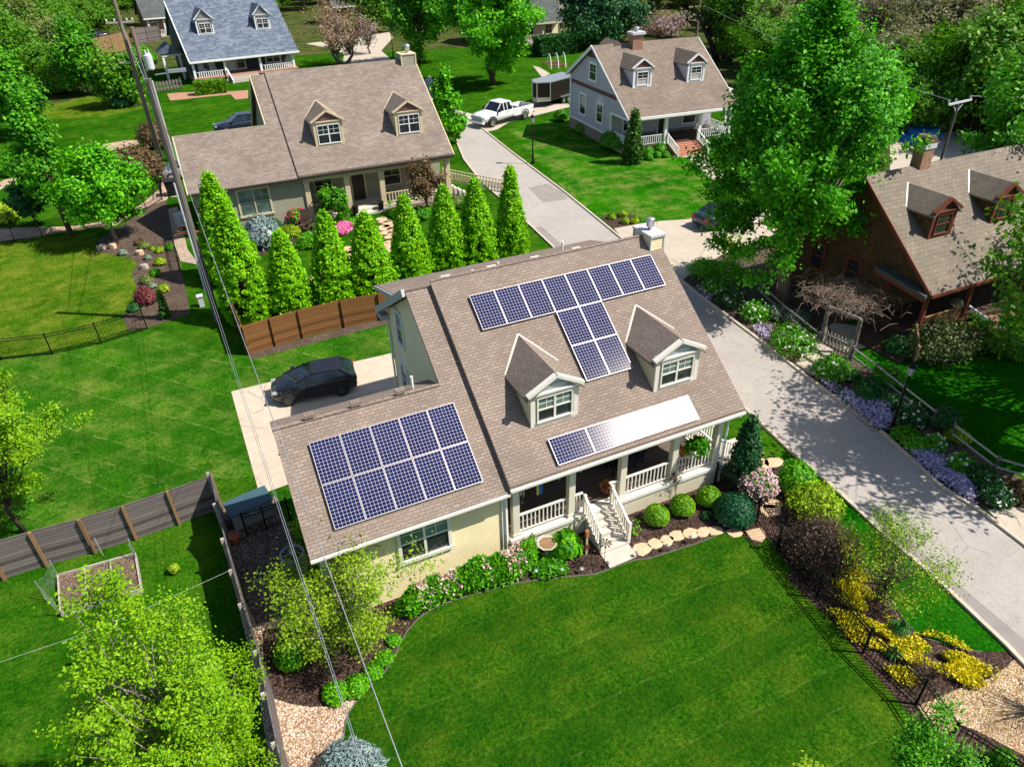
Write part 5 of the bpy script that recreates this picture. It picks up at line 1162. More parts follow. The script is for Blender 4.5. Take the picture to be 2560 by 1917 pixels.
board_fence('dark board fence left of the charcoal house', [G((338, 112)), G((372, 106)), G((405, 102))], 3.0, M['wood_grey'], M['wood_grey'])
def rail_fence(label, pts, h=.9):
    root = thing('rail_fence', label, 'fence', (0, 0, 0)); P = along(pts, 2.6); Z = Vector((0, 0, 1))
    for p in P:
        b = MB(); b.tube([p, p+Z*(h+.15)], .07, 6); b.obj('post', M['wood_grey'], root)
    for a, e in zip(P[:-1], P[1:]):
        b = MB(); b.tube([a+Z*h, e+Z*h], .05, 5); b.tube([a+Z*h*.5, e+Z*h*.5], .05, 5); b.obj('rails', M['wood_pale'], root)
rail_fence('split rail fence running from maple trunk to vine arbor', [G(B2(2120, 900)), G(B3(100, 1080)), G(B3(420, 1345))])
rail_fence('split rail fence below the arbor behind white flowers', [G(B3(705, 1470)), G(B3(900, 1620)), G(C3(1400, 370))])
rail_fence('split rail fence above the second violet phlox patch', [G(C3(1560, 490)), G(C3(1930, 780)), G(C3(2260, 880))])
picket('weathered picket gate under the vine arbor', G(B3(455, 1330)), G(B3(690, 1440)), 1.15, M['wood_pale'], .2, .1, 'picket_gate')
AR = thing('vine_arbor', 'arbor gateway topped by a tangle of bare brown vine', 'arbor', (0, 0, 0))
pa, pb = G(B3(440, 1325)), G(B3(705, 1440)); b = MB()
for p in (pa, pb): b.tube([p, p+Vector((.05, 0, 1.2)), p+Vector((0, 0, 2.5))], [.16, .13, .12], 7)
b.bar(pa+Vector((0, 0, 2.5)), pb+Vector((0, 0, 2.5)), .15, .15); b.obj('posts', M['wood_grey'], AR)
b = MB(); r_ = np.random.default_rng(5); mid = G(B3(560, 1230))
for i in range(560):
    p = mid+Vector((r_.normal()*1.0, r_.normal()*1.15, 2.35+abs(r_.normal())*.3-.1*r_.random())); d = Vector((r_.normal(), r_.normal(), r_.normal()*.3)).normalized()*r_.uniform(.4, 1.0)
    b.tube([p-d*.6, p+Vector((0, 0, .15)), p+d*.6-Vector((0, 0, r_.random()*.35))], [.011, .010, .005], 4, False)
for i in range(14): p = mid+Vector((r_.normal()*.9, r_.normal()*.9, 2.5)); b.tube([p, p+Vector((r_.normal()*.3, r_.normal()*.3, .8))], [.014, .005], 4, False)
b.obj('vine', M['vine'], AR)

# ------------------------------------------------------------------ poles, wires, lamps
def pole(label, base, h, r, m, name='utility_pole'):
    root = thing(name, label, 'utility pole', (base.x, base.y, 0)); b = MB(); b.tube([(0, 0, 0), (0, 0, h*.5), (0, 0, h)], [r, r*.88, r*.72], 10); b.obj('shaft', m, root); return root
q1 = G((403, 400)); h1 = top_z(q1, (285, -30)); P1 = pole('tall brown utility pole with white conduits left of the charcoal house', q1, h1, .25, M['pole_wood'])
q2 = G((425, 402)); h2 = top_z(q2, (327, 68)); P2 = pole('shorter brown utility pole carrying a grey transformer', q2, h2, .27, M['pole_wood'])
b = MB(); b.tube([(.42, -.1, 0), (.42, -.1, h2*.62)], .13, 8); b.tube([(.42, .3, 0), (.42, .3, h2*.55)], .09, 8); b.obj('conduit', M['pale_grey'], P2)
zt = h2*.70
b = MB(); b.lathe([(.36, 0), (.4, .1), (.4, 1.3), (.32, 1.42), (.2, 1.48)], (.68, -.3, zt), 14)
for a in (0, 2.1, 4.2): b.lathe([(.07, 0), (.1, .1), (.05, .4)], (.68+.2*math.cos(a), -.3+.2*math.sin(a), zt+1.42), 8)
b.obj('transformer', M['pale_grey'], P2)
b = MB(); b.bar((-1.3, 0, h1*.82), (1.2, 0, h1*.82), .14, .16); b.bar((-1.2, 0, h1*.6), (.4, 0, h1*.6), .1, .1); b.bar((-.9, 0, h1*.35), (.4, 0, h1*.35), .1, .1); b.obj('crossarm', M['wood_pale'], P1)
b = MB()
for x in (-1.2, -.5, .6, 1.1): b.lathe([(.06, 0), (.1, .12), (.05, .25)], (x, 0, h1*.82+.08), 8)
b.obj('insulators', M['pale_grey'], P1)
b = MB(); b.bar((.9, -.2, h2*.66), (3.0, -.3, h2*.67), .1, .1); b.box(2.2, -.5, h2*.665, 3.9, -.1, h2*.69); b.obj('street_light_arm', M['galv'], P2)
q3 = G((545, 802)); h3 = top_z(q3, (392, 195)); P3 = pole('grey wooden pole with white conduit at the cedar fence end', q3, h3, .21, M['pole_grey'])
b = MB(); b.tube([(-.22, -.08, 2.0), (-.22, -.08, h3*.62)], .055, 8); b.tube([(-.2, .12, 1.5), (-.2, .12, h3*.5)], .03, 6); b.obj('conduit', M['pale_grey'], P3)
b = MB()
for z in (2.6, 4.6, 6.4, 8.2): b.bar((-.26, -.06, z), (.1, -.06, z), .05, .05)
b.obj('brackets', M['galv'], P3)
b = MB(); b.bar((-1.0, 0, 5.9), (.5, 0, 5.9), .08, .08)
for k in range(26): a = k*.6; b.bar((-.5+.28*math.cos(a), -.1, 6.2+.2*math.sin(a)), (-.5+.28*math.cos(a+.6), -.1, 6.2+.2*math.sin(a+.6)), .05, .05)
b.obj('cable_coil', M['terracotta'], P3)
q4 = G((2322, 500)); h4 = top_z(q4, (2395, 252)); P4 = pole('utility pole with pale crossarm behind the shingled house chimney', q4, h4, .13, M['pole_grey'])
b = MB(); b.bar((-1.5, -.25, h4-.1), (1.55, .1, h4-.1), .12, .14); b.bar((-.5, 0, h4-.3), (0, 0, h4-.9), .06, .06); b.bar((.5, 0, h4-.3), (0, 0, h4-.9), .06, .06); b.obj('crossarm', M['pale_grey'], P4)
b = MB()
for x in (-1.35, -.5, 1.4): b.lathe([(.05, 0), (.09, .1), (.04, .25)], (x, .08*x, h4), 8)
b.obj('insulators', M['galv'], P4)
q5 = G((1741, 92)); P5 = pole('dark utility pole behind the lavender house ridge', q5, top_z(q5, (1752, 2)), .26, M['pole_wood'])
b = MB(); b.bar((-2.6, 0, top_z(q5, (1752, 2))-1.0), (2.6, 0, top_z(q5, (1752, 2))-1.0), .25, .25); b.obj('crossarm', M['pole_wood'], P5)
pole('ochre wooden pole beside the grey roofed house', G((1393, 45)), 18, .3, M['wood_post'])
def wire(label, pts, r):
    b = MB(); P = []
    for a, e in zip(pts[:-1], pts[1:]):
        a = Vector(a); e = Vector(e); L = (e-a).length
        for i in range(12): t = i/12; P.append(a+(e-a)*t-Vector((0, 0, 4*t*(1-t)*L*.012)))
    P.append(Vector(pts[-1])); b.tube(P, r, 5, False); return tag(b.obj('overhead_wire', M['galv']), label, 'wire', 'overhead wires')
def beyond(a, e, k=1.6): a = Vector(a); e = Vector(e); return a+(e-a)*k
top3 = Vector((q3.x, q3.y, h3-.3))
w1 = G(D1(930, 1656), 9.5); w2 = G(D1(1290, 1656), 10.5); w3 = G(D1(985, 1600), 9.5)
wire('pale service wire running lowest left, past the gravel yard to the bottom edge', [q3+Vector((-.2, 0, h3*.46)), beyond(q3+Vector((-.2, 0, h3*.46)), G(D1(925, 1656), 8.0), 1.5)], .009)
wire('pale wire running close beside the lowest one down to the bottom edge', [q3+Vector((-.1, 0, h3*.50)), beyond(q3+Vector((-.1, 0, h3*.50)), G(D1(945, 1656), 8.6), 1.5)], .008)
wire('thick pale wire crossing the low wing roof and the front lawn', [top3, beyond(top3, G(D1(1292, 1656), 10.0), 1.5)], .011)
wire('overhead wire from the tall brown pole to the grey pole', [q1+Vector((0, 0, h1*.82)), top3+Vector((0, 0, -.6))], .022)
wire('overhead wire from the transformer pole to the grey pole', [q2+Vector((0, 0, h2*.8)), top3+Vector((0, 0, -1.6))], .022)
wire('thin wire reaching the corner of the tan house wing', [top3+Vector((0, 0, -3)), Vector((-2.0, 39.5, 3.6))], .014)
wire('wire from the crossarm pole towards the maple', [q4+Vector((-1.3, 0, h4+.2)), Vector((62, 60, 11))], .02)
wire('wire from the crossarm pole into the trees at the right edge', [q4+Vector((1.4, 0, h4+.2)), Vector((75, 5, 9))], .02)
def lamp(label, base, h):
    root = thing('lamp_post', label, 'street lamp', (base.x, base.y, 0), 0, 'black lamp posts'); k = h/4.2
    b = MB(); b.lathe([(.16*k, 0), (.16*k, .12), (.11*k, .3), (.085*k, .9), (.06*k, 1.0), (.045*k, 3.2*k), (.07*k, 3.25*k), (.05*k, 3.32*k), (.09*k, 3.42*k)], (0, 0, 0), 12); b.obj('post', M['iron'], root)
    b = MB(); b.lathe([(.11*k, 3.42*k), (.2*k, 3.85*k), (.2*k, 3.87*k), (.1*k, 3.88*k)], (0, 0, 0), 8); b.obj('lantern_glass', M['head_lens'], root)
    b = MB(); b.lathe([(.23*k, 3.87*k), (.22*k, 3.92*k), (.1*k, 4.05*k), (.03*k, 4.1*k), (.035*k, 4.16*k), (.01*k, 4.2*k)], (0, 0, 0), 8)
    for a in range(4): w = a*math.pi/2; b.bar((.11*k*math.cos(w), .11*k*math.sin(w), 3.42*k), (.2*k*math.cos(w), .2*k*math.sin(w), 3.87*k), .015*k, .015*k)
    b.obj('lantern_cap', M['iron'], root)
for lb, bs, tp in (('black lamp post on the kerb in front of the white truck', (1332, 410), (1335, 284)), ('black lamp post beside the first violet phlox patch', C3(1055, 410), (2287, 903)), ('black lamp post in shade at the far lane', A1(1185, 495), A1(1168, 212))):
    q = G(bs); lamp(lb, q, top_z(q, tp))

# ------------------------------------------------------------------ yard things
def stone(name, label, c, r, h, m, n=8, squash=.8, group=None, cat='stepping stone', sd=0):
    rr = np.random.default_rng(seed()); a0 = rr.uniform(0, 6); pts = []
    for i in range(n): a = a0+2*math.pi*i/n; q = r*rr.uniform(.78, 1.12); pts.append((math.cos(a)*q, math.sin(a)*q*squash))
    b = MB(); b.loft([[(x, y, 0) for x, y in pts], [(x, y, h*.7) for x, y in pts], [(x*.93, y*.93, h) for x, y in pts]]); o = b.obj(name, m); o.location = (c.x, c.y, 0); return tag(o, label, cat, group)
for i, (p, nm) in enumerate(((C2(1120, 1422), 'largest tan stepping stone, nearest the concrete pad'), (C2(1232, 1378), 'second tan stepping stone from the concrete pad'), (C2(1332, 1350), 'third tan stepping stone from the concrete pad'), (C2(1414, 1310), 'fourth tan stepping stone from the concrete pad'), (C2(1536, 1290), 'fifth tan stepping stone from the concrete pad'), (C2(1645, 1280), 'sixth tan stepping stone from the concrete pad'), (C2(1760, 1266), 'tan stepping stone just before the dark green ball shrub'), (C2(1920, 1283), 'tan stepping stone half under the dark green ball shrub'), (C2(2110, 1300), 'tan stepping stone crossed by the iron fence shadow'))):
    stone('stepping_stone', nm+' of the front path', G(p), (.46 if i == 0 else .36)*(1.3 if i == 8 else 1), .05, M['flagstone'], group='front path stepping stones')
for p in (C3(50, 680), C3(30, 1030), C3(15, 1095), C2(2140, 690)): stone('stepping_stone', 'tan stepping stone in the mulch outside the iron fence', G(p), .5, .05, M['flagstone'], group='stones outside the iron fence')
for x, y in ((1080, 235), (1112, 256), (1142, 266), (1152, 291), (1105, 300), (1122, 321), (1180, 320), (1115, 356), (1180, 355), (1160, 388), (1170, 432), (1105, 457), (1145, 476), (1135, 511), (870, 420), (805, 486), (850, 495), (835, 521), (890, 520), (775, 521), (800, 541), (830, 562), (840, 611), (820, 666), (850, 706)):
    stone('stepping_stone', 'pale stone of the winding path in the lawn behind the clipped trees', G(B1(x, y)), .62, .05, M['flagstone'], 6, .7, 'winding garden path stones')
for i, (x, y, m, nm) in enumerate(((1215, 540, 'flagstone', 'orange tan boulder'), (1250, 662, 'rock', 'white boulder'), (978, 485, 'flagstone', 'flat tan rock'), (880, 492, 'rock', 'grey tan rock'))):
    o = stone('boulder', nm+' in the planting bed by the fenced lawn', G(B0(x, y)), .33, .34, M[m], 7, .8, None, 'rock')
def path_light(label, hd, bs):
    q = G(bs); h = max(.3, min(.5, top_z(q, hd))); root = thing('path_light', label, 'path light', (q.x, q.y, 0), 0, 'small path lights')
    b = MB(); b.tube([(0, 0, 0), (0, 0, h*.8)], .012, 6); b.obj('stake', M['iron'], root)
    b = MB(); b.lathe([(.045, h*.6), (.06, h*.8)], (0, 0, 0), 10); b.obj('lens', M['head_lens'], root)
    b = MB(); b.lathe([(.085, h*.8), (.085, h*.84), (.05, h*.96), (.012, h)], (0, 0, 0), 12); b.obj('cap', M['grey_metal'], root)
for lb, hd, bs in (('path light at the lower right corner of the concrete pad', (1080, 1440), (1077, 1492)), ('path light by the third stepping stone', (1340, 1378), (1334, 1440)), ('path light by the fifth stepping stone', (1540, 1303), (1535, 1370)), ('path light at the lower left corner of the concrete pad', (835, 1525), (828, 1582)), ('path light in the mulch left of the metal flower', (600, 1585), (597, 1630)), ('path light in the low green cover under the birdbath', (430, 1590), (430, 1640)), ('path light at the end of the flowering hedge', (205, 1600), (205, 1650)), ('path light at the foot of the porch steps', (1010, 1320), (1005, 1370)), ('path light against the dark green ball shrub', (1835, 1205), (1830, 1250))):
    path_light(lb, C2(*hd), C2(*bs))
q = G(C2(300, 1490)); BB = thing('birdbath', 'pale stone birdbath with octagonal bowl beside the flowering hedge', 'birdbath', (q.x, q.y, 0))
b = MB(); b.lathe([(.24, 0), (.24, .06), (.13, .12), (.09, .3), (.08, .5), (.14, .62)], (0, 0, 0), 8); b.obj('pedestal', M['concrete'], BB)
b = MB(); b.lathe([(.14, .6), (.4, .74), (.42, .8), (.37, .8), (.3, .75)], (0, 0, 0), 8); b.obj('bowl', M['step_concrete'], BB)
b = MB(); b.lathe([(.34, .765), (.34, .775)], (0, 0, 0), 16); b.obj('water', M['deck_tan'], BB)
q = G(C2(640, 1465)); ST = thing('garden_stake', 'painted wooden garden stake with a red disc left of the porch steps', 'garden stake', (q.x, q.y, 0)); hh = min(1.6, top_z(q, C2(632, 1262)))
b = MB(); b.box(-.035, -.03, 0, .035, .03, hh*.8); b.obj('stick', M['tan_trim'], ST)
b = MB(); b.box(-.07, -.06, hh*.75, .07, .06, hh); b.obj('house_top', M['terracotta'], ST)
b = MB().basis((0, -.04, hh*.35), (1, 0, 0), (0, 0, 1), (0, -1, 0)); b.lathe([(.12, 0), (.12, .03)], (0, 0, 0), 14); b.obj('disc', M['red_trim'], ST)
q = G(C2(790, 1575)); SP = thing('metal_flower', 'rusty metal flower on a stem beside the concrete pad', 'garden ornament', (q.x, q.y, 0)); hh = min(1.6, top_z(q, C2(805, 1375)))
b = MB(); b.tube([(0, 0, 0), (.02, 0, hh*.5), (0, 0, hh)], .012, 5)
b.obj('stem', M['iron'], SP); b = MB()
for k in range(9):
    a = k*.7; b.poly([(0, 0, hh), (.22*math.cos(a-.2), .22*math.sin(a-.2), hh+.05), (.3*math.cos(a), .3*math.sin(a), hh-.02), (.22*math.cos(a+.2), .22*math.sin(a+.2), hh+.05)])
b.obj('petals', M['door_dark'], SP)
q = G((737, 1436)); AC = thing('air_conditioner', 'round topped grey air conditioner beside the low wing', 'air conditioner', (q.x+.1, q.y+.25, 0))
b = MB(); b.lathe([(.46, .05), (.48, .1), (.48, .82), (.46, .9), (.40, .92), (.38, .86)], (0, 0, 0), 22); b.obj('casing', M['grey_metal'], AC)
b = MB(); b.lathe([(.38, .84), (.38, .86)], (0, 0, 0), 18); b.obj('fan_well', M['black'], AC); b = MB()
for k in range(12): a = k*math.pi/6; b.bar((0, 0, .9), (.39*math.cos(a), .39*math.sin(a), .9), .012, .012)
b.lathe([(.09, .87), (.09, .93)], (0, 0, 0), 10); b.obj('grille', M['galv'], AC)
q = G((640, 1300)); BX = thing('storage_box', 'blue green storage box in shade between grey fence and low wing', 'storage box', (q.x-.1, q.y+.2, 0), .2)
b = MB(); b.box(-.85, -.4, .03, .85, .45, .85); b.obj('box', M['grey_metal'], BX)
b = MB(); b.prism([(-.9, -.46, .85), (-.9, .5, .95), (-.9, .5, 1.0), (-.9, -.46, .9)], (1.8, 0, 0)); b.obj('lid', M['teal_shade'], BX)
b = MB(); b.box(-.15, -.46, .6, .15, -.402, .7); b.obj('latch', M['pale_grey'], BX)
q = G(C0(2025, 1360)); b = MB(); b.lathe([(.16, 0), (.24, .32), (.26, .32), (.26, .38), (.2, .38), (.19, .3)], (0, 0, 0), 14); o = b.obj('flower_pot', M['terracotta']); o.location = (q.x, q.y, 0); tag(o, 'empty terracotta pot on the dark gravel by the fence', 'pot')
q = G((433, 488)); WB = thing('wheelie_bin', 'black wheeled bin beside the tan house wing', 'bin', (q.x, q.y, 0)); b = MB(); b.loft([[(-.4, -.4, .1), (.4, -.4, .1), (.4, .4, .1), (-.4, .4, .1)], [(-.5, -.5, 1.35), (.5, -.5, 1.35), (.5, .5, 1.35), (-.5, .5, 1.35)]]); b.obj('body', M['black'], WB)
b = MB(); b.box(-.54, -.56, 1.35, .54, .55, 1.45); b.obj('lid', M['rubber'], WB)
q = G((457, 562)); b = MB(); b.lathe([(.5, .03), (.52, .1), (.52, 1.0), (.46, 1.06), (.44, .98)], (0, 0, 0), 18); o = b.obj('air_conditioner', M['pale_grey']); o.location = (q.x, q.y, 0); tag(o, 'pale round air conditioner on stone paving beside the grey pole', 'air conditioner')
q0 = [G(B0(*p)) for p in ((1450, 150), (1530, 130), (1620, 500), (1720, 630), (1560, 600), (1500, 440))]; sheet('stone_paving', q0, .020, m_brick('crazy_paving', (.42, .32, .24), (.34, .26, .2), (.05, .07, .03), .9, .7))
# raised vegetable bed with netting
RBD = thing('raised_bed', 'pale timber raised bed in three sections with green netting', 'raised bed', (0, 0, 0))
c = [G(p) for p in (D0(540, 362), D0(1232, 152), C0(1180, 1490), D0(516, 30))]; b = MB()
for i in range(4): a, e = c[i], c[(i+1) % 4]; b.bar(a+Vector((0, 0, .12)), e+Vector((0, 0, .12)), .06, .24)
b.obj('frame', M['wood_pale'], RBD); b = MB()
for t in (1/3, 2/3): b.bar(c[0]+(c[1]-c[0])*t+Vector((0, 0, .2)), c[3]+(c[2]-c[3])*t+Vector((0, 0, .2)), .05, .08)
b.obj('divider', M['wood_pale'], RBD)
b = MB(); b.poly([p+Vector((0, 0, .15)) for p in c]); b.obj('soil', M['soil'], RBD); b = MB()
st = [c[0], c[0]+(c[3]-c[0])*.55+Vector((-.5, 0, 0)), c[3], c[3]+(c[2]-c[3])*.5+Vector((.15, .6, 0)), c[2], c[0]+(c[1]-c[0])*.5+Vector((0, -.1, 0)), c[2]+(c[1]-c[2])*.15]
for p in st: b.tube([p, p+Vector((-.03, .05, 1.0))], .016, 5)
b.obj('stake', M['grey_metal'], RBD); b = MB()
for a, e in ((st[0], st[1]), (st[1], st[2]), (st[4], st[6])):
    b = MB()
    for k in range(11):
        t = k/10; b.tube([a+(e-a)*t+Vector((0, 0, .05)), a+(e-a)*t+Vector((0, 0, .9-.25*math.sin(t*3.1)))], .004, 3, False); b.tube([a+Vector((0, 0, .05+.085*k)), (a+e)/2+Vector((0, 0, .03+.075*k)), e+Vector((0, 0, .05+.085*k))], .004, 3, False)
    b.obj('netting', M['lf_sage'], RBD)
LZ = 1.75
cl = [G((-120, 1690), LZ), G(D0(0, 748), LZ), G(D0(695, 516), LZ), G(D0(1300, 270), LZ), G(C0(2005, 1595), LZ)]
b = MB(); b.tube(cl, .0045, 4, False); tag(b.obj('clothes_line', M['pale_grey']), 'thin line strung from the grey fence across the left lawn', 'line')
q = G(D0(697, 520), LZ); FD = thing('bird_feeder', 'white tapered bird feeder hanging from the thin line', 'bird feeder', (q.x, q.y, 0))
b = MB(); b.tube([(0, 0, LZ), (0, 0, LZ-.12)], .006, 4); b.obj('hook', M['iron'], FD)
b = MB(); b.lathe([(.02, LZ-.12), (.05, LZ-.2), (.06, LZ-.4), (.1, LZ-.5), (.1, LZ-.6), (.02, LZ-.64)], (0, 0, 0), 12); b.obj('tube', M['white'], FD)
# things on and under the porch
def hm(x, y, z): return Matrix.Rotation(math.radians(.69), 3, 'Z') @ Vector((x, y, z))+Vector((-.97, -3.06, 0))
def fern(label, x, y, z, R, m):
    p = hm(x, y, 0); root = thing('hanging_basket', label, 'hanging basket', (p.x, p.y, 0)); b = MB(); b.lathe([(.08, z-.12), (.17, z+.06), (.18, z+.08)], (0, 0, 0), 12); b.obj('basket', M['black'], root)
    b = MB()
    for a in (0, 2.1, 4.2): b.tube([(.16*math.cos(a), .16*math.sin(a), z+.06), (0, 0, z+.6)], .006, 4)
    b.obj('hanger', M['iron'], root); r = np.random.default_rng(3); n = 420
    t = r.random(n)**.6; th = r.uniform(0, 6.28, n); P = np.stack([np.cos(th)*t*R, np.sin(th)*t*R, z+.25+.12*np.sin(t*3)-.75*R*t**2+r.normal(size=n)*.05], 1); link('fronds', leaf_mesh('fronds', P, .12, 4, .2, None, 2.6), m, root)
fern('green fern basket hanging at the right porch bay', 15.75, .2, 2.55, .48, M['lf_mid'])
def potted(label, x, y, z, m, R=.22, n=120):
    p = hm(x, y, 0); root = thing('flower_pot', label, 'flower pot', (p.x, p.y, 0)); b = MB(); b.lathe([(.1, z), (.15, z+.22), (.16, z+.24)], (0, 0, 0), 12); b.obj('pot', M['terracotta'], root)
    r = np.random.default_rng(seed()); P = sphere_pts(r, n)*R*np.array([1, 1, .7])+np.array([0, 0, z+.34]); link('flowers', leaf_mesh('flowers', P, .09, seed(), .5), m, root)
potted('pot of orange flowers at the top of the porch steps', 11.95, .95, 1.0, M['fl_orange'], .3)
potted('box of orange flowers on the right porch rail', 15.4, .62, 1.85, M['fl_orange'])
p = hm(8.75, .8, 0); WS = thing('windsock', 'blue and yellow streamers hanging in the left porch bay', 'windsock', (p.x, p.y, 0))
for k, (x, m) in enumerate(((-.09, 'fl_yellow'), (.0, 'silver_car'), (.09, 'navy_car'))):
    b = MB(); b.box(x-.04, -.012, 2.35, x+.04, .012, 3.3); b.obj('streamer', m_plain(f'streamer_{"abc"[k]}', ((.55, .45, .05), (.03, .18, .42), (.02, .10, .34))[k], .7), WS)
p = hm(8.0, .8, 0); WC = thing('wind_chime', 'pale wind chime hanging at the left porch post', 'wind chime', (p.x, p.y, 0)); b = MB()
for a in range(5): b.tube([(.07*math.cos(a*1.26), .07*math.sin(a*1.26), 2.5+.05*a), (.07*math.cos(a*1.26), .07*math.sin(a*1.26), 3.3)], .016, 6)
b.obj('tubes', M['tan_trim'], WC); b = MB(); b.lathe([(.06, 2.2), (.06, 2.3)], (0, 0, 0), 8); b.tube([(0, 0, 2.2), (0, 0, 3.4)], .006, 4); b.obj('clapper', M['wood_post'], WC)
def chair(name, label, x, y, z, rz, m, k=1.0, world=False):
    p = Vector((x, y, 0)) if world else hm(x, y, 0); root = thing(name, label, 'chair', (p.x, p.y, z), rz); root.scale = (k, k, k)
    b = MB(); b.prism([(-.28, -.3, .40), (-.28, .25, .33), (-.28, .25, .37), (-.28, -.3, .44)], (.56, 0, 0)); b.obj('seat', m, root)
    b = MB(); b.prism([(-.28, .22, .35), (-.28, .5, 1.05), (-.28, .54, 1.03), (-.28, .26, .33)], (.56, 0, 0)); b.obj('backrest', m, root)
    for sx in (-1, 1):
        for y0 in (-.27, .28): b = MB(); b.box(sx*.27-.03, y0-.03, 0, sx*.27+.03, y0+.03, .58); b.obj('leg', m, root)
        b = MB(); b.box(sx*.29-.06, -.36, .58, sx*.29+.06, .36, .61); b.obj('armrest', m, root)
chair('porch_chair', 'dark chair in the shaded porch bay right of the steps', 13.0, 2.0, 1.0, 0, M['black'])
chair('porch_chair', 'dark chair deep in the porch beside the tan seat', 14.0, 2.1, 1.0, .3, M['navy_car'])
q = G(B1(430, 350)); chair('garden_chair', 'brown wooden garden chair in the bed by the tan house wing', q.x, q.y, 0, -.5, M['deck_dark'], 1.6, True)
for x, nm in ((2.3, 'left'), (4.0, 'right')):
    p = Matrix.Rotation(math.radians(6.67), 3, 'Z') @ Vector((x, 2.4, 0))+Vector((1.7, 108.71, 0)); chair('porch_chair', f'white porch chair at the charcoal house, {nm} one of the pair', p.x, p.y, .9, .1, M['white'], 1.6, True)
q = G(B1(140, 495)); GL = thing('globe_lamp', 'white globe garden lamp beside the blue spruce', 'garden lamp', (q.x, q.y, 0)); b = MB(); b.tube([(0, 0, 0), (0, 0, .9)], .1, 8); b.obj('post', M['pale_grey'], GL)
b = MB(); b.lathe([(.05, .9), (.2, 1.0), (.28, 1.2), (.2, 1.42), (.04, 1.5)], (0, 0, 0), 14); b.obj('globe', M['white'], GL, True)
for x, y, nm in ((866, 200, 'left'), (1082, 165, 'right')):
    q = G(B1(x, y)); b = MB(); b.lathe([(.2, 0), (.28, .8), (.3, .84), (.24, .84)], (0, 0, 0), 12); o = b.obj('planter', M['black']); o.location = (q.x, q.y, 0); tag(o, f'tall black planter on the {nm} of the tan porch entrance', 'planter')
HP = thing('hoop_bed', 'raised bed with three white hoops behind the trailer', 'raised bed', (0, 0, 0)); b = MB()
for t in (0, 1, 2):
    a = G(A2(340+62*t, 600-6*t)); e = G(A2(308+62*t, 512-6*t)); b.tube([a+(e-a)*(1-math.cos(math.pi*k/10))/2+Vector((0, 0, 1.5*math.sin(math.pi*k/10))) for k in range(11)], .055, 6)
b.obj('hoops', M['white'], HP); b = MB(); a, e = G(A2(310, 585)), G(A2(480, 575)); b.bar(a+Vector((0, 0, .2)), e+Vector((0, 0, .2)), .2, .4); b.bar(a+Vector((.6, 3.5, .2)), e+Vector((.6, 3.5, .2)), .2, .4); b.obj('timber', M['deck_tan'], HP)
q = G((2300, 352)); b = MB(); b.prism([(-2, -1, 0), (2, -1, 0), (2, 1.2, 0), (-2, 1.2, 0)], (0, 0, .7)); b.prism([(-1.6, -.6, .7), (1.5, -.7, .7), (1.2, .8, .7), (-1.3, .7, .7)], (0, 0, .5)); o = b.obj('tarpaulin', m_plain('blue_tarp', (.01, .10, .36), .5, .15, 3)); o.location = (q.x, q.y, 0); tag(o, 'blue tarpaulin covered heap behind the shingled house chimney', 'tarpaulin')
b = MB(); b.box(-.15, -.15, 0, .15, .15, .7); b.box(-.2, -.2, .7, .2, .2, .78); o = b.obj('utility_box', M['pale_grey']); o.location = (G((506, 765)).x, G((506, 765)).y, 0); tag(o, 'small pale utility box in the shade by the cedar fence end', 'utility box')
# ------------------------------------------------------------------ plants
def gt(name, label, base, top, rpx, lm, bm, cat='tree', z0=None, **kw):
    q = G(base); H = top_z(q, top); R = rpx*mpp((q.x, q.y, H*.6)); return tree(name, label, cat, (q.x, q.y), H, R, M[lm], M[bm], **kw)
def gb(name, label, c, rpx, lm, hk=.8, cat='shrub', **kw):
    """round shrub seen with its middle at c, rpx wide"""
    q0 = G(c); R = rpx*mpp(q0); H = 2*R*hk; q = G(c, H*.42); return bush(name, label, (q.x, q.y), R, H, M[lm], cat, **kw)
# clipped hornbeams
for i, (bs, tp, rp, nm) in enumerate((((628, 792), (560, 500), 62, 'largest clipped tree, next to the grey pole'), ((585, 690), (512, 442), 62, 'tall clipped tree behind the largest one by the grey pole'), ((738, 772), (704, 584), 60, 'clipped tree in the row, just right of the largest pair'), ((846, 752), (812, 538), 58, 'clipped tree in front of the pink phlox'), ((938, 738), (911, 540), 56, 'clipped tree in front of the winding stone path'), ((1032, 705), (1012, 497), 58, 'clipped tree in front of the tan house porch corner'), ((1122, 672), (1106, 474), 52, 'clipped tree third from the road in the row'), ((1196, 660), (1190, 455), 48, 'clipped tree second from the road in the row'), ((1280, 645), (1274, 424), 46, 'clipped tree nearest the road in the row'))):
    gt('hornbeam_tree', nm, (bs[0], bs[1]+5), tp, rp*(1.08+.13*math.sin(i*2.1)), 'lf_hornbeam', 'bark', shape='cone', trunk_h=.03, clumps=700, per=64, leaf=.095, spread=.15, limbs=14, up=.25, group='clipped hornbeam row')
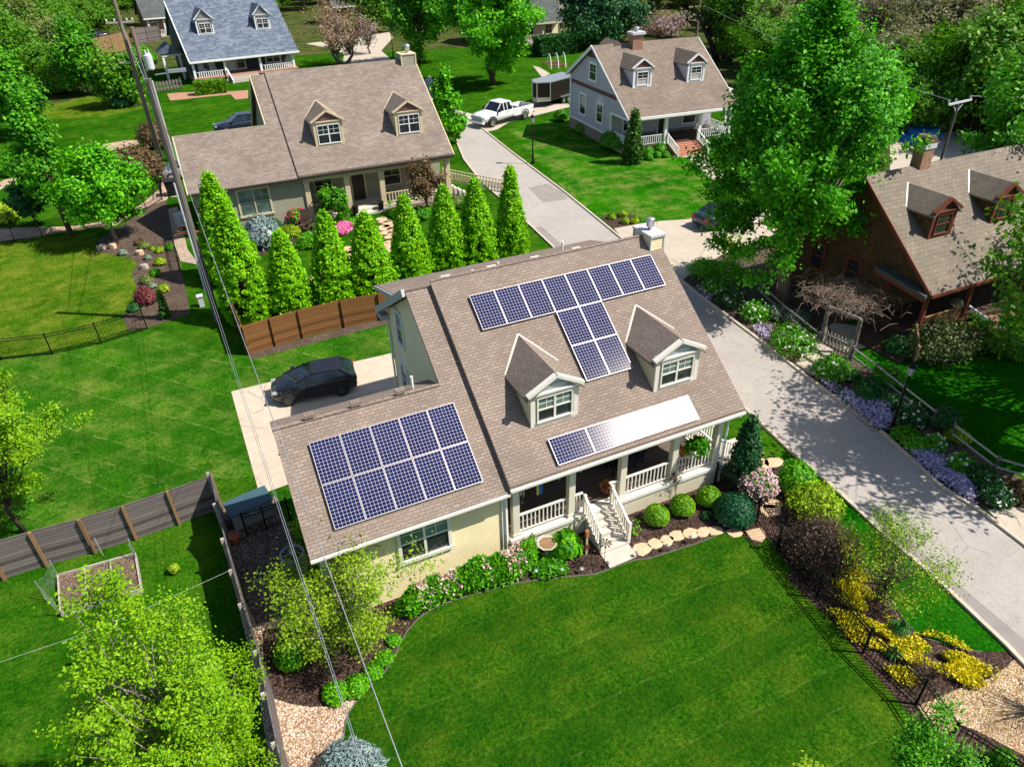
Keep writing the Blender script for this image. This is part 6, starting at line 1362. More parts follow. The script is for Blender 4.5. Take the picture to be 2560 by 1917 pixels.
# big trees
gt('maple_tree', 'huge bright green maple leaning over the brown shingled house', (1957, 752), (2035, 30), 238, 'lf_maple', 'bark_pale', shape='pyramid', trunk_h=.2, clumps=900, per=150, leaf=.15, limbs=80, amp=.62, trunk_r=.42, spread=.44, core=.6, elong=1.8, lobes=52)
gt('lawn_tree', 'big bright green tree on the lawn above the white truck', (1234, 212), (1292, -130), 112, 'lf_bright', 'bark', shape='egg', trunk_h=.14, clumps=460, per=110, leaf=.29, limbs=30, amp=.5, spread=.75, core=.6, lobes=44)
gt('shade_tree', 'dull green tree left of the big lawn tree', (1052, 160), (1050, -90), 80, 'lf_mid', 'bark', shape='oval', trunk_h=.1, clumps=300, per=70, leaf=.34, spread=.85)
gt('redbud_tree', 'redbud with bare pinkish branches behind the tan roof', (856, 165), (840, 14), 80, 'bud_pink', 'bark_pale', shape='vase', trunk_h=.1, clumps=300, per=13, leaf=.2, limbs=110, stems=3, core=.25, spread=.8, trunk_r=.28)
gt('redbud_tree', 'small mauve redbud with sparse twigs beside the far lane', (925, 135), (915, 40), 34, 'bud_mauve', 'bark_pale', shape='vase', trunk_h=.1, clumps=90, per=10, leaf=.2, limbs=60, core=.25, spread=.7, trunk_r=.18)
gt('redbud_tree', 'low pinkish redbud behind the lavender house chimney', (1655, 92), (1650, 42), 50, 'bud_mauve', 'bark_pale', shape='flat', trunk_h=.05, clumps=140, per=22, leaf=.28, limbs=50, core=.25, spread=1.2)
gt('young_tree', 'narrow young tree at the right end of the tan roof', (1118, 372), (1075, 200), 26, 'lf_bright', 'bark', shape='oval', trunk_h=.12, clumps=110, per=44, leaf=.22, spread=.42, amp=.5)
gt('young_tree', 'small yellow green sapling leaning over the road by the tan roof', (1140, 360), (1128, 285), 20, 'lf_bright', 'bark', shape='oval', trunk_h=.12, clumps=40, per=16, leaf=.34, spread=.4)
gt('conifer_tree', 'dark green conifer clump behind the lavender house', (1470, 122), (1465, -70), 70, 'lf_conifer', 'bark_dark', shape='egg', trunk_h=.03, clumps=320, per=80, leaf=.34, spread=1.0, core=.35)
gt('conifer_tree', 'second dark conifer between grey roof and lavender house', (1545, 105), (1540, -40), 55, 'lf_conifer', 'bark_dark', shape='egg', trunk_h=.03, clumps=240, per=70, leaf=.34, spread=1.0, core=.35)
gt('bare_tree', 'dark many stemmed tree right of the lavender house roof', (1808, 152), (1860, -110), 78, 'lf_wood', 'bark_dark', shape='vase', trunk_h=.12, clumps=200, per=30, leaf=.34, limbs=80, stems=3, core=.25, spread=1.1, trunk_r=.5)
gt('yellow_tree', 'olive yellow drooping tree at the top edge', (1628, 52), (1630, -60), 44, 'lf_olive', 'bark_dark', shape='oval', trunk_h=.1, clumps=160, per=50, leaf=.38, spread=1.1)
gt('bare_tree', 'bare grey tree in front of the ochre roof', (2200, 152), (2222, -90), 128, 'lf_bud', 'bark_pale', shape='vase', trunk_h=.2, clumps=230, per=16, leaf=.26, limbs=150, core=.2, spread=1.4, trunk_r=.6)
# near left trees
gt('locust_tree', 'sparse yellow green tree filling the bottom left corner', (572, 2075), (470, 1432), 205, 'lf_locust', 'bark_pale', shape='oval', trunk_h=.2, clumps=420, per=125, leaf=.047, limbs=140, core=.2, spread=.2, trunk_r=.11, amp=.5, lobes=36, up=.5)
gt('locust_tree', 'yellow green tree at the left edge beyond the grey fence', (62, 1330), (-10, 915), 178, 'lf_locust', 'bark', shape='oval', trunk_h=.24, clumps=260, per=130, leaf=.066, limbs=100, core=.3, spread=.3, trunk_r=.1, amp=.4, lobes=26, up=.5)
gt('shade_tree', 'bright green tree casting a round shadow on the fenced lawn', (290, 602), (240, 375), 96, 'lf_bright', 'bark_pale', shape='egg', trunk_h=.2, clumps=260, per=84, leaf=.16, limbs=36, spread=.46, amp=.42)
gt('young_tree', 'loose green tree between the curved path and the bright tree', (180, 590), (140, 262), 58, 'lf_mid', 'bark', shape='egg', trunk_h=.2, clumps=120, per=60, leaf=.2, limbs=34, spread=.5, amp=.6)
gt('young_tree', 'thin dark leafed sapling on the gravel border', (95, 570), (75, 468), 38, 'lf_dark', 'bark', shape='oval', trunk_h=.25, clumps=60, per=18, leaf=.3, limbs=22, spread=.36)
gb('bronze_shrub', 'big bronze brown shrub at the foot of the utility poles', (338, 418), 50, 'lf_brown', .85, n=6500, leaf=.19, fluff=.16)
gb('bronze_shrub', 'smaller bronze shrub right behind the utility poles', (385, 345), 34, 'lf_brown', .85, n=2500, leaf=.2, fluff=.16)
# multi-stemmed thin tree before the wing
q = G((868, 1608)); tree('serviceberry_tree', 'thin many stemmed spring tree in front of the low wing', 'tree', (q.x, q.y), 4.0, 2.65, M['lf_twigg'], M['bark_pale'], trunk_h=.08, clumps=380, per=40, leaf=.056, limbs=150, stems=5, core=.15, spread=.26, trunk_r=.045, shape='vase', amp=.4, crown_off=(.4, .1))
# front garden shrubs
for c, nm, lm, rp, hk in ((C2(1250, 1128), 'bright round clipped shrub nearest the porch steps', 'lf_box', 32, .8), (C2(1472, 1045), 'bright round clipped shrub in the middle of the three', 'lf_box', 31, .8), (C2(1697, 972), 'bright round clipped shrub next to the dark one', 'lf_box', 31, .8), (C2(1925, 1085), 'large dark green ball shrub at the iron fence', 'lf_boxdark', 50, .72)):
    gb('box_shrub', nm, c, rp, lm, hk, n=3800 if rp < 40 else 6500, leaf=.085, fluff=.025, amp=.05, group='clipped round shrubs', stems=False)
gb('leafy_shrub', 'bright leafy shrub beside the birdbath', C2(465, 1390), 33, 'lf_shrub', .95, n=700, leaf=.17, fluff=.1, amp=.35)
mat_patch('ground_cover', 'low dark green cover at the foot of the leafy shrub', 'ground cover', GP(C2(220, 1530), C2(330, 1500), C2(470, 1600), C2(460, 1650), C2(200, 1680)), .25, M['lf_mid'], 1500, .09)
HG = thing('flowering_hedge', 'long pink flowering hedge along the front of the low wing', 'hedge', (0, 0, 0))
hp = [(p.x, p.y) for p in GP(D1(1330, 380), D1(1420, 340), D1(1700, 205), D1(2000, 130), D1(2208, 75), C2(190, 1610), C2(225, 1500), C2(190, 1420))]; hb = [(p.x, p.y) for p in (hm(7.5, -.15, 0), hm(6.2, -.05, 0), hm(4.0, -.05, 0), hm(2.3, -.25, 0))]
poly = hp+hb; r = np.random.default_rng(77); xs = [p[0] for p in poly]; ys = [p[1] for p in poly]
Q = np.stack([r.uniform(min(xs), max(xs), 60000), r.uniform(min(ys), max(ys), 60000)], 1); Q = Q[in_poly(poly, Q)]
ctr = np.array([[min(xs)+(max(xs)-min(xs))*t, 0] for t in np.linspace(0, 1, 30)])
dmin = np.min(np.stack([np.abs((Q[:, 0]-a[0])*(b_[1]-a[1])-(Q[:, 1]-a[1])*(b_[0]-a[0]))/math.hypot(b_[0]-a[0], b_[1]-a[1])+1e3*((((Q[:, 0]-a[0])*(b_[0]-a[0])+(Q[:, 1]-a[1])*(b_[1]-a[1]))/((b_[0]-a[0])**2+(b_[1]-a[1])**2) < -.1) | (((Q[:, 0]-a[0])*(b_[0]-a[0])+(Q[:, 1]-a[1])*(b_[1]-a[1]))/((b_[0]-a[0])**2+(b_[1]-a[1])**2) > 1.1)) for a, b_ in zip(poly, poly[1:]+poly[:1])]), axis=0)
hgt_ = np.minimum(1, (dmin/.4)**.42)*(1.45+.16*np.sin(Q[:, 0]*3.1)+.10*np.sin(Q[:, 0]*7.3+Q[:, 1]*4))
z = hgt_*(.45+.55*r.random(len(Q))**.35); P = np.stack([Q[:, 0], Q[:, 1], z+.04], 1)+r.normal(size=(len(Q), 3))*.04
link('foliage', leaf_mesh('foliage', P[:30000], .095, 78, .4), M['lf_shrub'], HG)
tp = np.where(z > hgt_*.85)[0]; wt = np.sin(Q[tp, 0]*2.2+1)+np.sin(Q[tp, 0]*5.1+Q[tp, 1]*3); tp = tp[wt > .15]; tp = r.choice(tp, 720, replace=False)
F = np.repeat(P[tp], 4, axis=0)+r.normal(size=(720*4, 3))*.035+np.array([0, 0, .08]); link('blossoms', leaf_mesh('blossoms', F, .085, 79, .7, None, 1.1), M['fl_pink'], HG)
gb('round_shrub', 'dark green round shrub under the thin spring tree', D1(305, 680), 40, 'lf_shrub', .75, n=2200, leaf=.1, amp=.12)
for c, nm, rp in ((D1(680, 1010), 'low green shrub nearest the gravel in the row along the curved edging', 28), (D1(862, 950), 'second low green shrub from the gravel along the curved edging', 25), (D1(1000, 842), 'third low green shrub from the gravel along the curved edging', 24), (D1(1115, 710), 'fourth low green shrub from the gravel along the curved edging', 21), (D1(1185, 555), 'fifth low green shrub, farthest from the gravel along the curved edging', 17)):
    gb('low_shrub', nm, c, rp, 'lf_shrub', .5, n=1600, leaf=.065, fluff=.1, amp=.25, group='low shrubs along the curved edging', stems=False)
gb('blue_spruce', 'pale blue spruce at the bottom edge beside gravel', (872, 1908), 54, 'lf_spruce', .75, n=9000, leaf=.05, fluff=.14, amp=.5, cat='conifer', aspect=3.5)
tuft('hosta_plant', 'small bright green strap leafed plant among the ball shrubs', G(C2(1675, 1150)), .34, .3, M['lf_daff'])
q = G(C2(1400, 1000)); tree('tiny_tree', 'tiny bare twiggy tree between two ball shrubs', 'tree', (q.x, q.y), 1.5, .42, M['lf_purple'], M['bark'], trunk_h=.4, clumps=26, per=6, leaf=.06, limbs=24, core=.2, trunk_r=.012, spread=.1)
q = G(C2(1035, 1290)); bush('rose_bush', 'thin stemmed plant beside the handrail', (q.x, q.y), .3, .8, M['lf_shrub'], n=40, leaf=.09)
gt('spruce_tree', 'small dark spruce at the corner of the cream porch', (1851, 1205), (1849, 1045), 42, 'lf_conifer', 'bark_dark', shape='cone', trunk_h=.03, clumps=300, per=44, leaf=.08, spread=.13, limbs=20, cat='conifer', up=.1)
# outside the iron fence
gb('lilac_shrub', 'pink lilac in full bloom beside the small spruce', (1897, 1212), 44, 'lf_shrub', .8, n=1600, leaf=.085, flowers=(M['fl_lilac'], 700, .09))
gb('bright_shrub', 'bright green rounded shrub beside the pink lilac', C3(225, 820), 46, 'lf_shrub', .85, n=4200, leaf=.085, amp=.25)
gb('lime_shrub', 'loose yellow green shrub below the bright rounded one', C3(400, 1040), 58, 'lf_lime', .7, n=2400, leaf=.085, fluff=.18, amp=.45)
gb('purple_shrub', 'purple brown shrub between iron fence and yellow cover', C3(455, 1400), 68, 'lf_purple', .7, n=4500, leaf=.07, fluff=.16, amp=.3)
q = G(D3(868, 400)); tree('verge_tree', 'thin leafed small tree over the yellow ground cover', 'tree', (q.x, q.y), 3.6, 2.0, M['lf_twigg'], M['bark'], trunk_h=.3, clumps=240, per=30, leaf=.046, limbs=100, core=.15, spread=.26, trunk_r=.05, amp=.4, crown_off=(.75, .35))
def yel(label, pts, n, h=.24, leaf=.065, m='fl_yellow', nm='yellow_sedum', holes=.68, edge=.22): return mat_patch(nm, label, 'ground cover', GP(*pts), h, M[m], n, leaf, 'stuff', None, None, .8, holes, edge)
yel('bright yellow ground cover, narrow band below the purple shrub', (C3(590, 1290), C3(650, 1290), C3(690, 1380), C3(800, 1560), C3(850, 1680), C3(600, 1680), C3(620, 1600), C3(700, 1540), C3(650, 1400)), 1500)
yel('bright yellow ground cover along the inside of the iron fence', (D3(580, 30), D3(880, 20), D3(920, 90), D3(800, 120), D3(930, 200), D3(880, 360), D3(1020, 400), D3(1020, 470), D3(900, 470), D3(880, 580), D3(740, 560), D3(560, 350), D3(600, 240), D3(680, 190)), 4200)
yel('bright yellow ground cover between iron fence and wiry bare shrub', (D3(930, 540), D3(1100, 520), D3(1200, 640), D3(1290, 700), D3(1240, 840), D3(1200, 930), D3(1060, 840), D3(930, 700)), 2800)
yel('largest bright yellow ground cover patch by the golden gravel', (D3(1250, 600), D3(1380, 560), D3(1560, 620), D3(1700, 690), D3(1850, 800), D3(1850, 910), D3(1700, 980), D3(1600, 900), D3(1500, 800), D3(1400, 740), D3(1280, 700)), 4200)
tuft('grass_clump', 'spiky green grass clump between the yellow patches', G(D3(1115, 500)), .55, .5, M['lf_daff'], 110)
tuft('grass_clump', 'small dark green clump in the largest yellow patch', G(D3(1340, 640)), .28, .25, M['lf_mid'], 60)
tuft('grass_clump', 'low green clump by the iron fence among yellow cover', G(D3(1080, 700)), .4, .35, M['lf_daff'], 60)
def twigs(label, c, R, H, n=70):
    q = G(c); root = thing('wiry_shrub', label, 'shrub', (q.x, q.y, 0)); b = MB(); r = np.random.default_rng(seed())
    for i in range(n): a = r.uniform(0, 6.28); k = r.uniform(.3, 1); b.tube([(0, 0, 0), (math.cos(a)*R*k*.5, math.sin(a)*R*k*.5, H*r.uniform(.4, .7)), (math.cos(a)*R*k, math.sin(a)*R*k, H*r.uniform(.6, 1.1))], [.014, .01, .004], 4, False)
    b.obj('stems', M['bark'], root)
    P = sphere_pts(r, 60)*np.array([R, R, H*.4])*.8+np.array([0, 0, H*.6]); link('foliage', leaf_mesh('foliage', P, .05, seed()), M['lf_purple'], root)
twigs('wiry bare brown shrub beside the largest yellow patch', D3(1350, 900), .75, .7)
twigs('wiry bare bush on the golden gravel at the right edge', (2585, 1780), .9, 1.4)
gb('corner_shrub', 'green shrub at the bottom right corner by the fence end', (2508, 1900), 32, 'lf_mid', .7, n=900, leaf=.1)
gt('lawn_edge_tree', 'small dark green tree at the bottom edge before the iron fence', (2255, 2085), (2238, 1752), 92, 'lf_mid', 'bark', shape='oval', trunk_h=.15, clumps=170, per=85, leaf=.05, limbs=50, core=.2, spread=.24, amp=.5)
gt('bottom_shrub', 'yellow green bush top peeking over the bottom edge', (1965, 2120), (1962, 1862), 50, 'lf_lime', 'bark', cat='shrub', shape='oval', trunk_h=.1, clumps=90, per=44, leaf=.07, limbs=24, spread=.16)
# bank across the road
def phlox(label, pts, n): return mat_patch('phlox', label, 'phlox', GP(*pts), .28, M['fl_purple'], n, .085, 'stuff', None, None, .8, .3, .16)
mat_patch('phlox_leaves', 'green leaves under the violet phlox beside the road', 'phlox', GP(C3(560, 60), C3(900, 130), C3(1050, 300), C3(1040, 400), C3(940, 400), C3(800, 290), C3(620, 130)), .18, M['lf_dark'], 1500, .10, 'stuff')
phlox('violet phlox patch spilling over the kerb by the lamp post', (C3(600, 100), C3(720, 90), C3(980, 140), C3(1045, 290), C3(1035, 400), C3(950, 400), C3(800, 280), C3(640, 140)), 3600)
phlox('violet phlox patch farther down the kerb', (C3(1225, 590), C3(1340, 560), C3(1440, 640), C3(1550, 760), C3(1760, 760), C3(1800, 850), C3(1700, 1000), C3(1800, 1050), C3(1660, 950), C3(1450, 790)), 3600)
phlox('small violet phlox patch opposite the chimney of the cream house', (B2(1600, 840), B2(1690, 840), B2(1740, 910), B2(1700, 950), B2(1620, 890)), 260)
phlox('violet phlox patch at the upper kerb bend', (B2(2050, 1170), B2(2208, 1180), B3(20, 1270), B3(-10, 1330), B2(2150, 1260)), 380)
phlox('pale violet flowers below the picket gate', (B3(400, 1560), B3(480, 1570), B3(500, 1620), B3(560, 1656), C3(600, 60), C3(540, 90)), 300)
for c, rp, lm, fl, nm in ((B2(1650, 660), 52, 'lf_bright', None, 'sunlit green shrub at the corner of the driveway mouth'), (B2(1880, 680), 56, 'lf_bright', None, 'broad sunlit shrub below the crooked little tree'), (B2(1760, 830), 40, 'lf_mid', 1, 'white flowered plant beside the kerb opposite the chimney'), (B2(1930, 930), 38, 'lf_dark', 1, 'dark shrub with white flowers halfway to the arbor'), (B2(2080, 1040), 44, 'lf_mid', 1, 'leafy plant with white flowers above the violet bend'), (B3(60, 1040), 36, 'lf_sage', None, 'grey green plant at the maple trunk'), (B3(230, 1080), 34, 'lf_sage', None, 'grey green clump behind the rail fence'), (B3(190, 1300), 58, 'lf_mid', 1, 'large green shrub below the rail fence near the gate'), (B3(540, 1530), 50, 'lf_mid', 1, 'green shrub with white flowers below the gate'), (B3(720, 1580), 26, 'lf_dark', None, 'round dark shrub beside the shrub below the gate'), (B3(1040, 1590), 46, 'lf_mid', None, 'leafy shrub left of the lamp post'), (C3(860, 60), 46, 'lf_dark', None, 'dark green shrub above the first violet patch'), (C3(1080, 150), 30, 'lf_mid', 1, 'white flowered clump left of the lamp post foot'), (C3(1250, 260), 42, 'lf_dark', 1, 'dark clump dotted with white flowers right of the lamp post'), (C3(1490, 300), 52, 'lf_dark', None, 'large dark round shrub beside the shaded lawn'), (C3(1270, 490), 46, 'lf_mid', None, 'green shrub between the two violet patches'), (C3(1450, 510), 36, 'lf_mid', 1, 'plant with many white flowers right of the green shrub'), (C3(1640, 450), 34, 'lf_lime', None, 'lime leafed plant behind the rail fence'), (C3(1640, 680), 42, 'lf_mid', 1, 'white daffodil clump above the second violet patch'), (C3(1840, 800), 44, 'lf_dark', None, 'dark leafy clump at the upper end of the second violet patch'), (C3(1980, 960), 52, 'lf_dark', 1, 'dark leafy mass with white flowers beside the far driveway'), (C3(2170, 930), 44, 'lf_brown', None, 'bronze yellow shrub at the right edge by the far driveway'), (C3(1160, 430), 28, 'lf_mid', None, 'small green plant at the foot of the lamp post')):
    gb('garden_shrub', nm, c, rp*.74, lm, .6, n=1500, leaf=.10, fluff=.14, amp=.4, flowers=(M['fl_white'], 46, .11) if fl else None, stems=False)
gb('juniper_shrub', 'wide spreading juniper in front of the shingled house porch', B3(1470, 1310), 66, 'lf_juniper', .5, n=6000, leaf=.12, fluff=.14, amp=.4, rx=1.25)
for c, rp, lm, nm in ((B3(1130, 1340), 42, 'lf_dark', 'dark creeping shrub left of the juniper'), (B3(1750, 1150), 46, 'lf_wood', 'loose green bush between porch steps and juniper'), (B3(2000, 1300), 60, 'lf_wood', 'leafy bush at the right edge below the porch steps'), (B3(1000, 880), 62, 'lf_dark', 'shaded bush against the shingled house gable'), (B3(1090, 1215), 20, 'lf_mid', 'small bright potted shrub at the ramp foot'), (B3(2120, 1350), 40, 'lf_mid', 'rounded shrub at the right edge by the shaded lawn')):
    gb('house_shrub', nm, c, rp*.74, lm, .6, n=2000, leaf=.12, fluff=.14, amp=.4, stems=False)
q = G(B3(1590, 1160), .0); p = Vector((35.2, 1.5, 0)); potted('pale flowering pot on the shingled house porch rail', 0, 0, 0, M['lf_sage'], .3); bpy.data.objects['flower_pot.003' if 'flower_pot.003' in bpy.data.objects else 'flower_pot.002'].location = (36.0, 1.8, 1.85)
gt('crooked_tree', 'crooked little pale tree in the bright shrubs at the driveway mouth', B2(1885, 620), B2(1880, 400), 24, 'lf_twigg', 'bark_pale', trunk_h=.3, clumps=24, per=8, leaf=.2, limbs=22, core=.2, spread=.3)
tree('overhanging_tree', 'green tree reaching over the shingled roof from the right edge', 'tree', (53.2, 7.6), 11.6, 4.2, M['lf_mid'], M['bark'], trunk_h=.45, clumps=230, per=50, leaf=.19, limbs=80, amp=.6, spread=.55, core=.25, crown_off=(-3.4, .6), elong=1.5)
tree('roadside_tree', 'leafy tree at the right edge whose branches shade the road and shingled porch', 'tree', (35.6, -7.0), 12.5, 4.8, M['lf_wood'], M['bark_dark'], trunk_h=.32, clumps=220, per=64, leaf=.17, limbs=200, core=.15, spread=.55, trunk_r=.3, amp=.6, crown_off=(-3.4, .8), lobes=26)
tree('roadside_tree', 'tall sparse tree at the far driveway, shading the lower road', 'tree', (34.0, -9.4), 12, 4.8, M['lf_wood'], M['bark_dark'], trunk_h=.4, clumps=140, per=44, leaf=.2, limbs=170, core=.15, spread=.55, trunk_r=.3, amp=.6, crown_off=(-2.6, .2), lobes=22)
tree('roadside_tree', 'tall tree beyond the shaded lawn at the right edge', 'tree', (40.5, -6.0), 13, 6.5, M['lf_wood'], M['bark_dark'], trunk_h=.3, clumps=150, per=34, leaf=.18, limbs=140, core=.25, spread=.6, trunk_r=.34, amp=.5)
gt('bare_tree', 'bare branched tree at the bottom right corner over the gravel', (2760, 2040), (2800, 1500), 200, 'lf_bud', 'bark_dark', shape='vase', trunk_h=.2, clumps=120, per=3, leaf=.05, limbs=130, stems=3, core=.2, spread=.2, trunk_r=.09)
# lavender house planting
gt('arborvitae', 'tall pointed arborvitae at the lavender house porch corner', A2(1035, 1405), A2(1052, 972), 22, 'lf_arbor', 'bark_dark', shape='cone', trunk_h=.02, clumps=260, per=44, leaf=.15, spread=.2, limbs=8, cat='conifer')
for c, rp, nm in ((A2(1170, 1310), 15, 'round shrub next to the arborvitae'), (A2(1175, 1355), 11, 'small round shrub in front of the one by the arborvitae'), (A2(1275, 1285), 17, 'largest round shrub left of the red steps'), (A2(1255, 1335), 10, 'small mound left of the red steps'), (A2(1325, 1335), 10, 'small mound at the foot of the left handrail'), (A2(1670, 1240), 14, 'round shrub right of the red steps'), (A2(1755, 1215), 15, 'round shrub below the right porch railing'), (A2(1680, 1285), 11, 'small mound right of the red steps'), (A2(1765, 1255), 10, 'small mound below the right porch railing'), (A2(1850, 1205), 17, 'round shrub at the right porch corner beside the maple'), (A2(860, 1220), 28, 'shaded hedge shrub along the lavender gable'), (A2(920, 1250), 24, 'shrub between arborvitae and the shaded gable'), (A2(420, 1000), 18, 'dark low shrub at the stone base of the lavender house'), (A2(600, 1110), 16, 'dark low shrub midway along the lavender gable')):
    gb('round_shrub', nm, c, rp, 'lf_mid', .75, n=1500, leaf=.14, amp=.14, fluff=.06, stems=False)
box_hedge('clipped_hedge', 'clipped dark hedge behind the hoop bed', G(A2(215, 490)), G(A2(520, 455)), 3.0, 3.0, M['lf_dark'], 7000, .32)
for c, rp, nm in ((B2(865, 212), 9, 'gold'), (B2(955, 190), 10, 'tallest'), (B2(975, 252), 9, 'small'), (B2(1058, 250), 9, 'bright')):
    gb('yellow_shrub', f'yellow shrub in the mulch island, {dict(gold="at its road edge", tallest="at its top", small="in the middle", bright="nearest the chimney")[nm]}', c, rp+1, 'lf_lime', .7, n=260, leaf=.17, stems=False)
# tan house garden
gb('blue_spruce', 'blue grey spruce in front of the tan house wing window', B1(20, 360), 45, 'lf_spruce', .8, n=5000, leaf=.1, fluff=.16, amp=.45, cat='conifer', aspect=3)
for c, rp, lm, nm in ((B1(150, 280), 20, 'lf_dark', 'dark shrub behind the blue spruce'), (B1(185, 360), 18, 'lf_lime', 'gold shrub beside the globe lamp'), (B1(300, 340), 22, 'lf_lime', 'larger gold shrub beside the garden chair'), (B1(535, 290), 13, 'lf_sage', 'grey green clump right of the garden chair'), (B1(600, 260), 14, 'lf_dark', 'low dark clump before the twin porch shrubs'), (B1(460, 420), 26, 'lf_shrub', 'strip of low greenery below the garden chair'), (B1(1210, 180), 17, 'lf_shrub', 'green clump right of the porch entrance'), (B1(1420, 190), 22, 'lf_mid', 'green clump under the bronze tree'), (B1(1500, 165), 16, 'lf_shrub', 'bright clump under the bronze tree'), (B1(1720, 90), 20, 'lf_olive', 'olive shrub at the foot of the tan stair rail'), (B1(1790, 110), 16, 'lf_mid', 'green shrub right of the olive shrub by the stair rail'), (B1(820, 260), 15, 'lf_shrub', 'green clump beside the pink phlox')):
    gb('garden_shrub', nm, c, rp, lm, .6, n=1200, leaf=.12, fluff=.12, amp=.35, stems=False)
for x, nm in ((605, 'left'), (722, 'right')): gt('porch_shrub', f'upright green shrub at the tan porch, {nm} one of two', B1(x+20, 245), B1(x-5, 10), 18, 'lf_mid', 'bark', cat='shrub', trunk_h=.05, clumps=100, per=40, leaf=.13, spread=.24, limbs=10)
gt('bronze_tree', 'small bronze leaved tree at the tan porch corner', B1(1485, 195), A1(1450, 1410), 36, 'lf_brown', 'bark', trunk_h=.2, clumps=130, per=26, leaf=.14, spread=.4, limbs=40, core=.2)
gb('rose_shrub', 'red flowering rose on a frame against the tan house wall', B1(350, 220), 20, 'lf_shrub', 1.0, n=240, leaf=.2, flowers=(M['fl_red'], 40, .2))
gb('garden_shrub', 'green clump with red flowers on the porch rail of the tan house', B1(1130, 100), 12, 'lf_mid', .8, n=160, leaf=.2)
mat_patch('pink_phlox', 'vivid pink phlox cushion in the tan house garden', 'phlox', GP(B1(700, 320), B1(740, 290), B1(830, 295), B1(825, 340), B1(750, 385), B1(705, 370)), .4, M['fl_hot'], 1100, .17, 'stuff', None, None, .8)
gb('yellow_clump', 'tiny yellow clump above the pink phlox', B1(712, 280), 6, 'lf_lime', .8, n=80, leaf=.16, stems=False)
box_hedge('clipped_hedge', 'low clipped hedge under the porch of the charcoal house', G((492, 238)), G((568, 230)), 1.6, 1.7, M['lf_box'], 7000, .22)
# planting bed by the fenced lawn
for x, y, rp, lm, nm in ((1190, 435, 10, 'lf_brown', 'orange leaved plant at the top of the planting bed'), (1240, 465, 12, 'lf_olive', 'olive plant beside the orange leaved one'), (1315, 490, 6, 'lf_lime', 'tiny lime plant at the shadow edge'), (1375, 500, 10, 'lf_lime', 'lime plant half in shadow'), (1465, 475, 11, 'lf_mid', 'round green plant near the low iron fence'), (1058, 522, 11, 'lf_sage', 'grey green plant at the lawn corner'), (1275, 565, 9, 'lf_sage', 'pale green plant between the boulders'), (1380, 600, 14, 'lf_lime', 'gold plant in the middle of the bed'), (1340, 695, 13, 'lf_mid', 'leafy green plant below the gold plant'), (1265, 760, 14, 'lf_olive', 'olive plant above the crimson maple'), (1310, 810, 11, 'lf_sage', 'grey plant above the crimson maple'), (1150, 1000, 14, 'lf_dark', 'dark clump at the end of the iron fence'), (1410, 830, 14, 'lf_lime', 'lime plant against the deep shade')):
    gb('bed_plant', nm, B0(x, y), rp, lm, .7, n=240, leaf=.13, stems=False)
gb('crimson_maple', 'low crimson leaved maple beside the iron fence post', B0(1262, 900), 24, 'lf_red', .85, n=800, leaf=.13, fluff=.14, amp=.4)
gt('upright_conifer', 'narrow green conifer at the edge of the pole shadow', B0(1440, 1090), B0(1400, 880), 9, 'lf_arbor', 'bark_dark', shape='cone', trunk_h=.02, clumps=60, per=16, leaf=.14, spread=.1, limbs=4, cat='conifer')
gb('yellow_shrub', 'yellow green shrub at the left edge above the gravel border', B0(30, 200), 28, 'lf_lime', .8, n=700, leaf=.2, amp=.3)
gb('clipped_hedge', 'broad green hedge above the curved path at the left edge', A0(170, 1400), 62, 'lf_mid', .4, n=6500, leaf=.2, rx=1.2, amp=.25, stems=False, cat='hedge')
gb('sapling', 'little yellow green sapling on the lawn before the raised bed', C0(1500, 1590), 12, 'lf_lime', 1.4, n=120, leaf=.12)
# woods at the top of the picture
gt('edge_tree', 'broad green tree at the left edge above the curved path', (48, 345), (25, 125), 70, 'lf_mid', 'bark', shape='oval', trunk_h=.08, clumps=240, per=76, leaf=.27, spread=.75, amp=.42)
gt('slim_tree', 'slim upright tree on the meadow left of the utility poles', (225, 238), (205, 80), 44, 'lf_mid', 'bark', shape='egg', trunk_h=.05, clumps=180, per=70, leaf=.33, spread=.9, amp=.45)
gb('meadow_bush', 'wide bush beside the slim upright tree', (155, 200), 45, 'lf_wood', .7, n=4000, leaf=.34, fluff=.12, amp=.4)
gt('bushy_tree', 'bushy green tree between slim tree and utility poles', (322, 262), (315, 128), 50, 'lf_wood', 'bark_pale', shape='oval', trunk_h=.06, clumps=190, per=66, leaf=.32, spread=.9, limbs=50, amp=.42)
gb('meadow_bush', 'small dark bush at the meadow edge by the poles', (298, 258), 20, 'lf_dark', .6, n=1300, leaf=.24)
gb('meadow_bush', 'green bush right behind the transformer pole', (355, 150), 32, 'lf_mid', .8, n=2400, leaf=.32)
def wood(proto, label, group, spots):
    for u, v, s in spots:
        q = G((u, v)); rz = (u*7+v*3) % 6.28
        c = copy_tree(proto, (q.x, q.y, 0), rz, (s, s, s*(.9+.2*((u+v) % 3)/2)), label, group)
pg = tree('woodland_tree', 'leafy green tree in the woods at the top left', 'tree', (-62, 330), 17, 8.5, M['lf_wood'], M['bark_pale'], trunk_h=.1, clumps=210, per=46, leaf=.46, spread=1.2, limbs=90, amp=.45, group='woods at the top left')
po = tree('woodland_tree', 'brownish half bare tree in the woods at the top left', 'tree', (-40, 340), 17, 8, M['lf_olive'], M['bark_pale'], trunk_h=.18, clumps=170, per=28, leaf=.45, spread=1.4, limbs=100, amp=.45, core=.3, group='half bare woods at the top left')
pr_ = tree('woodland_tree', 'grey green budding tree in the woods at the top right', 'tree', (160, 160), 18, 9, M['lf_bud'], M['bark_pale'], trunk_h=.15, clumps=200, per=34, leaf=.45, spread=1.5, limbs=130, amp=.45, core=.25, group='budding woods at the top right')
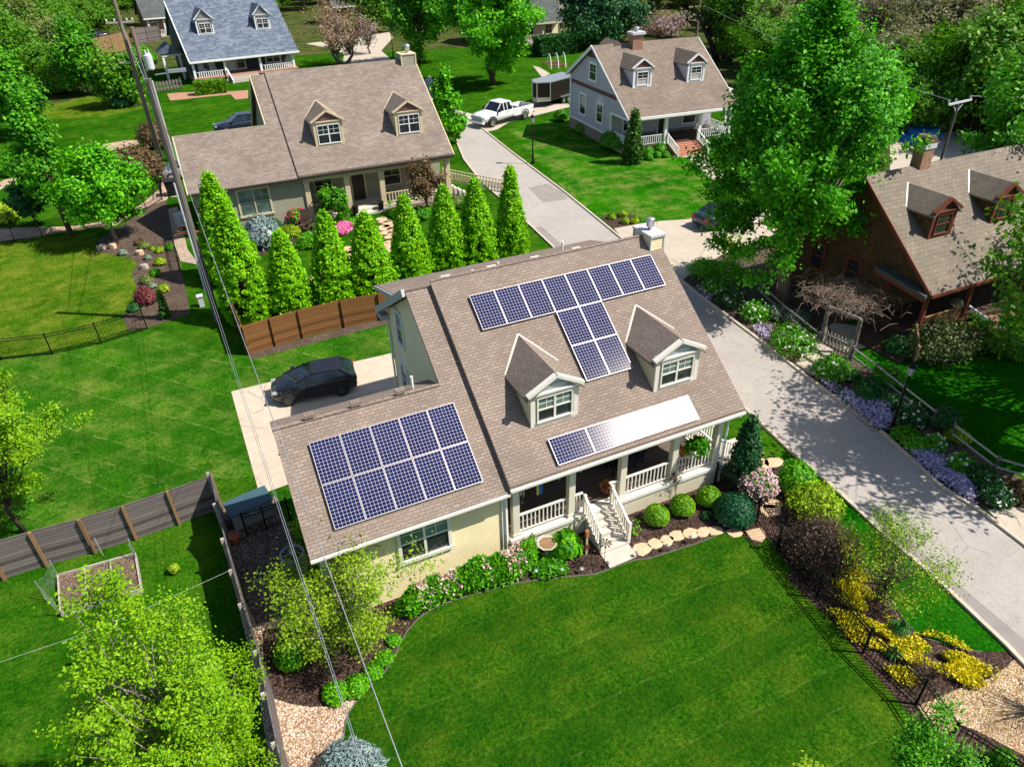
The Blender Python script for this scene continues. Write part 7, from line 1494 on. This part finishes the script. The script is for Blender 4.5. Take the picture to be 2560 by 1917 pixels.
pw = tree('woodland_tree', 'green tree in the woods along the right edge', 'tree', (175, 130), 17, 9, M['lf_wood'], M['bark_dark'], trunk_h=.1, clumps=210, per=70, leaf=.5, spread=1.3, limbs=36, amp=.45, group='green woods at the right')
pd = tree('woodland_tree', 'olive green tree among the budding woods at the top right', 'tree', (190, 170), 17, 9, M['lf_olive'], M['bark_dark'], trunk_h=.1, clumps=200, per=50, leaf=.48, spread=1.3, limbs=60, amp=.45, group='olive woods at the top right')
wood(pg, 'leafy green tree in the woods at the top left', 'woods at the top left', [(15, 205, .72), (-40, 150, .85), (60, 120, .75), (170, 130, .55), (250, 95, .62), (20, 60, .9), (150, 50, .8), (300, 55, .6), (230, 25, .8), (390, 62, .5), (-10, 260, .62), (60, 20, 1.0), (340, 20, .6), (700, 40, .75), (760, 25, .85), (650, 12, .9), (130, 150, .6), (85, 215, .5), (0, 100, .8), (210, 110, .55), (90, 70, .8), (270, 60, .6), (180, 10, 1.0), (820, 10, .8), (440, 8, .9), (520, 2, 1.0), (980, 15, .8), (1010, 60, .55), (620, 45, .6), (660, 70, .5), (600, 15, .9), (560, -10, 1.0), (720, 5, 1.0), (880, -5, 1.0), (950, 5, .9), (1080, 10, .9), (1130, 0, 1.0), (1180, 40, .6), (1330, 25, .7), (1370, 5, .9), (1440, -5, 1.0), (1330, 80, .4)])
wood(po, 'brownish half bare tree in the woods at the top left', 'half bare woods at the top left', [(105, 190, .62), (130, 95, .75), (75, 160, .6), (200, 70, .7), (120, 20, .9), (270, 15, .9)])
wood(pw, 'green tree in the woods along the right edge', 'green woods at the right', [(2420, 330, .6), (2540, 320, .66), (2590, 220, .7), (2600, 380, .6), (1905, 120, .5), (1870, 165, .42), (1925, 225, .38), (1850, 130, .45), (2260, 260, .45), (2340, 290, .45), (2400, 290, .5), (2470, 260, .6), (2290, 335, .36), (2240, 320, .34), (1905, 190, .42), (2640, 260, .8), (2500, 200, .6)])
wood(pr_, 'grey green budding tree in the woods at the top right', 'budding woods at the top right', [(2290, 190, .62), (2350, 200, .62), (2400, 130, .72), (2330, 120, .6), (2460, 110, .72), (2540, 60, .85), (2440, 40, .9), (1960, 75, .5), (2330, 40, .9), (2500, 15, 1.0), (2060, 130, .36), (2250, 210, .5), (2210, 245, .42), (2390, 200, .6), (2120, 110, .42), (2160, -20, .9), (2020, 40, .5), (2560, 110, .8)])
wood(pd, 'olive green tree among the budding woods at the top right', 'olive woods at the top right', [(2330, 260, .45), (2450, 240, .5), (1870, 110, .45), (1770, 60, .5), (1850, 75, .55), (1905, 140, .4), (1700, 15, .7), (1790, 15, .7), (1640, 5, .8), (1480, 30, .7), (1420, 10, .8), (1540, 35, .6), (1590, 25, .7), (1720, 55, .55), (1830, 45, .6), (1880, 40, .6), (1950, 30, .7), (1760, 20, .7), (1560, 70, .45), (2580, 30, .9), (1920, 5, .75), (2270, -25, .9), (2130, -35, .9), (1560, 12, .7)])
gb('dark_bush', 'dark purple leaved bush in the right woods', (2295, 250), 46, 'lf_purple', .9, n=2600, leaf=.36, fluff=.14)
gb('woodland_bush', 'ivy green undergrowth mass behind the crossarm pole', (2290, 300), 60, 'lf_dark', .5, n=3500, leaf=.36, rx=1.3)
for c, nm in (((880, 20), 'dark shaded tree above the far lane'), ((935, 45), 'green shaded tree right of the far house porch'), ((1100, 20), 'deep green tree behind the big lawn tree')):
    gt('shade_tree', nm, (c[0], c[1]+35), (c[0], c[1]-90), 48, 'lf_wood', 'bark_dark', trunk_h=.08, clumps=160, per=60, leaf=.42, spread=1.1)
